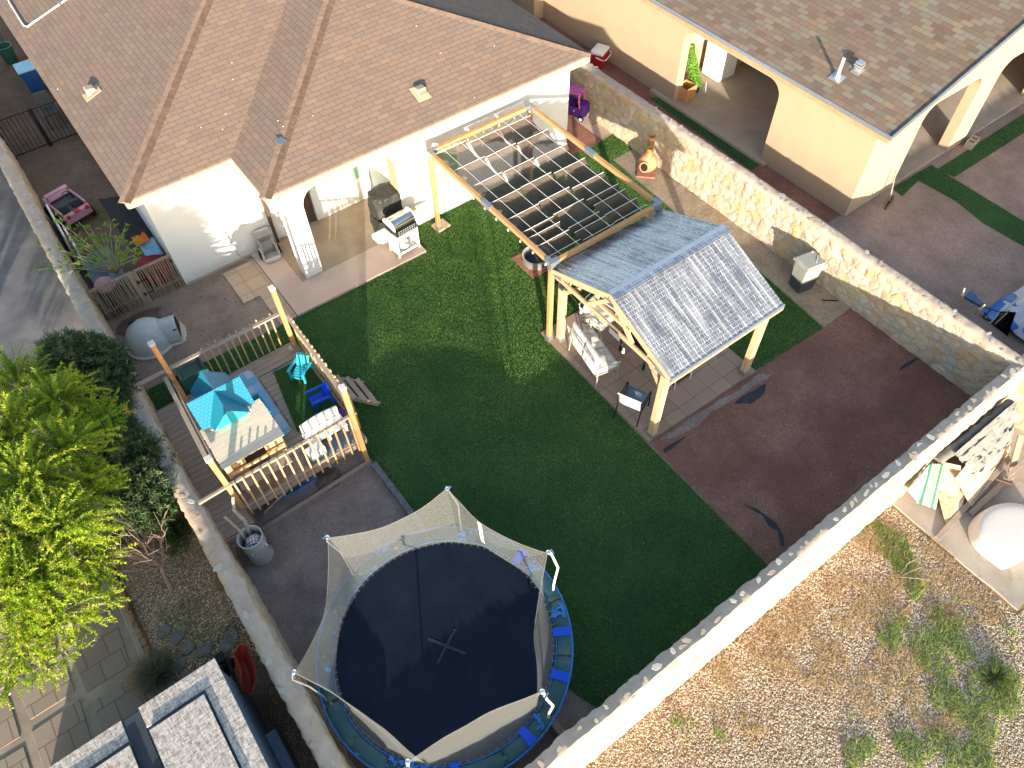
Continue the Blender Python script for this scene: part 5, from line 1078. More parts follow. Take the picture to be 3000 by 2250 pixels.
# ================================================================ DOG HOUSE
T = thing('dog_house', 'pale grey igloo dog house with tunnel doorway beside the left wall', 'dog house', (-.28, 14.18, 0), R(-14))
b = MB()
def dome(u, v): a = u * 2 * PI; p = v * PI / 2; return (.52 * math.cos(a) * math.cos(p), .50 * math.sin(a) * math.cos(p), .02 + .62 * math.sin(p) ** .9)
b.sheet(dome, 36, 12); b.build('dome', 'bucket_grey', T, smooth=True, local=True)
b = MB(); b.sheet(lambda u, v: (.15 + .55 * v, .30 * math.cos(u * PI) * (1 + .05 * v), .02 + .50 * math.sin(u * PI) ** .8), 18, 8); b.build('tunnel', 'bucket_grey', T, smooth=True, local=True, solid=.02)
b = MB(); b.lathe([(.50, 0), (.56, 0), (.565, .045), (.50, .05)], 40, (0, 0, .004), sx=1.02); b.build('rim', 'cream_plastic', T, smooth=True, local=True)
b = MB(); pl = [(.30, -.36), (.66, -.36), (.74, -.30), (.80, -.12), (.80, .12), (.74, .30), (.66, .36), (.30, .36)]; b.prism(pl, .004, .05); b.build('base', 'cream_plastic', T, local=True, bevel=.01)
b = MB(); b.prism([(.60, -.25), (.69, -.25), (.69, .25), (.60, .25)], .051, .40); b.build('doorway', 'shade_and_ink', T, local=True)
b = MB(); b.lathe([(0, 0), (.10, 0), (.09, .02), (0, .03)], 7, (-.18, .25, .52), q=Matrix.Rotation(-.45, 3, 'X'), sx=1.4); b.build('broken_vent', 'shade_and_ink', T, local=True)
# ================================================================ STICK GATE
T = thing('stick_fence', 'rustic fence and gate of weathered sticks between left wall and house corner', 'fence', (.1, 15.42, 0)); rr = random.Random(8)
for q in (((-.86, 15.42, 1.02), (.13, 15.44, 1.02), .06, .05), ((-.86, 15.45, .25), (.13, 15.47, .25), .03, .05), ((.16, 15.42, 1.03), (1.06, 15.42, 1.04), .05, .05), ((.16, 15.45, .25), (1.06, 15.45, .25), .03, .05)): b = MB(); b.bar(*q); b.build('rail', 'stick_wood', T)
x = -.84
while x < 1.06:
    if abs(x - .12) < .1: wd, k = .075, 1
    else: wd, k = rr.uniform(.022, .034), 0
    bow = rr.uniform(-.03, .03); m_ = x + bow; b = MB(); y = 15.40 + rr.uniform(-.005, .005)
    if k: b.bx(x - .05, x + .05, y - .012, y + .012, .02, 1.03)
    else: b.tube([(x + rr.uniform(-.01, .01), y, .0 + rr.random() * .03), (m_, y, .5), (x + rr.uniform(-.01, .01), y, 1.01 + rr.random() * .03)], wd / 2, 5)
    b.build('stick', 'stick_wood', T); x += rr.uniform(.047, .062) + (.05 if k else 0)
for z in (.32, .72):
    b = MB(); b.bx(.10, .36, 15.375, 15.385, z - .012, z + .012); b.bx(.13, .16, 15.374, 15.384, z - .06, z + .06); b.build('hinge', 'black_metal', T)
b = MB(); b.bx(1.0, 1.05, 15.37, 15.385, .86, .94); b.build('latch', 'black_metal', T)
# ================================================================ SIDE YARD
T = thing('toy_jeep', 'faded pink ride on toy jeep parked in the shaded side yard', 'toy jeep', (-.36, 19.75, 0), R(14)); T.scale = (1.2, 1.2, 1.15)
b = MB(); b.add([(-.30, -.50, .20), (.30, -.50, .20), (.30, .50, .20), (-.30, .50, .20), (-.29, -.50, .36), (.29, -.50, .36), (.29, .28, .38), (-.29, .28, .38), (.27, .50, .42), (-.27, .50, .42)], [(0, 3, 2, 1), (0, 1, 5, 4), (1, 2, 8, 6, 5), (3, 0, 4, 7, 9), (2, 3, 9, 8), (6, 8, 9, 7)]); b.build('body', 'dusty_pink', T, local=True, bevel=.02)
b = MB(); b.bx(-.24, .24, -.38, .24, .33, .345); b.build('cabin_floor', 'dark_plastic', T, local=True)
b = MB(); b.bx(-.29, .29, -.52, -.40, .35, .42); b.build('tail', 'dusty_pink', T, local=True, bevel=.015)
b = MB(); b.bx(-.06, .07, -.525, -.395, .40, .425); b.build('badge', 'red_plastic', T, local=True)
for s in (-1, 1):
    b = MB(); b.bx(s * .22 - .04, s * .22 + .04, -.53, -.47, .36, .43); b.build('tail_light', 'red_plastic', T, local=True)
    b = MB(); b.bx(s * .28 - .02, s * .28 + .02, -.38, .26, .36, .47); b.build('door', 'dusty_pink', T, local=True, bevel=.01)
    b = MB(); b.box((s * .13, -.22, .42), (.17, .06, .20)); b.box((s * .13, -.10, .36), (.17, .20, .05)); b.build('seat', 'dark_plastic', T, local=True, bevel=.02)
    for y in (-.33, .36): b = MB(); b.lathe([(.0, -.05), (.10, -.05), (.14, -.04), (.14, .04), (.10, .05), (0, .05)], 18, (s * .31, y, .14), q=Matrix.Rotation(PI / 2, 3, 'Y')); b.build('wheel', 'rubber', T, local=True, smooth=True)
b = MB(); b.bar((-.24, .26, .38), (-.22, .20, .60), .03, .03); b.bar((.24, .26, .38), (.22, .20, .60), .03, .03); b.box((0, .20, .61), (.52, .10, .035)); b.build('windscreen_frame', 'dusty_pink', T, local=True, bevel=.008)
b = MB(); b.tube([(.13 + .07 * math.cos(a), .12 + .02 * math.sin(a), .48 + .06 * math.sin(a)) for a in [i * PI / 8 for i in range(17)]], .01, 6, False); b.build('steering_wheel', 'dark_plastic', T, local=True)
T = thing('folding_table', 'white folded table leaning on the left wall beside the toy jeep', 'folding table', (-.82, 18.5, 0)); b = MB(); b.box((-.80, 18.62, .45), (.05, 1.5, .86), m=Matrix.Rotation(.10, 3, 'Y')); b.build('top', 'white_plastic', T, bevel=.012)
b = MB(); b.box((-.70, 17.95, .40), (.05, .95, .74), m=Matrix.Rotation(.10, 3, 'Y')); b.build('half_top', 'white_plastic', T, bevel=.012); b = MB(); b.tube([(-.665, 18.0, .72), (-.63, 18.05, .76), (-.63, 17.93, .76), (-.665, 17.9, .72)], .01, 6); b.build('handle', 'dark_plastic', T)
T = thing('plastic_sheet', 'crumpled pale plastic sheet under the young tree by the wall', 'plastic sheet', (-.45, 16.9, 0)); b = MB(); b.sheet(lambda u, v: (-.75 + .75 * u, 16.3 + 1.5 * v, .16 + .22 * noise.noise(Vector((u * 3, v * 4, 2))) + .1 * noise.noise(Vector((u * 9, v * 9, 2)))), 14, 18); b.build('sheet', 'sling', T, smooth=True)
b = MB(); b.sheet(lambda u, v: (.42 + .66 * u, 16.9 + 3.1 * v - .4 * u, .03 + .05 * noise.noise(Vector((u * 3, v * 7, 4)))), 8, 20); tag(b.build('black_tarp', 'black_tarp', smooth=True), 'black ground tarp along the west wall of the house', 'tarp')
T = thing('toy_heap', 'red bundle with orange and light blue cloths behind the stick fence', 'heap', (.78, 16.75, 0))
b = MB(); b.lathe([(.40, 0), (.44, .12), (.36, .34), (.16, .46), (0, .48)], 20, (.66, 16.25, 0), sx=.95, sy=1.25); b.build('red_bundle', 'red_cloth', T, smooth=True)
b = MB(); b.sheet(lambda u, v: (.62 + .40 * u, 16.42 + .50 * v, .52 + .06 * noise.noise(Vector((u * 4, v * 4, 1))) - .2 * u * (1 - v)), 8, 8); b.build('blue_cloth', 'sky_blue_cloth', T, smooth=True, solid=.02)
b = MB(); b.sheet(lambda u, v: (.56 + .34 * u, 16.75 + .36 * v, .62 + .08 * noise.noise(Vector((u * 4, v * 4, 7)))), 8, 8); b.build('orange_cloth', 'orange_cloth', T, smooth=True, solid=.02)
b = MB(); b.tube([(.42, 15.95, .40), (.62, 15.86, .44), (.80, 15.90, .36)], .04, 8); b.build('strap', 'dark_plastic', T, smooth=True)
T = thing('pink_tub', 'faded pink round lid resting behind the stick fence', 'tub lid', (-.55, 15.62, .75)); b = MB(); b.lathe([(.0, .06), (.06, .07), (.10, .04), (.20, .05), (.235, .0), (.22, -.03), (0, -.03)], 30, (-.52, 15.70, .80), q=Matrix.Rotation(.25, 3, 'X')); b.build('lid', 'dusty_pink', T, smooth=True); b = MB(); b.tube([(-.52, 15.70, 0), (-.52, 15.70, .76)], .16, 14); b.build('drum', 'dark_plastic', T, smooth=True)
T = thing('metal_gate', 'black metal bar gate across the shaded side yard', 'gate', (.0, 23.25, 0))
for i in range(17): x = -.92 + i * .117; b = MB(); b.bx(x - .008, x + .008, 23.242, 23.258, .08, 1.2); b.build('bar', 'black_metal', T)
for z in (.09, 1.2): b = MB(); b.bx(-.95, 1.06, 23.235, 23.265, z - .015, z + .015); b.build('rail', 'black_metal', T)
for x in (-.98, -.90, .06, .11): b = MB(); b.bx(x - .025, x + .025, 23.22, 23.28, 0, 1.25); b.build('post', 'black_metal', T)
def bin_(nm, label, cat, c, r, h, mat, lidmat=None):
    T = thing(nm, label, cat, c); b = MB(); b.lathe([(0, 0), (r * .78, 0), (r, h), (r * 1.06, h), (r * 1.06, h + .03), (r * .93, h + .03), (r * .7, .06), (0, .06)], 24, c); b.build('shell', mat, T, smooth=True)
    if lidmat: b = MB(); b.lathe([(0, h + .05), (r * .9, h + .03), (r * 1.02, h + .01), (0, h + .01)], 24, c); b.build('lid', lidmat, T, smooth=True)
    return T
bin_('bucket', 'green bucket in the deep shade below the west eave', 'bucket', (.42, 28.6, 0), .24, .55, 'slide_green'); bin_('storage_drum', 'tall grey green drum in the deep shade near the west eave', 'drum', (.35, 30.2, 0), .28, .75, 'dusty_blue')
T = thing('blue_bin', 'blue recycling bin standing by the west wall', 'bin', (.62, 26.4, 0)); b = MB(); b.add([(.42, 26.15, 0), (.82, 26.15, 0), (.82, 26.6, 0), (.42, 26.6, 0), (.36, 26.1, .78), (.88, 26.1, .78), (.88, 26.66, .78), (.36, 26.66, .78)], [(0, 3, 2, 1), (0, 1, 5, 4), (1, 2, 6, 5), (2, 3, 7, 6), (3, 0, 4, 7), (4, 5, 6, 7)]); b.build('body', 'bin_blue', T, bevel=.02); b = MB(); b.bx(.34, .90, 26.08, 26.70, .79, .85); b.build('lid', 'sky_blue_cloth', T, bevel=.02)
T = thing('stacked_chair', 'dark garden chair against the west wall behind the gate', 'chair', (.55, 24.2, 0)); b = MB()
for (x, y) in ((.35, 24.0), (.75, 24.0), (.35, 24.4), (.75, 24.4)): b.bar((x, y, 0), (x * .9 + .05, y, .45), .04, .04)
b.bx(.33, .77, 23.98, 24.42, .44, .48); b.bar((.55, 24.42, .48), (.55, 24.52, .92), .40, .04); b.build('frame', 'dark_plastic', T)
# hose reel
T = thing('hose_reel', 'grey hose reel cart on the slab beside the white wing wall', 'hose reel', (3.22, 15.1, .07), R(-8))
for s in (-1, 1): b = MB(); b.bx(s * .20 - .012, s * .20 + .012, -.32, .16, .02, .06); b.bar((s * .20, .12, .03), (s * .20, .18, .62), .024, .10, up=(1, 0, 0)); b.bar((s * .20, -.28, .04), (s * .20, .0, .30), .022, .05, up=(1, 0, 0)); b.build('side_frame', 'grey_plastic', T, local=True)
b = MB(); b.bx(-.19, .19, .13, .19, .44, .68); b.build('hopper', 'grey_plastic', T, local=True, bevel=.015); b = MB(); b.bx(-.19, .19, -.34, -.29, .02, .10); b.bx(-.19, .19, -.29, -.02, .02, .035); b.build('tray', 'cream_plastic', T, local=True)
qy = Matrix.Rotation(PI / 2, 3, 'Y'); b = MB(); b.lathe([(0, -.17), (.19, -.17), (.19, -.155), (.0, -.155)], 26, (0, 0, .28), q=qy); b.lathe([(0, .155), (.19, .155), (.19, .17), (0, .17)], 26, (0, 0, .28), q=qy); b.build('flange', 'grey_plastic', T, local=True)
b = MB(); cl = [(-.14 + .28 * (i / 96), .12 * math.cos(i * .42) + 0, .28 + .12 * math.sin(i * .42)) for i in range(97)]; b.tube(cl, .016, 6); b.build('hose', 'bin_plastic', T, local=True, smooth=True)
for s in (-1, 1): b = MB(); b.lathe([(0, -.03), (.11, -.03), (.12, 0), (.11, .03), (0, .03)], 20, (s * .24, -.06, .11), q=qy); b.build('wheel', 'rubber', T, local=True, smooth=True)
T = thing('garden_hose', 'green hose running from the wall tap down to the hose reel', 'hose', (2.6, 15.3, .1)); b = MB(); b.tube([(2.45, 15.40, 1.0), (2.47, 15.36, .72), (2.50, 15.32, .35), (2.58, 15.22, .14), (2.78, 15.12, .09), (2.94, 15.12, .20), (3.0, 15.12, .3)], .011, 6); b.build('hose', 'bin_plastic', T, smooth=True); b = MB(); b.tube([(2.45, 15.418, 1.0), (2.45, 15.37, 1.0)], .018, 8); b.box((2.45, 15.365, 1.03), (.05, .012, .012)); b.build('tap', 'chrome', T)
# ================================================================ GRILLS
T = thing('gas_grill', 'open white and chrome gas grill cart on the patio edge', 'grill', (6.05, 13.15, .07), R(4))
b = MB(); hd = [(math.cos(t) * .24, .90 + math.sin(t) * .20) for t in [i * PI / 10 * 1 for i in range(11)]]
b.extr([(-.30, y + .02, z + .02) for y, z in hd], (.60, 0, 0)); b.build('hood', 'chrome', T, local=True, smooth=True)
for s in (-1, 1): b = MB(); b.extr([(s * .318 - .016, y * 1.04 + .02, z + .02) for y, z in [(-.24, .88)] + hd[::-1]], (.032, 0, 0)); b.build('hood_end', 'white_plastic', T, local=True)
b = MB(); b.bx(-.29, .29, -.25, -.21, .70, .90); b.build('control_panel', 'black_metal', T, local=True)
b = MB(); b.bx(-.30, .30, -.20, .24, .72, .90); b.build('firebox', 'black_cover', T, local=True)
b = MB()
for r_ in range(3):
    for i in range(8): b.bx(-.25 + i * .065, -.21 + i * .065, -.262, -.251, .735 + r_ * .055, .755 + r_ * .055)
b.build('vent', 'frame_paint', T, local=True)
for s in (-1, 1):
    b = MB(); b.add([(s * .27, -.22, 0.08), (s * .33, -.22, .08), (s * .33, .20, .08), (s * .27, .20, .08), (s * .28, -.24, .70), (s * .33, -.24, .70), (s * .33, .22, .70), (s * .28, .22, .70)], [(0, 3, 2, 1), (0, 1, 5, 4), (1, 2, 6, 5), (2, 3, 7, 6), (3, 0, 4, 7), (4, 5, 6, 7)]); b.build('side_panel', 'white_plastic', T, local=True, bevel=.015)
    b = MB(); x0, x1 = (.35, .70) if s > 0 else (-.78, -.35); b.prism([(x0, -.22), (x1 - .1 * s * (s > 0), -.24), (x1, -.12), (x1, .12), (x1 - .05, .22), (x0, .2)] if s > 0 else [(x1, -.22), (x0 + .1, -.24), (x0, -.12), (x0, .12), (x0 + .05, .22), (x1, .2)], .74, .78); b.build('side_shelf', 'white_plastic', T, local=True, bevel=.012)
    for y in (-.2, .18): b = MB(); b.lathe([(0, -.02), (.04, -.02), (.04, .02), (0, .02)], 12, (s * .31, y, .045), q=qy); b.build('caster', 'white_plastic', T, local=True)
b = MB(); b.bx(-.27, .27, -.22, .20, .08, .11); b.bx(-.27, .27, -.23, -.21, .11, .16); b.bx(-.27, .27, -.23, -.21, .56, .70); b.bx(-.27, .27, .20, .215, .11, .70); b.build('cabinet_frame', 'white_plastic', T, local=True, bevel=.008)
b = MB(); b.lathe([(0, 0), (.14, 0), (.15, .05), (.15, .24), (.10, .32), (0, .34)], 18, (-.02, -.02, .11)); b.build('gas_bottle', 'grey_plastic', T, local=True, smooth=True)
b = MB(); b.tube([(.0, -.1, .45), (.08, -.18, .38), (.02, -.2, .30), (-.08, -.16, .36)], .01, 6); b.build('gas_hose', 'dark_plastic', T, local=True, smooth=True)
T2 = thing('tools_pile', 'wire tools heaped on the right shelf of the open grill', 'tools', (6.55, 13.2, .86)); rr = random.Random(6)
for k in range(6): b = MB(); x = 6.5 + rr.uniform(0, .16); y = 13.12 + rr.uniform(0, .14); b.tube([(x, y, .865), (x + rr.uniform(-.12, .12), y + rr.uniform(-.12, .12), .88 + .02 * rr.random())], .007, 5); b.build('tool', 'galvanised', T2)
# covered grill: faceted fabric cover
T = thing('covered_grill', 'tall grill under a wrinkled black fabric cover in the patio arch', 'covered grill', (6.12, 14.05, .07)); b = MB(); cx, cy = 6.16, 14.02; rr = random.Random(12)
def cov(u, v):
    a = u * 2 * PI; z = .05 + 1.22 * min(1, v / .78) if v < .78 else 1.27 + .06 * math.sin((v - .78) / .22 * PI / 2)
    k = 1.0 if v < .78 else max(0, 1 - ((v - .78) / .22) ** 1.5); sx_ = .40 * k * (1 + .10 * (1 - v)); sy_ = .30 * k * (1 + .10 * (1 - v)); c_, s_2 = math.cos(a), math.sin(a); p = 3.2
    rad = (abs(c_) ** p + abs(s_2) ** p) ** (-1 / p); n_ = noise.noise(Vector((c_ * 2.2, s_2 * 2.2, z * 3))) * .05 * min(1, k + .3) + abs(noise.noise(Vector((c_ * 6, s_2 * 6, z * 5)))) * .03
    return (cx + (sx_ + n_) * rad * c_, cy + (sy_ + n_) * rad * s_2, z + .04 * noise.noise(Vector((c_ * 3 * k, s_2 * 3 * k, 5))))
b.sheet(cov, 44, 26); b.build('cover', 'black_cover', T); 
# ================================================================ RIGHT SIDE: toy car, chiminea, bin
T = thing('toy_car', 'purple and pink ride in toy car between house and stone wall', 'toy car', (13.12, 14.95, .02), R(-62))
b = MB()
def body(u, v):   # lower tub
    a = u * 2 * PI; c_, s_2 = math.cos(a), math.sin(a); p = 4; rad = (abs(c_) ** p + abs(s_2) ** p) ** (-1 / p); k = (.92 + .08 * math.sin(v * PI)); return (.40 * rad * c_ * k, .23 * rad * s_2 * k, .12 + .30 * v)
b.sheet(body, 36, 8); o = len(b.v); b.prism([(.36 * math.cos(t) * ((abs(math.cos(t)) ** 4 + abs(math.sin(t)) ** 4) ** -.25), .20 * math.sin(t) * ((abs(math.cos(t)) ** 4 + abs(math.sin(t)) ** 4) ** -.25)) for t in [i * PI / 12 for i in range(24)]], .12, .16); b.build('tub', 'purple_plastic', T, smooth=True, local=True, solid=.02)
b = MB(); b.lathe([(.20, .0), (.21, .06), (.15, .13), (0, .15)], 20, (.26, 0, .36), sx=.8, sy=1.05); b.build('bonnet', 'purple_plastic', T, smooth=True, local=True)
b = MB(); b.box((-.08, 0, .34), (.16, .30, .05)); b.box((-.17, 0, .44), (.05, .30, .20)); b.build('seat', 'purple_plastic', T, local=True, bevel=.02)
for sx_ in (-.24, .17):
    for sy_ in (-.19, .19): b = MB(); b.tube([(sx_ * 1.15, sy_ * 1.05, .40), (sx_, sy_, .62), (sx_ * .85, sy_ * .8, .80)], .032, 9); b.build('roof_pillar', 'pink_plastic', T, smooth=True, local=True)
b = MB(); b.box((-.03, 0, .82), (.46, .40, .05)); b.build('roof', 'pink_plastic', T, local=True, bevel=.03)
b = MB(); [b.box((-.2 + i * .08, 0, .85), (.03, .26, .015)) for i in range(4)]; b.build('roof_rib', 'pink_plastic', T, local=True, bevel=.006)
b = MB(); b.tube([(.08, .08 * math.cos(a), .46 + .08 * math.sin(a)) for a in [i * PI / 8 for i in range(17)]], .012, 6, False); b.build('steering_wheel', 'dark_plastic', T, local=True)
for sx_ in (-.27, .27):
    for sy_ in (-.24, .24):
        b = MB(); b.lathe([(0, -.03), (.085, -.03), (.095, 0), (.085, .03), (0, .03)], 20, (sx_, sy_, .095), q=Matrix.Rotation(PI / 2, 3, 'X')); W = b.build('wheel', 'rubber', T, smooth=True, local=True); b = MB(); b.lathe([(0, -.037), (.045, -.037), (.05, 0), (.045, .037), (0, .037)], 14, (sx_, sy_, .095), q=Matrix.Rotation(PI / 2, 3, 'X')); b.build('rim', 'white_plastic', W, smooth=True, local=True)
for sy_ in (-.245, .245): b = MB(); b.lathe([(0, 0), (.018, 0), (.018, .01), (0, .01)], 10, (.05, sy_, .32), q=Matrix.Rotation(PI / 2, 3, 'X')); b.build('door_button', 'white_plastic', T, local=True)
T = thing('chiminea', 'terracotta chiminea with burnt gold neck on red bricks by the stone wall', 'chiminea', (13.05, 11.75, .02)); c0 = (13.06, 11.74, .05)
b = MB(); b.lathe([(.12, 0), (.20, .06), (.26, .18), (.27, .28), (.22, .40), (.14, .50), (.095, .62), (.085, .85), (.095, 1.0), (.125, 1.05), (.125, 1.09), (.085, 1.09), (.07, 1.0)], 36, c0); b.build('body', 'clay', T, smooth=True)
MT['burnt_gold'] = plain('burnt_gold', (.36, .19, .06), .5, .2, var=.5, vs=16); b = MB(); b.lathe([(.143, .50), (.099, .62), (.089, .85), (.097, .98), (.09, .98)], 36, c0); b.build('neck', 'burnt_gold', T, smooth=True)
b = MB(); b.lathe([(0, -.02), (.12, -.02), (.125, .01), (0, .012)], 20, (12.87, 11.57, .29), q=Matrix.Rotation(PI / 2, 3, 'X') @ Matrix.Rotation(0, 3, 'Y')); 
dq = Vector((-.92, -.45, .12)).to_track_quat('Z', 'Y').to_matrix(); b = MB(); cc = Vector(c0) + Vector((-.235, -.115, .27)); b.lathe([(.10, -.02), (.135, 0), (.135, .035), (.105, .04), (.10, .0)], 24, cc, q=dq, sy=1.15); b.build('mouth_rim', 'clay', T, smooth=True); b = MB(); b.lathe([(0, .028), (.108, .028), (.108, .034), (0, .034)], 22, cc, q=dq, sy=1.15); b.build('mouth', 'shade_and_ink', T)
b = MB(); b.box((13.0, 11.70, .035), (.52, .50, .045), R(45)); tag(b.build('brick_base', 'brick_pavers', bevel=.004), 'square of red bricks beneath the chiminea', 'bricks')
T = thing('trash_bin', 'two tone outdoor trash bin with lid bungeed shut by the stone wall', 'trash bin', (13.0, 6.22, .02), R(-12))
b = MB(); b.add([(x * .20, y * .18, .0) for x, y in ((-1, -1), (1, -1), (1, 1), (-1, 1))] + [(x * .26, y * .235, .80) for x, y in ((-1, -1), (1, -1), (1, 1), (-1, 1))], [(0, 3, 2, 1), (0, 1, 5, 4), (1, 2, 6, 5), (2, 3, 7, 6), (3, 0, 4, 7)]); b.build('body', 'bin_plastic', T, local=True, bevel=.03)
b = MB(); b.add([(x * .205, y * .185, .0) for x, y in ((-1, -1), (1, -1), (1, 1), (-1, 1))] + [(x * .235, y * .213, .36) for x, y in ((-1, -1), (1, -1), (1, 1), (-1, 1))], [(0, 3, 2, 1), (0, 1, 5, 4), (1, 2, 6, 5), (2, 3, 7, 6), (3, 0, 4, 7)]); b.build('lower_body', 'bin_base', T, local=True, bevel=.02)
b = MB(); b.box((0, 0, .83), (.60, .54, .06)); b.build('rim', 'bin_plastic', T, local=True, bevel=.025); b = MB(); b.box((0, 0, .87), (.52, .46, .05)); b.build('lid', 'bin_plastic', T, local=True, bevel=.02)
b = MB(); b.tube([(.08, -.28, .83), (.06, -.12, .90), (.2, .02, .905), (.27, .12, .87), (.18, .2, .90)], .007, 6); b.tube([(-.31, -.28, .80), (0, -.285, .76), (.31, -.27, .80)], .008, 6); b.build('bungee', 'white_plastic', T, smooth=True, local=True)
b = MB(); b.bar((13.05, 5.6, .03), (13.35, 5.35, .03), .02, .015); tag(b.build('metal_rod', 'black_metal'), 'thin dark rod on the grit beside the trash bin', 'rod')
T = thing('narrow_gate', 'black narrow gate between the house corner and the stone wall', 'gate', (12.6, 15.9, 0))
for i in range(14): x = 11.84 + i * .115; b = MB(); b.bx(x - .01, x + .01, 15.89, 15.91, .05, 1.5); b.build('bar', 'black_metal', T)
for z in (.08, 1.48): b = MB(); b.bx(11.80, 13.36, 15.88, 15.92, z - .02, z + .02); b.build('rail', 'black_metal', T)
b = MB(); b.tube([at(x, y, .03) for x, y in ((1735, 365), (1752, 358), (1775, 372), (1790, 382), (1800, 392), (1805, 376))], .008, 5); tag(b.build('cable', 'dark_plastic'), 'black cable lying along the foot of the stone wall', 'cable')
# ================================================================ RIGHT NEIGHBOUR THINGS
T = thing('cooler', 'red cooler with white lid and handle beside the tan house', 'cooler', (15.45, 16.6, .01), R(25)); b = MB(); b.add([(x * .17, y * .12, 0) for x, y in ((-1, -1), (1, -1), (1, 1), (-1, 1))] + [(x * .19, y * .14, .30) for x, y in ((-1, -1), (1, -1), (1, 1), (-1, 1))], [(0, 3, 2, 1), (0, 1, 5, 4), (1, 2, 6, 5), (2, 3, 7, 6), (3, 0, 4, 7), (4, 5, 6, 7)]); b.build('body', 'red_plastic', T, local=True, bevel=.02)
b = MB(); b.box((0, 0, .335), (.40, .30, .06)); b.build('lid', 'white_plastic', T, local=True, bevel=.025); b = MB(); b.tube([(-.205, 0, .27), (-.21, -.16, .24), (-.15, -.2, .22), (.15, -.2, .22), (.21, -.16, .24), (.205, 0, .27)], .012, 6); b.build('handle', 'white_plastic', T, local=True, smooth=True)
T.scale = (1.5, 1.5, 1.5)
T = thing('planter_box', 'orange slatted wooden planter box under the neighbour arch', 'planter', (16.25, 13.55, .085), R(5)); b = MB()
for s in (-1, 1): b.bx(-.22, .22, s * .20 - .012, s * .20 + .012, .02, .42); b.bx(s * .21 - .012, s * .21 + .012, -.188, .188, .02, .42)
b.build('box', 'post_wood', T, local=True)
for i in range(6): b = MB(); x = -.2 + i * .08; b.bx(x - .03, x + .03, -.22, -.212, .0, .44); b.build('slat', 'post_wood', T, local=True)
b = MB(); b.bx(-.2, .2, -.18, .18, .02, .06); b.build('base', 'door_brown', T, local=True)
# leafy cactus shaped topiary
T = thing('topiary', 'bright green artificial topiary leaning behind the wooden planter', 'artificial plant', (16.75, 13.75, .085)); P = []; 
for k in range(2600):
    t = rng.random(); r = .15 * (1 - .3 * t) ; a = rng.random() * 6.28; P.append((16.75 - .18 * t + r * math.cos(a) * (1 + .25 * math.sin(t * 14)), 13.62 + .35 * t + r * math.sin(a), .25 + 1.2 * t))
P = np.array(P); D = rng.normal(size=P.shape); D /= np.linalg.norm(D, axis=1)[:, None]; V, F = leaves(P, D, .06, .035); npmesh('foliage', V, F, 'artificial_leaf', T, rnd=rng.random(len(F)), loc=T.location)
b = MB(); b.lathe([(0, 0), (.11, 0), (.13, .2), (.11, .2), (0, .15)], 16, (16.75, 13.60, .085)); b.build('pot', 'dark_plastic', T, smooth=True)
T = thing('fridge', 'tall white fridge standing on the neighbour side patio', 'fridge', (17.95, 13.9, .085)); b = MB(); b.bx(17.62, 18.32, 13.48, 14.18, .09, 1.62); b.build('body', 'white_metal', T, bevel=.02)
b = MB(); b.bx(17.58, 17.615, 13.49, 14.17, .60, 1.61); D = b.build('door', 'white_metal', T, bevel=.01); b = MB(); b.bx(17.555, 17.58, 14.06, 14.09, .8, 1.3); b.build('handle', 'white_plastic', D); b = MB(); b.bx(17.58, 17.615, 13.49, 14.17, .1, .585); b.build('freezer_door', 'white_metal', T, bevel=.01)
T = thing('brown_cabinet', 'orange brown cabinet in the shade behind the fridge', 'cabinet', (18.9, 14.0, .085)); b = MB(); b.bx(18.7, 19.3, 13.7, 14.3, .2, .9); [leg(b, x, y, .085, .2, .05) for x in (18.73, 19.27) for y in (13.73, 14.27)]; b.build('body', 'post_wood', T, bevel=.01); b = MB(); b.bx(18.695, 18.71, 13.74, 13.98, .25, .85); b.bx(18.695, 18.71, 14.02, 14.26, .25, .85); b.build('door', 'cabinet_wood', T)
T = thing('wall_hook_pole', 'thin dark pole leaning on the tan patio wall', 'pole', (16.9, 14.3, .085)); b = MB(); b.tube([(16.78, 14.1, .09), (16.9, 14.40, 1.7)], .012, 6); b.build('pole', 'dark_plastic', T)
T = thing('glass_stand', 'small wire plant stand at the patio edge by the topiary', 'stand', (16.7, 13.15, .085)); b = MB(); [b.tube([(16.7 + .1 * math.cos(a), 13.2 + .1 * math.sin(a), .085), (16.7, 13.2, .6)], .006, 5) for a in (0, 2.1, 4.2)]; b.build('legs', 'galvanised', T)
p = at(2604, 595); T = thing('pickaxe', 'pickaxe standing on its head against the tan house corner', 'pickaxe', (p.x, p.y, 0)); b = MB(); b.tube([(p.x, p.y, .04), (p.x - .02, 7.02, .92)], .02, 8); b.build('handle', 'stick_wood', T, smooth=True); b = MB(); b.tube([(p.x - .32, p.y - .10, .02), (p.x - .15, p.y - .04, .045), (p.x, p.y, .05), (p.x + .15, p.y + .04, .045), (p.x + .32, p.y + .10, .02)], [.012, .022, .035, .022, .012], 8); b.build('head', 'black_metal', T, smooth=True)
p = at(2842, 427); T = thing('cinder_block', 'grey cinder block beside the neighbour patio pillar', 'cinder block', (p.x, p.y, 0)); b = MB(); q = Matrix.Rotation(.15, 3, 'Z')
for (x0, x1, y0, y1) in ((-.22, .22, -.11, -.08), (-.22, .22, .08, .11), (-.22, -.18, -.08, .08), (.18, .22, -.08, .08), (-.02, .02, -.08, .08)): b.box(Vector((p.x, p.y, .11)) + q @ Vector(((x0 + x1) / 2, (y0 + y1) / 2, 0)), (x1 - x0, y1 - y0, .2), m=q)
b.build('block', 'grey_concrete', T)
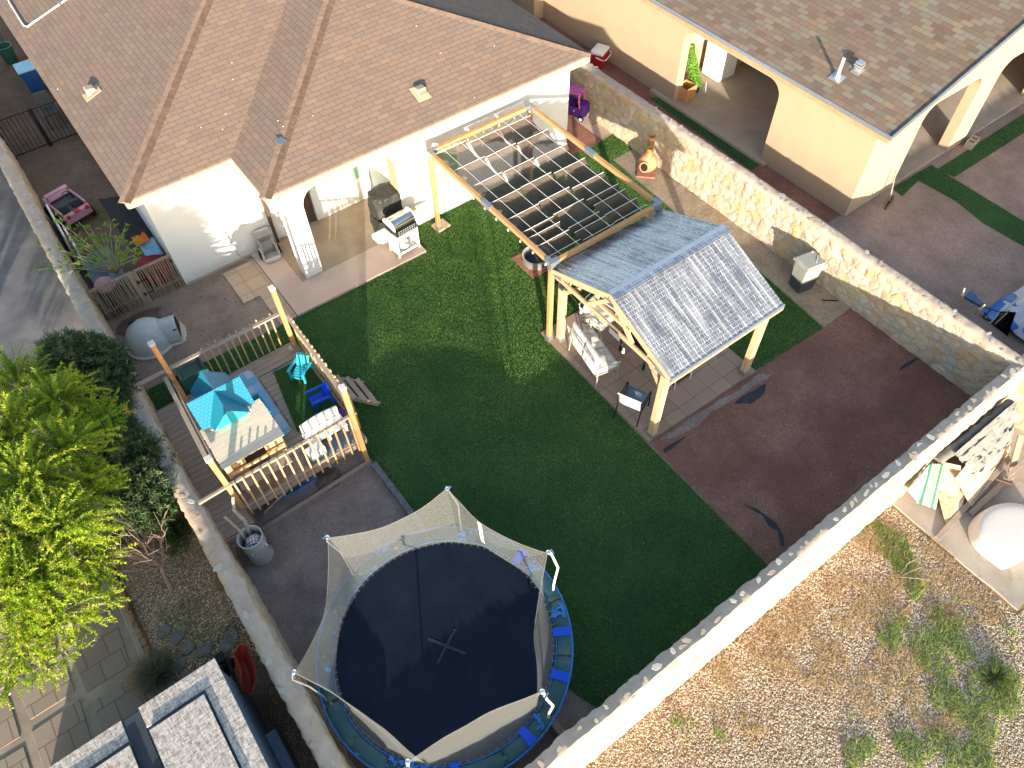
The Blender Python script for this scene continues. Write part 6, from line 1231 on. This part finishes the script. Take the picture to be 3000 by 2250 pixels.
# tarp and barrows behind the right wall
T = thing('pool_tarp', 'blue and white printed vinyl tarp heaped behind the right stone wall', 'tarp', (17.0, 2.8, 0)); m = M('printed_tarp', .5); m.col(m.mix(m.ramp(m.noise(1.6, 2, dist=.6), [(.50, bw(0)), (.515, bw(1))]), (.45, .49, .55), (.02, .15, .42))); MT['printed_tarp'] = m.m
b = MB(); b.sheet(lambda u, v: (15.6 + 2.6 * u, 1.75 + 1.35 * v - .2 * u, .06 + .26 * math.sin(PI * min(1, v * 1.1)) * math.sin(PI * min(1, u * .9 + .12)) + .10 * noise.noise(Vector((u * 5, v * 5, 1)))), 26, 20); b.build('sheet', 'printed_tarp', T, smooth=True)
T = thing('wheelbarrow', 'black tipped wheelbarrow tray resting on the blue and white tarp', 'wheelbarrow', (15.0, 2.8, 0)); a = [at(2895, 905, .95), at(2925, 932, .75), at(2990, 905, .85), at(2975, 915, .9)]
tr = [at(2905, 950, .7), at(2932, 912, .95), at(2977, 915, .95), at(2952, 985, .5)]; bt = [at(2915, 945, .45), at(2935, 920, .65), at(2965, 925, .65), at(2948, 972, .3)]
b = MB(); b.add(tr + bt, [(0, 1, 5, 4), (1, 2, 6, 5), (2, 3, 7, 6), (3, 0, 4, 7), (4, 5, 6, 7)]); b.build('tray', 'black_metal', T, solid=.01)
for s in ((at(2898, 950, .6), at(2993, 865, 1.0)), (at(2908, 955, .5), at(2958, 908, .95))): b = MB(); b.tube([s[0], s[1]], .022, 8); b.build('handle', 'frame_paint', T, smooth=True)
b = MB(); b.tube([at(2880, 930, .7), at(2903, 907, .9), at(2885, 900, .9), at(2930, 915, .9)], .012, 6); b.tube([at(2880, 933, .7), at(2902, 942, .6), at(2885, 915, .8), at(2880, 930, .7)], .012, 6); b.build('frame', 'black_metal', T)
for k, (x0, y0, x1, y1, lab) in enumerate(((2812, 885, 2826, 845, 'rusty rake handle with pale knob sticking up behind the wall'), (2855, 920, 2885, 893, 'short brown tool handle with pale knob behind the wall'))):
    T = thing('tool_handle', lab, 'tool handle', tuple(at(x0, y0, .4))); p0, p1 = at(x0, y0, .5), at(x1, y1, 1.15); b = MB(); b.tube([p0, p0.lerp(p1, .55)], .016, 7); b.build('shaft', 'clay', T, smooth=True); b = MB(); b.tube([p0.lerp(p1, .55), p0.lerp(p1, .65), p1], [.035, .022, .016], 8); b.build('knob', 'cream_plastic', T, smooth=True)
b = MB(); b.prism([tuple(at(*q, 0)[:2]) for q in ((2808, 895), (2822, 880), (2830, 878), (2850, 905), (2868, 920), (2862, 926))], .25, .32); tag(b.build('blue_board', 'hull_blue'), 'small blue board leaning behind the right stone wall', 'board')
# ================================================================ BACK PLOT THINGS: boards, felt, lumber, tub
def panel(label, pts, t=.02, mat='osb_fresh', nm='plywood_sheet', cat='plywood sheet', grp=None):
    pts = [Vector(p) for p in pts]; n = (pts[1] - pts[0]).cross(pts[2] - pts[0]).normalized(); b = MB(); b.extr(pts, n * t); return tag(b.build(nm, mat), label, cat, grp)
panel('square chipboard sheet propped at the wall beside the green boards', [at(2753, 1352, .95), at(2815, 1365, 1.0), at(2808, 1475, .12), at(2745, 1452, .10)])
panel('pale pointed chipboard sheet lying against the lumber', [at(2748, 1450, .22), at(2862, 1340, .55), at(2808, 1520, .06), at(2772, 1540, .07)], mat='osb_fresh')
panel('large brown chipboard sheet leaning under the grey felt', [at(2800, 1400, .90), at(2965, 1200, .98), at(2958, 1345, .12), at(2850, 1490, .07)])
for k in range(6):
    x = 2685 + k * 8; panel(f'{("dark green", "mint green", "tan edged", "pale cream", "bottle green", "brown edged")[k]} board in the leaning bundle at the wall', [at(x + 38, 1358, 1.05), at(x + 46, 1362, 1.05), at(x + 16 , 1478 + k * 3, .08), at(x + 6, 1474 + k * 3, .08)], .02, ('green_board', 'bin_plastic', 'pale_board', 'osb_fresh', 'green_board', 'osb_fresh')[k], 'board', 'board', 'boards leaning at the wall')
T = thing('tarp_roll', 'long grey tarp roll lying along the top foot of the stone wall', 'tarp roll', tuple(at(2850, 1270, .9))); b = MB(); q0, q1 = at(2745, 1352, 1.02), at(2960, 1180, 1.05); Q = [q0.lerp(q1, i / 24) + Vector((0, .01 * math.sin(i * 1.3), .012 * math.sin(i * 2.1))) for i in range(25)]; b.tube(Q, [.10 + .012 * math.sin(i * 1.7) for i in range(25)], 12); b.build('roll', 'tarp_grey', T, smooth=True)
T = thing('roofing_felt', 'crumpled grey roofing felt draped from the tarp roll over the boards', 'felt', tuple(at(2880, 1320, .7)))
fa, fb, fc, fd = at(2782, 1345, 1.02), at(2968, 1185, 1.05), at(2950, 1310, .45), at(2838, 1408, .45); b = MB()
b.sheet(lambda u, v: tuple(fa.lerp(fb, u).lerp(fd.lerp(fc, u), v) + Vector((.0, 0, .20 + .06 * noise.noise(Vector((u * 7, v * 5, 1))) + .05 * noise.noise(Vector((u * 16, v * 13, 1)))))), 34, 22); b.build('felt', 'felt', T, smooth=True)
b = MB(); ga, gb, gc, gd = at(2835, 1375, .6), at(2890, 1335, .66), at(2872, 1385, .42), at(2828, 1415, .42); b.sheet(lambda u, v: tuple(ga.lerp(gb, u).lerp(gd.lerp(gc, u), v) + Vector((0, 0, .10 + .04 * noise.noise(Vector((u * 6, v * 6, 5)))))), 12, 10); b.build('dark_lining', 'dark_felt', T, smooth=True, solid=.03)
b = MB(); ga, gb, gc, gd = at(2660, 1440, .95), at(2722, 1362, 1.1), at(2715, 1400, .8), at(2690, 1475, .2); b.sheet(lambda u, v: tuple(ga.lerp(gb, u).lerp(gd.lerp(gc, u), v) + Vector((0, 0, .06 * noise.noise(Vector((u * 6, v * 6, 8)))))), 12, 12); tag(b.build('plastic_wrap', 'grey_plastic', smooth=True), 'crumpled silver plastic wrap beside the green boards', 'plastic wrap')
for (lab, p0, p1, z0, z1, w_, h_) in (('longest grey plank crossing the plot slab', (2745, 1578), (2960, 1340), .05, .32, .10, .05), ('grey plank next to the white tub', (2843, 1505), (2995, 1362), .10, .30, .11, .05), ('steep grey plank leaning on the pile', (2952, 1425), (2992, 1275), .12, .75, .11, .04), ('short tan stick lying across the planks', (2918, 1402), (2964, 1416), .40, .40, .05, .04), ('dark thin plank under the lumber pile', (2862, 1448), (2915, 1380), .08, .25, .04, .04), ('grey plank crossing the upper lumber pile', (2945, 1400), (3010, 1345), .35, .50, .09, .04)):
    b = MB(); b.bar(at(*p0, z0), at(*p1, z1), w_, h_); tag(b.build('plank', 'old_wood_x' if w_ > .06 else 'door_brown', bevel=.003), lab, 'plank', 'planks stacked on the plot slab')
T = thing('basin_tub', 'upturned white moulded tub with faint red stains on the plot slab', 'tub', (12.05, -.35, .05)); b = MB()
tub = [at(*q, .12) for q in ((2836, 1548), (2848, 1518), (2880, 1490), (2930, 1478), (2990, 1482), (3060, 1520), (3080, 1600), (3000, 1640), (2940, 1672), (2925, 1655), (2880, 1625), (2845, 1590))]; cen = sum((Vector((p.x, p.y, 0)) for p in tub), Vector()) / len(tub)
V = []
for k, (f, z) in enumerate(((1.0, .06), (1.0, .10), (.97, .13), (.93, .32), (.86, .38), (.5, .39), (.05, .39))):
    for p in tub: V.append((cen.x + (p.x - cen.x) * f, cen.y + (p.y - cen.y) * f, z))
n = len(tub); b.add(V, [(k * n + i, k * n + (i + 1) % n, (k + 1) * n + (i + 1) % n, (k + 1) * n + i) for k in range(6) for i in range(n)] + [tuple(range(6 * n, 7 * n))]); o = b.build('shell', 'dish_white', T, smooth=True, sub=2)
m = M('tub_paint', .45, spec=.4); rd = at(2918, 1597, .5) - Vector(T.location); vd = N(m.nt, 'VectorMath', operation='DISTANCE'); m.link(m.mix(.12, m.co, m.noise(5, 3, out=1)), vd.inputs[0]); vd.inputs[1].default_value = rd; mk = m.ramp(vd.outputs['Value'], [(.10, bw(.85)), (.20, bw(0))]); m.col(m.mix(mk, (.66, .60, .54), (.60, .16, .12))); MT['tub_paint'] = m.m; o.data.materials[0] = m.m

# ================================================================ LEFT NEIGHBOUR: shed, barrow, edging
T = thing('chipboard_shed', 'low shed topped with weathered chipboard panels at the lower left', 'shed', (-3.0, 4.0, 0)); zr = 1.85
b = MB(); b.bx(-2.98, -1.80, 1.5, 5.50, 0, zr - .02); b.bx(-5.4, -3.02, 1.5, 5.50, 0, zr - .02); b.build('wall', 'dusty_blue', T)
b = MB(); b.bx(-2.95, -1.76, 5.22, 5.56, zr, zr + .02); b.bx(-2.06, -1.76, 1.5, 5.21, zr, zr + .02); b.build('roof_edge_board', 'osb', T)
b = MB(); b.bx(-2.92, -2.09, 1.5, 5.14, zr + .05, zr + .07); b.build('roof_panel', 'osb', T); b = MB(); b.bx(-2.92, -2.09, 1.5, 5.14, zr - .02, zr + .048); b.build('panel_gap_shade', 'shade_and_ink', T)  # near-black slab paints shade into the gap under the raised panel
b = MB(); b.bx(-5.4, -3.22, 5.2, 5.54, zr, zr + .02); b.build('roof_edge_board', 'osb', T); b = MB(); b.bx(-5.4, -3.22, 1.5, 5.12, zr + .05, zr + .07); b.build('roof_panel', 'osb', T)
b = MB(); b.bx(-3.21, -2.96, 1.5, 5.52, zr - .01, zr + .008); b.build('gap_strip', 'dark_felt', T); b = MB(); b.bx(-3.16, -3.0, 4.2, 4.5, zr + .012, zr + .06); b.build('block', 'osb_fresh', T)  # dark strip filling the gap between the roof halves
b = MB(); b.bx(-1.79, -1.62, 1.5, 4.55, .55, .60); b.bx(-1.64, -1.62, 1.5, 4.55, 0, .549); b.build('lower_box', 'dusty_blue', T)
T = thing('red_wheelbarrow', 'red wheelbarrow stood on end between shed and left stone wall', 'wheelbarrow', (-1.5, 5.7, 0))
rim = [at(*q, .95) for q in ((702, 1888), (722, 1888), (748, 1950), (752, 1990), (738, 2033), (710, 2022), (706, 1960), (686, 1915))]; cc = sum(rim, Vector()) / len(rim); n = len(rim)
V = [tuple(p) for p in rim] + [(cc.x + (p.x - cc.x) * .72 - .12, cc.y + (p.y - cc.y) * .72, .70) for p in rim]; b = MB(); b.add(V, [(i, (i + 1) % n, n + (i + 1) % n, n + i) for i in range(n)] + [tuple(range(n, 2 * n))]); b.build('tray', 'red_paint', T, solid=.012, bevel=.004)
w0 = at(664, 1962, .45); b = MB(); b.lathe([(0, -.04), (.12, -.045), (.185, -.04), (.20, 0), (.185, .04), (.12, .045), (0, .04)], 26, w0, q=Matrix.Rotation(PI / 2, 3, 'X') @ Matrix.Rotation(.5, 3, 'Y')); b.build('wheel', 'rubber', T, smooth=True)
h0, h1 = at(664, 1925, .9), at(714, 2055, .5); g0, g1 = at(648, 1975, .5), at(690, 2060, .3)
b = MB(); b.bar(h0, h1, .05, .04); b.bar(g0, g1, .05, .04); b.build('handle', 'black_metal', T); b = MB(); [b.tube([h0.lerp(h1, t), g0.lerp(g1, t)], .014, 6) for t in (.5, .7, .9)]; b.box(w0 + Vector((.03, .12, .25)), (.14, .16, .10)); b.build('leg_frame', 'black_metal', T)
P0, P1 = Vector((-2.94, 9.45, 0)), Vector((-2.94, 6.95, 0)); first = None; rr = random.Random(21)
for i in range(30):
    p = P0.lerp(P1, i / 29) + Vector((rr.uniform(-.02, .02), 0, 0))
    if first is None:
        b = MB(); b.lathe([(0, 0), (.05, 0), (.052, .11), (.045, .125), (0, .128)], 12); o = b.build('edging_log', 'log_wood', smooth=True); first = o
    else: o = first.copy(); COL.objects.link(o)
    o.location = p; o.scale = (rr.uniform(.85, 1.1), rr.uniform(.85, 1.1), rr.uniform(.8, 1.4)); tag(o, 'round log stub in the edging row between gravel and paved patio', 'edging log', 'log stubs edging the gravel')
FS = [(482, 1852), (520, 1868), (552, 1900), (527, 1945), (545, 1990), (500, 2015), (668, 1892), (680, 1862), (600, 1905), (460, 2010)]
LB = ['flagstone nearest the log edging at the gravel edge', 'flagstone second from the log edging', 'flagstone at the top of the bend above the shed', 'long flagstone beside the grassy tuft', 'flagstone between the grassy tuft and the shed corner', 'flagstone tucked under the shed roof edge', 'flagstone beside the red wheelbarrow', 'upper flagstone beside the left stone wall', 'half buried flagstone in the weeds', 'flagstone below the grassy tuft']
for k, (q, lab) in enumerate(zip(FS, LB)):
    c = at(*q); pl = []; n = 6
    for j in range(n): a = 2 * PI * j / n + rr.uniform(-.25, .25); r = rr.uniform(.10, .16); pl.append((c.x + r * 1.2 * math.cos(a), c.y + r * math.sin(a)))
    b = MB(); b.prism(pl, .0, .035 + .004 * k / 5); tag(b.build('flagstone', 'flag', bevel=.008), lab, 'flagstone', 'flagstones around the shed')
# raised stamped squares of the paved patio
gk = 0
for ix in range(6):
    for iy in range(8):
        x = -3.25 - ix * .95; y = 2.3 + iy * .98 + (.15 if ix % 2 else 0); 
        if y > 9.6: continue
        b = MB(); j = lambda: rr.uniform(-.03, .03); b.prism([(x - .78 + j(), y + j()), (x + j(), y + j()), (x + j(), y + .80 + j()), (x - .78 + j(), y + .80 + j())], .004, .028); o = b.build('stamped_square', 'slab_square', bevel=.006); o['kind'] = 'structure'
# curb round the bed
b = MB(); b.bar((-3.02, 9.5, .06), (-3.02, 6.9, .06), .10, .12); tag(b.build('curb', 'stamped_concrete', bevel=.02), 'pale concrete curb beside the log edging', 'curb')

# ================================================================ VEGETATION
def tree(name, label, cat, base, limbs, mat, bark, leafP, leafD, L, W, rndv, group=None, fold=.1):
    T = thing(name, label, cat, base, 0, group); b = MB()
    for pts, r0, r1 in limbs:
        P = [Vector(p) for p in pts]; n = len(P); b.tube(P, [r0 + (r1 - r0) * i / (n - 1) for i in range(n)], 7)
    b.build('trunk', bark, T, smooth=True)
    V, F = leaves(leafP, leafD, L, W, fold=fold); npmesh('crown', V, F, mat, T, rnd=rndv, loc=base); return T
def unit(A): return A / (np.linalg.norm(A, axis=1)[:, None] + 1e-9)
def curve_limb(a, c, sag=.0, wob=.08, n=7, rr=random):
    a = Vector(a); c = Vector(c); return [a.lerp(c, i / (n - 1)) + Vector((rr.uniform(-wob, wob), rr.uniform(-wob, wob), sag * math.sin(PI * i / (n - 1)))) * (0 if i == 0 else 1) for i in range(n)]
# oleander: stems fan out of one stool, long dark leaves in whorls
def oleander(name, label, base, cx, cy, rx, ry, H, nst, seed, matn='oleander_leaf'):
    rr = random.Random(seed); g = np.random.default_rng(seed); limbs = []; P = []; D = []; C = []
    for k in range(nst):
        a = rr.uniform(0, 2 * PI); q = math.sqrt(rr.random()); tip = Vector((cx + rx * q * math.cos(a), cy + ry * q * math.sin(a), H * (.70 + .38 * rr.random() * (1 - q * .75)) - .55 * q * q)); st = curve_limb((base[0] + rr.uniform(-.15, .15), base[1] + rr.uniform(-.15, .15), 0), tip, .15, .04, 8, rr); 
        if k % 3 == 0: limbs.append((st, .014, .005))
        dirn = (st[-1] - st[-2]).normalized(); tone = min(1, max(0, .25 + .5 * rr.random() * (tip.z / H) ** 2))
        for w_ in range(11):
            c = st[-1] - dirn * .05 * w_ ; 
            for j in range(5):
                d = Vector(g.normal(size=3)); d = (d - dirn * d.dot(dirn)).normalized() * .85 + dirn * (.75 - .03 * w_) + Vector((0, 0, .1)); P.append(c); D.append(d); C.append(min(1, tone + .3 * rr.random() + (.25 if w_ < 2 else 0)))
    P = np.array([tuple(p) for p in P]); D = unit(np.array([tuple(d) for d in D])); n = len(P)
    return tree(name, label, 'shrub', base, limbs, matn, 'bark', P, D, g.uniform(.09, .16, n), g.uniform(.016, .026, n), np.array(C))
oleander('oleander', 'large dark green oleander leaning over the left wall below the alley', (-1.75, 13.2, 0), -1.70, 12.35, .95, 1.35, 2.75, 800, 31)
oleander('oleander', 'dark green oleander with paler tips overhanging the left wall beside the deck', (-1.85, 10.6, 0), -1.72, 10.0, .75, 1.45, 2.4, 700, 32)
# lime green tree: arching twigs with whorls of small bright leaves
def lime_tree(name, label, base, clusters, seed, step=.028, per=5, matn='lime_leaf'):
    rr = random.Random(seed); g = np.random.default_rng(seed); limbs = []; P = []; D = []; C = []
    fork = Vector((base[0], base[1], 1.3)); limbs.append((curve_limb(base, fork, 0, .03, 5, rr), .13, .09))
    for (x, y, z, r, nb) in clusters:
        nb = int(nb * 2.1)
        c = Vector((x, y, z)); limbs.append((curve_limb(fork, c - Vector((0, 0, r * .5)), .2, .07, 8, rr), .07, .025))
        for k in range(nb):
            th = rr.uniform(0, 2 * PI); up = rr.uniform(-.25, 1); d0 = Vector((math.cos(th) * math.sqrt(max(0, 1 - up * up * .9)), math.sin(th) * math.sqrt(max(0, 1 - up * up * .9)), up)); s = c + d0 * r * rr.uniform(.05, .5); L = r * rr.uniform(.6, 1.2); q = s; dd = (d0 + Vector((rr.uniform(-.4, .4), rr.uniform(-.4, .4), .2))).normalized(); tw = [q.copy()]; tone = rr.choice((0, .1, .25, .45, .6))
            m_ = int(L / step)
            for i in range(m_):
                dd = (dd + Vector((0, 0, -.042)) + Vector((rr.uniform(-.07, .07), rr.uniform(-.07, .07), rr.uniform(-.05, .05)))).normalized(); q = q + dd * step
                if i % 6 == 0: tw.append(q.copy())
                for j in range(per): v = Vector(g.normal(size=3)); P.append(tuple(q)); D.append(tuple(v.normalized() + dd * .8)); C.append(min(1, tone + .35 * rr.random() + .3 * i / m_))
            if k % 3 == 0 and len(tw) > 2: limbs.append((tw, .007, .003))
    P = np.array(P); D = unit(np.array(D)); n = len(P); return tree(name, label, 'tree', base, limbs, matn, 'pale_bark', P, D, g.uniform(.032, .062, n), g.uniform(.012, .020, n), np.array(C))
def at2(x, y, z): p = at(x, y, z); return p.x, p.y, z
cl = []
for (px, py, z, r, nb) in ((60, 1130, 2.6, .55, 60), (170, 1180, 2.9, .55, 70), (40, 1280, 3.1, .6, 70), (200, 1330, 3.0, .6, 80), (95, 1420, 3.3, .65, 90), (260, 1450, 2.7, .5, 60), (180, 1560, 3.2, .6, 80), (40, 1560, 3.4, .6, 80), (300, 1240, 2.5, .4, 40), (120, 1690, 3.1, .6, 80), (260, 1650, 2.6, .45, 50), (20, 1750, 3.2, .55, 60), (180, 1800, 2.7, .45, 45), (290, 1760, 2.3, .32, 22), (60, 1880, 2.8, .42, 30), (190, 1900, 2.4, .30, 16), (120, 1960, 2.5, .30, 14), (-60, 1350, 3.2, .7, 80), (-70, 1620, 3.2, .7, 70), (60, 1990, 2.6, .25, 8), (10, 2030, 2.6, .3, 8)):
    x, y, z_ = at2(px, py, z); cl.append((x, y, z_, r, nb))
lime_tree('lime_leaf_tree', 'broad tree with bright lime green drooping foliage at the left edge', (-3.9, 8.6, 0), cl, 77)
# young tree behind the stick fence
rr = random.Random(15); g = np.random.default_rng(15); base = (-.16, 16.35, 0); limbs = [(curve_limb(base, (-.15, 16.25, .55), 0, .02, 4, rr), .022, .018)]; P = []; D = []; C = []
tips = [(112, 790, 1.6), (120, 720, 2.0), (165, 640, 2.2), (232, 650, 2.4), (232, 735, 2.2), (180, 735, 2.1), (205, 700, 2.2), (272, 700, 2.3), (322, 650, 2.4), (318, 740, 2.2), (370, 660, 2.3), (405, 720, 2.2), (395, 745, 1.9), (285, 760, 2.0), (240, 790, 1.8), (345, 700, 2.3), (150, 770, 1.8), (300, 690, 2.2), (360, 760, 1.9), (200, 770, 1.9), (260, 665, 2.3), (410, 755, 1.9), (255, 720, 2.1), (335, 785, 1.7), (185, 675, 2.2), (400, 695, 2.2)]
for (px, py, z) in tips:
    t = at(px, py, z); st = curve_limb((-.15, 16.25, .5), t, .12, .03, 8, rr); limbs.append((st, .010, .004))
    for s in range(7):
        c = st[-1 - min(s // 2, 3)] + Vector(g.normal(size=3)) * .085
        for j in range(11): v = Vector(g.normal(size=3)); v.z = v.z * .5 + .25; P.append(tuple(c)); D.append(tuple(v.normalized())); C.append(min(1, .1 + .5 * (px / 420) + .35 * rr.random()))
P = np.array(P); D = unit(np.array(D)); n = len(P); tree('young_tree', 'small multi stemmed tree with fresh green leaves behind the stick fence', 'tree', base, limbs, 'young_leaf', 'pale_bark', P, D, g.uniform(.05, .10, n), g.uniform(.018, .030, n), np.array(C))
# bare shrub in the gravel
rr = random.Random(44); g = np.random.default_rng(44); base = tuple(at(502, 1732)); base = (base[0], base[1], 0); limbs = []; P = []; D = []; C = []
trunk_tip = at(475, 1660, .55); limbs.append((curve_limb(base, trunk_tip, 0, .02, 5, rr), .05, .035))
for k in range(44):
    t = at(rr.uniform(285, 500), rr.uniform(1430, 1640), rr.uniform(.9, 1.5)) if k > 4 else at(rr.uniform(300, 380), rr.uniform(1640, 1720), .7); st = curve_limb(trunk_tip, t, .08, .035, 8, rr); limbs.append((st, .014, .003))
    for m_ in range(5): a = st[rr.randint(2, 6)]; e = a + Vector((rr.uniform(-.25, .25), rr.uniform(-.1, .3), rr.uniform(.05, .3))); limbs.append(([a, a.lerp(e, .5) + Vector((.01, 0, .01)), e], .005, .002)); P += [tuple(a.lerp(e, rr.random())) for _ in range(7)]
P = np.array(P); n = len(P); D = unit(g.normal(size=(n, 3))); tree('bare_shrub', 'nearly leafless reddish shrub in the gravel beside the left wall', 'shrub', base, limbs, 'shrub_leaf', 'twig', P, D, .03, .012, g.random(n))
oleander('leafy_shrub', 'loose leafy shrub on the gravel below the oleander', (-2.0, 9.0, 0), -1.75, 9.0, .35, .30, .8, 60, 33, 'shrub_leaf')
oleander('leafy_shrub', 'thin green shoots at the edge of the gravel bed under the lime tree', (-2.35, 9.6, 0), -2.3, 9.7, .35, .4, .6, 50, 34, 'shrub_leaf')
# grassy tuft
def tuft(label, c, r, n, mat, h=.4, nm='grass_tuft', cat='grass tuft'):
    a = rng.random(n) * 6.28; q = rng.random(n); P = np.stack([c[0] + .3 * r * q * np.cos(a), c[1] + .3 * r * q * np.sin(a), np.full(n, .01)], 1); D = unit(np.stack([np.cos(a) * (.4 + q), np.sin(a) * (.4 + q), .5 + .6 * rng.random(n)], 1)); V, F = leaves(P, D, r * (.6 + .6 * rng.random(n)), .008); o = npmesh(nm, V - np.array([c[0], c[1], 0]), F, mat, rnd=rng.random(n)); o.location = (c[0], c[1], 0); return tag(o, label, cat)
c = at(465, 1975); tuft('sage green grassy tuft beside the shed roof', (c.x, c.y), .42, 1500, 'sage_leaf'); c = at(430, 1985); tuft('straw coloured grass fringe left of the sage tuft', (c.x, c.y), .38, 300, 'dry_grass')
c = at(2915, 1990); tuft('dark green weed clump in the gravel plot under the tub', (c.x, c.y), .30, 500, 'shrub_leaf')
c = at(2895, 2000); tuft('pale flowered weed on the dark clump', (c.x, c.y), .12, 120, 'sage_leaf')
# fallen twigs on the plot
for k, q in enumerate((((2640, 1680), (2660, 1650), (2690, 1635)), ((2635, 1690), (2690, 1695), (2725, 1700)), ((2640, 1688), (2680, 1668), (2700, 1662)))):
    b = MB(); b.tube([at(x, y, .06 + .03 * i) for i, (x, y) in enumerate(q)], .006, 5); tag(b.build('twig', 'driftwood', smooth=True), ('upper curved pale twig in the plot weeds', 'lowest straight pale twig in the plot weeds', 'middle pale twig in the plot weeds')[k], 'twig')
# unseen trees added left of the frame to shade the alley and wall
lime_tree('lime_leaf_tree', 'second lime green tree added unseen on the left for its shade', (-7.4, 10.5, 0), [(-7.4, 10.5, 3.4, 1.1, 60), (-6.4, 12.0, 3.1, 1.0, 50), (-6.6, 9.0, 3.2, 1.0, 50)], 78, step=.06)
g = np.random.default_rng(5); n = 16000; C_ = np.array([(-8.6, 6.8, 4.0), (-9.4, 5.4, 4.6), (-8.3, 8.4, 3.8), (-9.6, 7.6, 5.0), (-10.6, 6.2, 4.2), (-8.2, 5.4, 3.6)])[g.integers(0, 6, n)]; D = unit(g.normal(size=(n, 3))); P = C_ + D * (1.35 * g.random((n, 1)) ** .4)
tree('added_shade_tree', 'broad leaved tree added unseen on the left as a shade caster', 'tree', (-9.2, 6.6, 0), [([(-9.2, 6.6, 0), (-9.2, 6.6, 2.6)], .2, .14)] + [(curve_limb((-9.2, 6.6, 2.4), tuple(c), .1, .08, 6), .09, .04) for c in ((-8.6, 6.8, 4.0), (-9.4, 5.4, 4.6), (-8.3, 8.4, 3.8), (-9.6, 7.6, 5.0))], 'young_leaf', 'bark', P, unit(g.normal(size=(n, 3))), .16, .09, g.random(n))
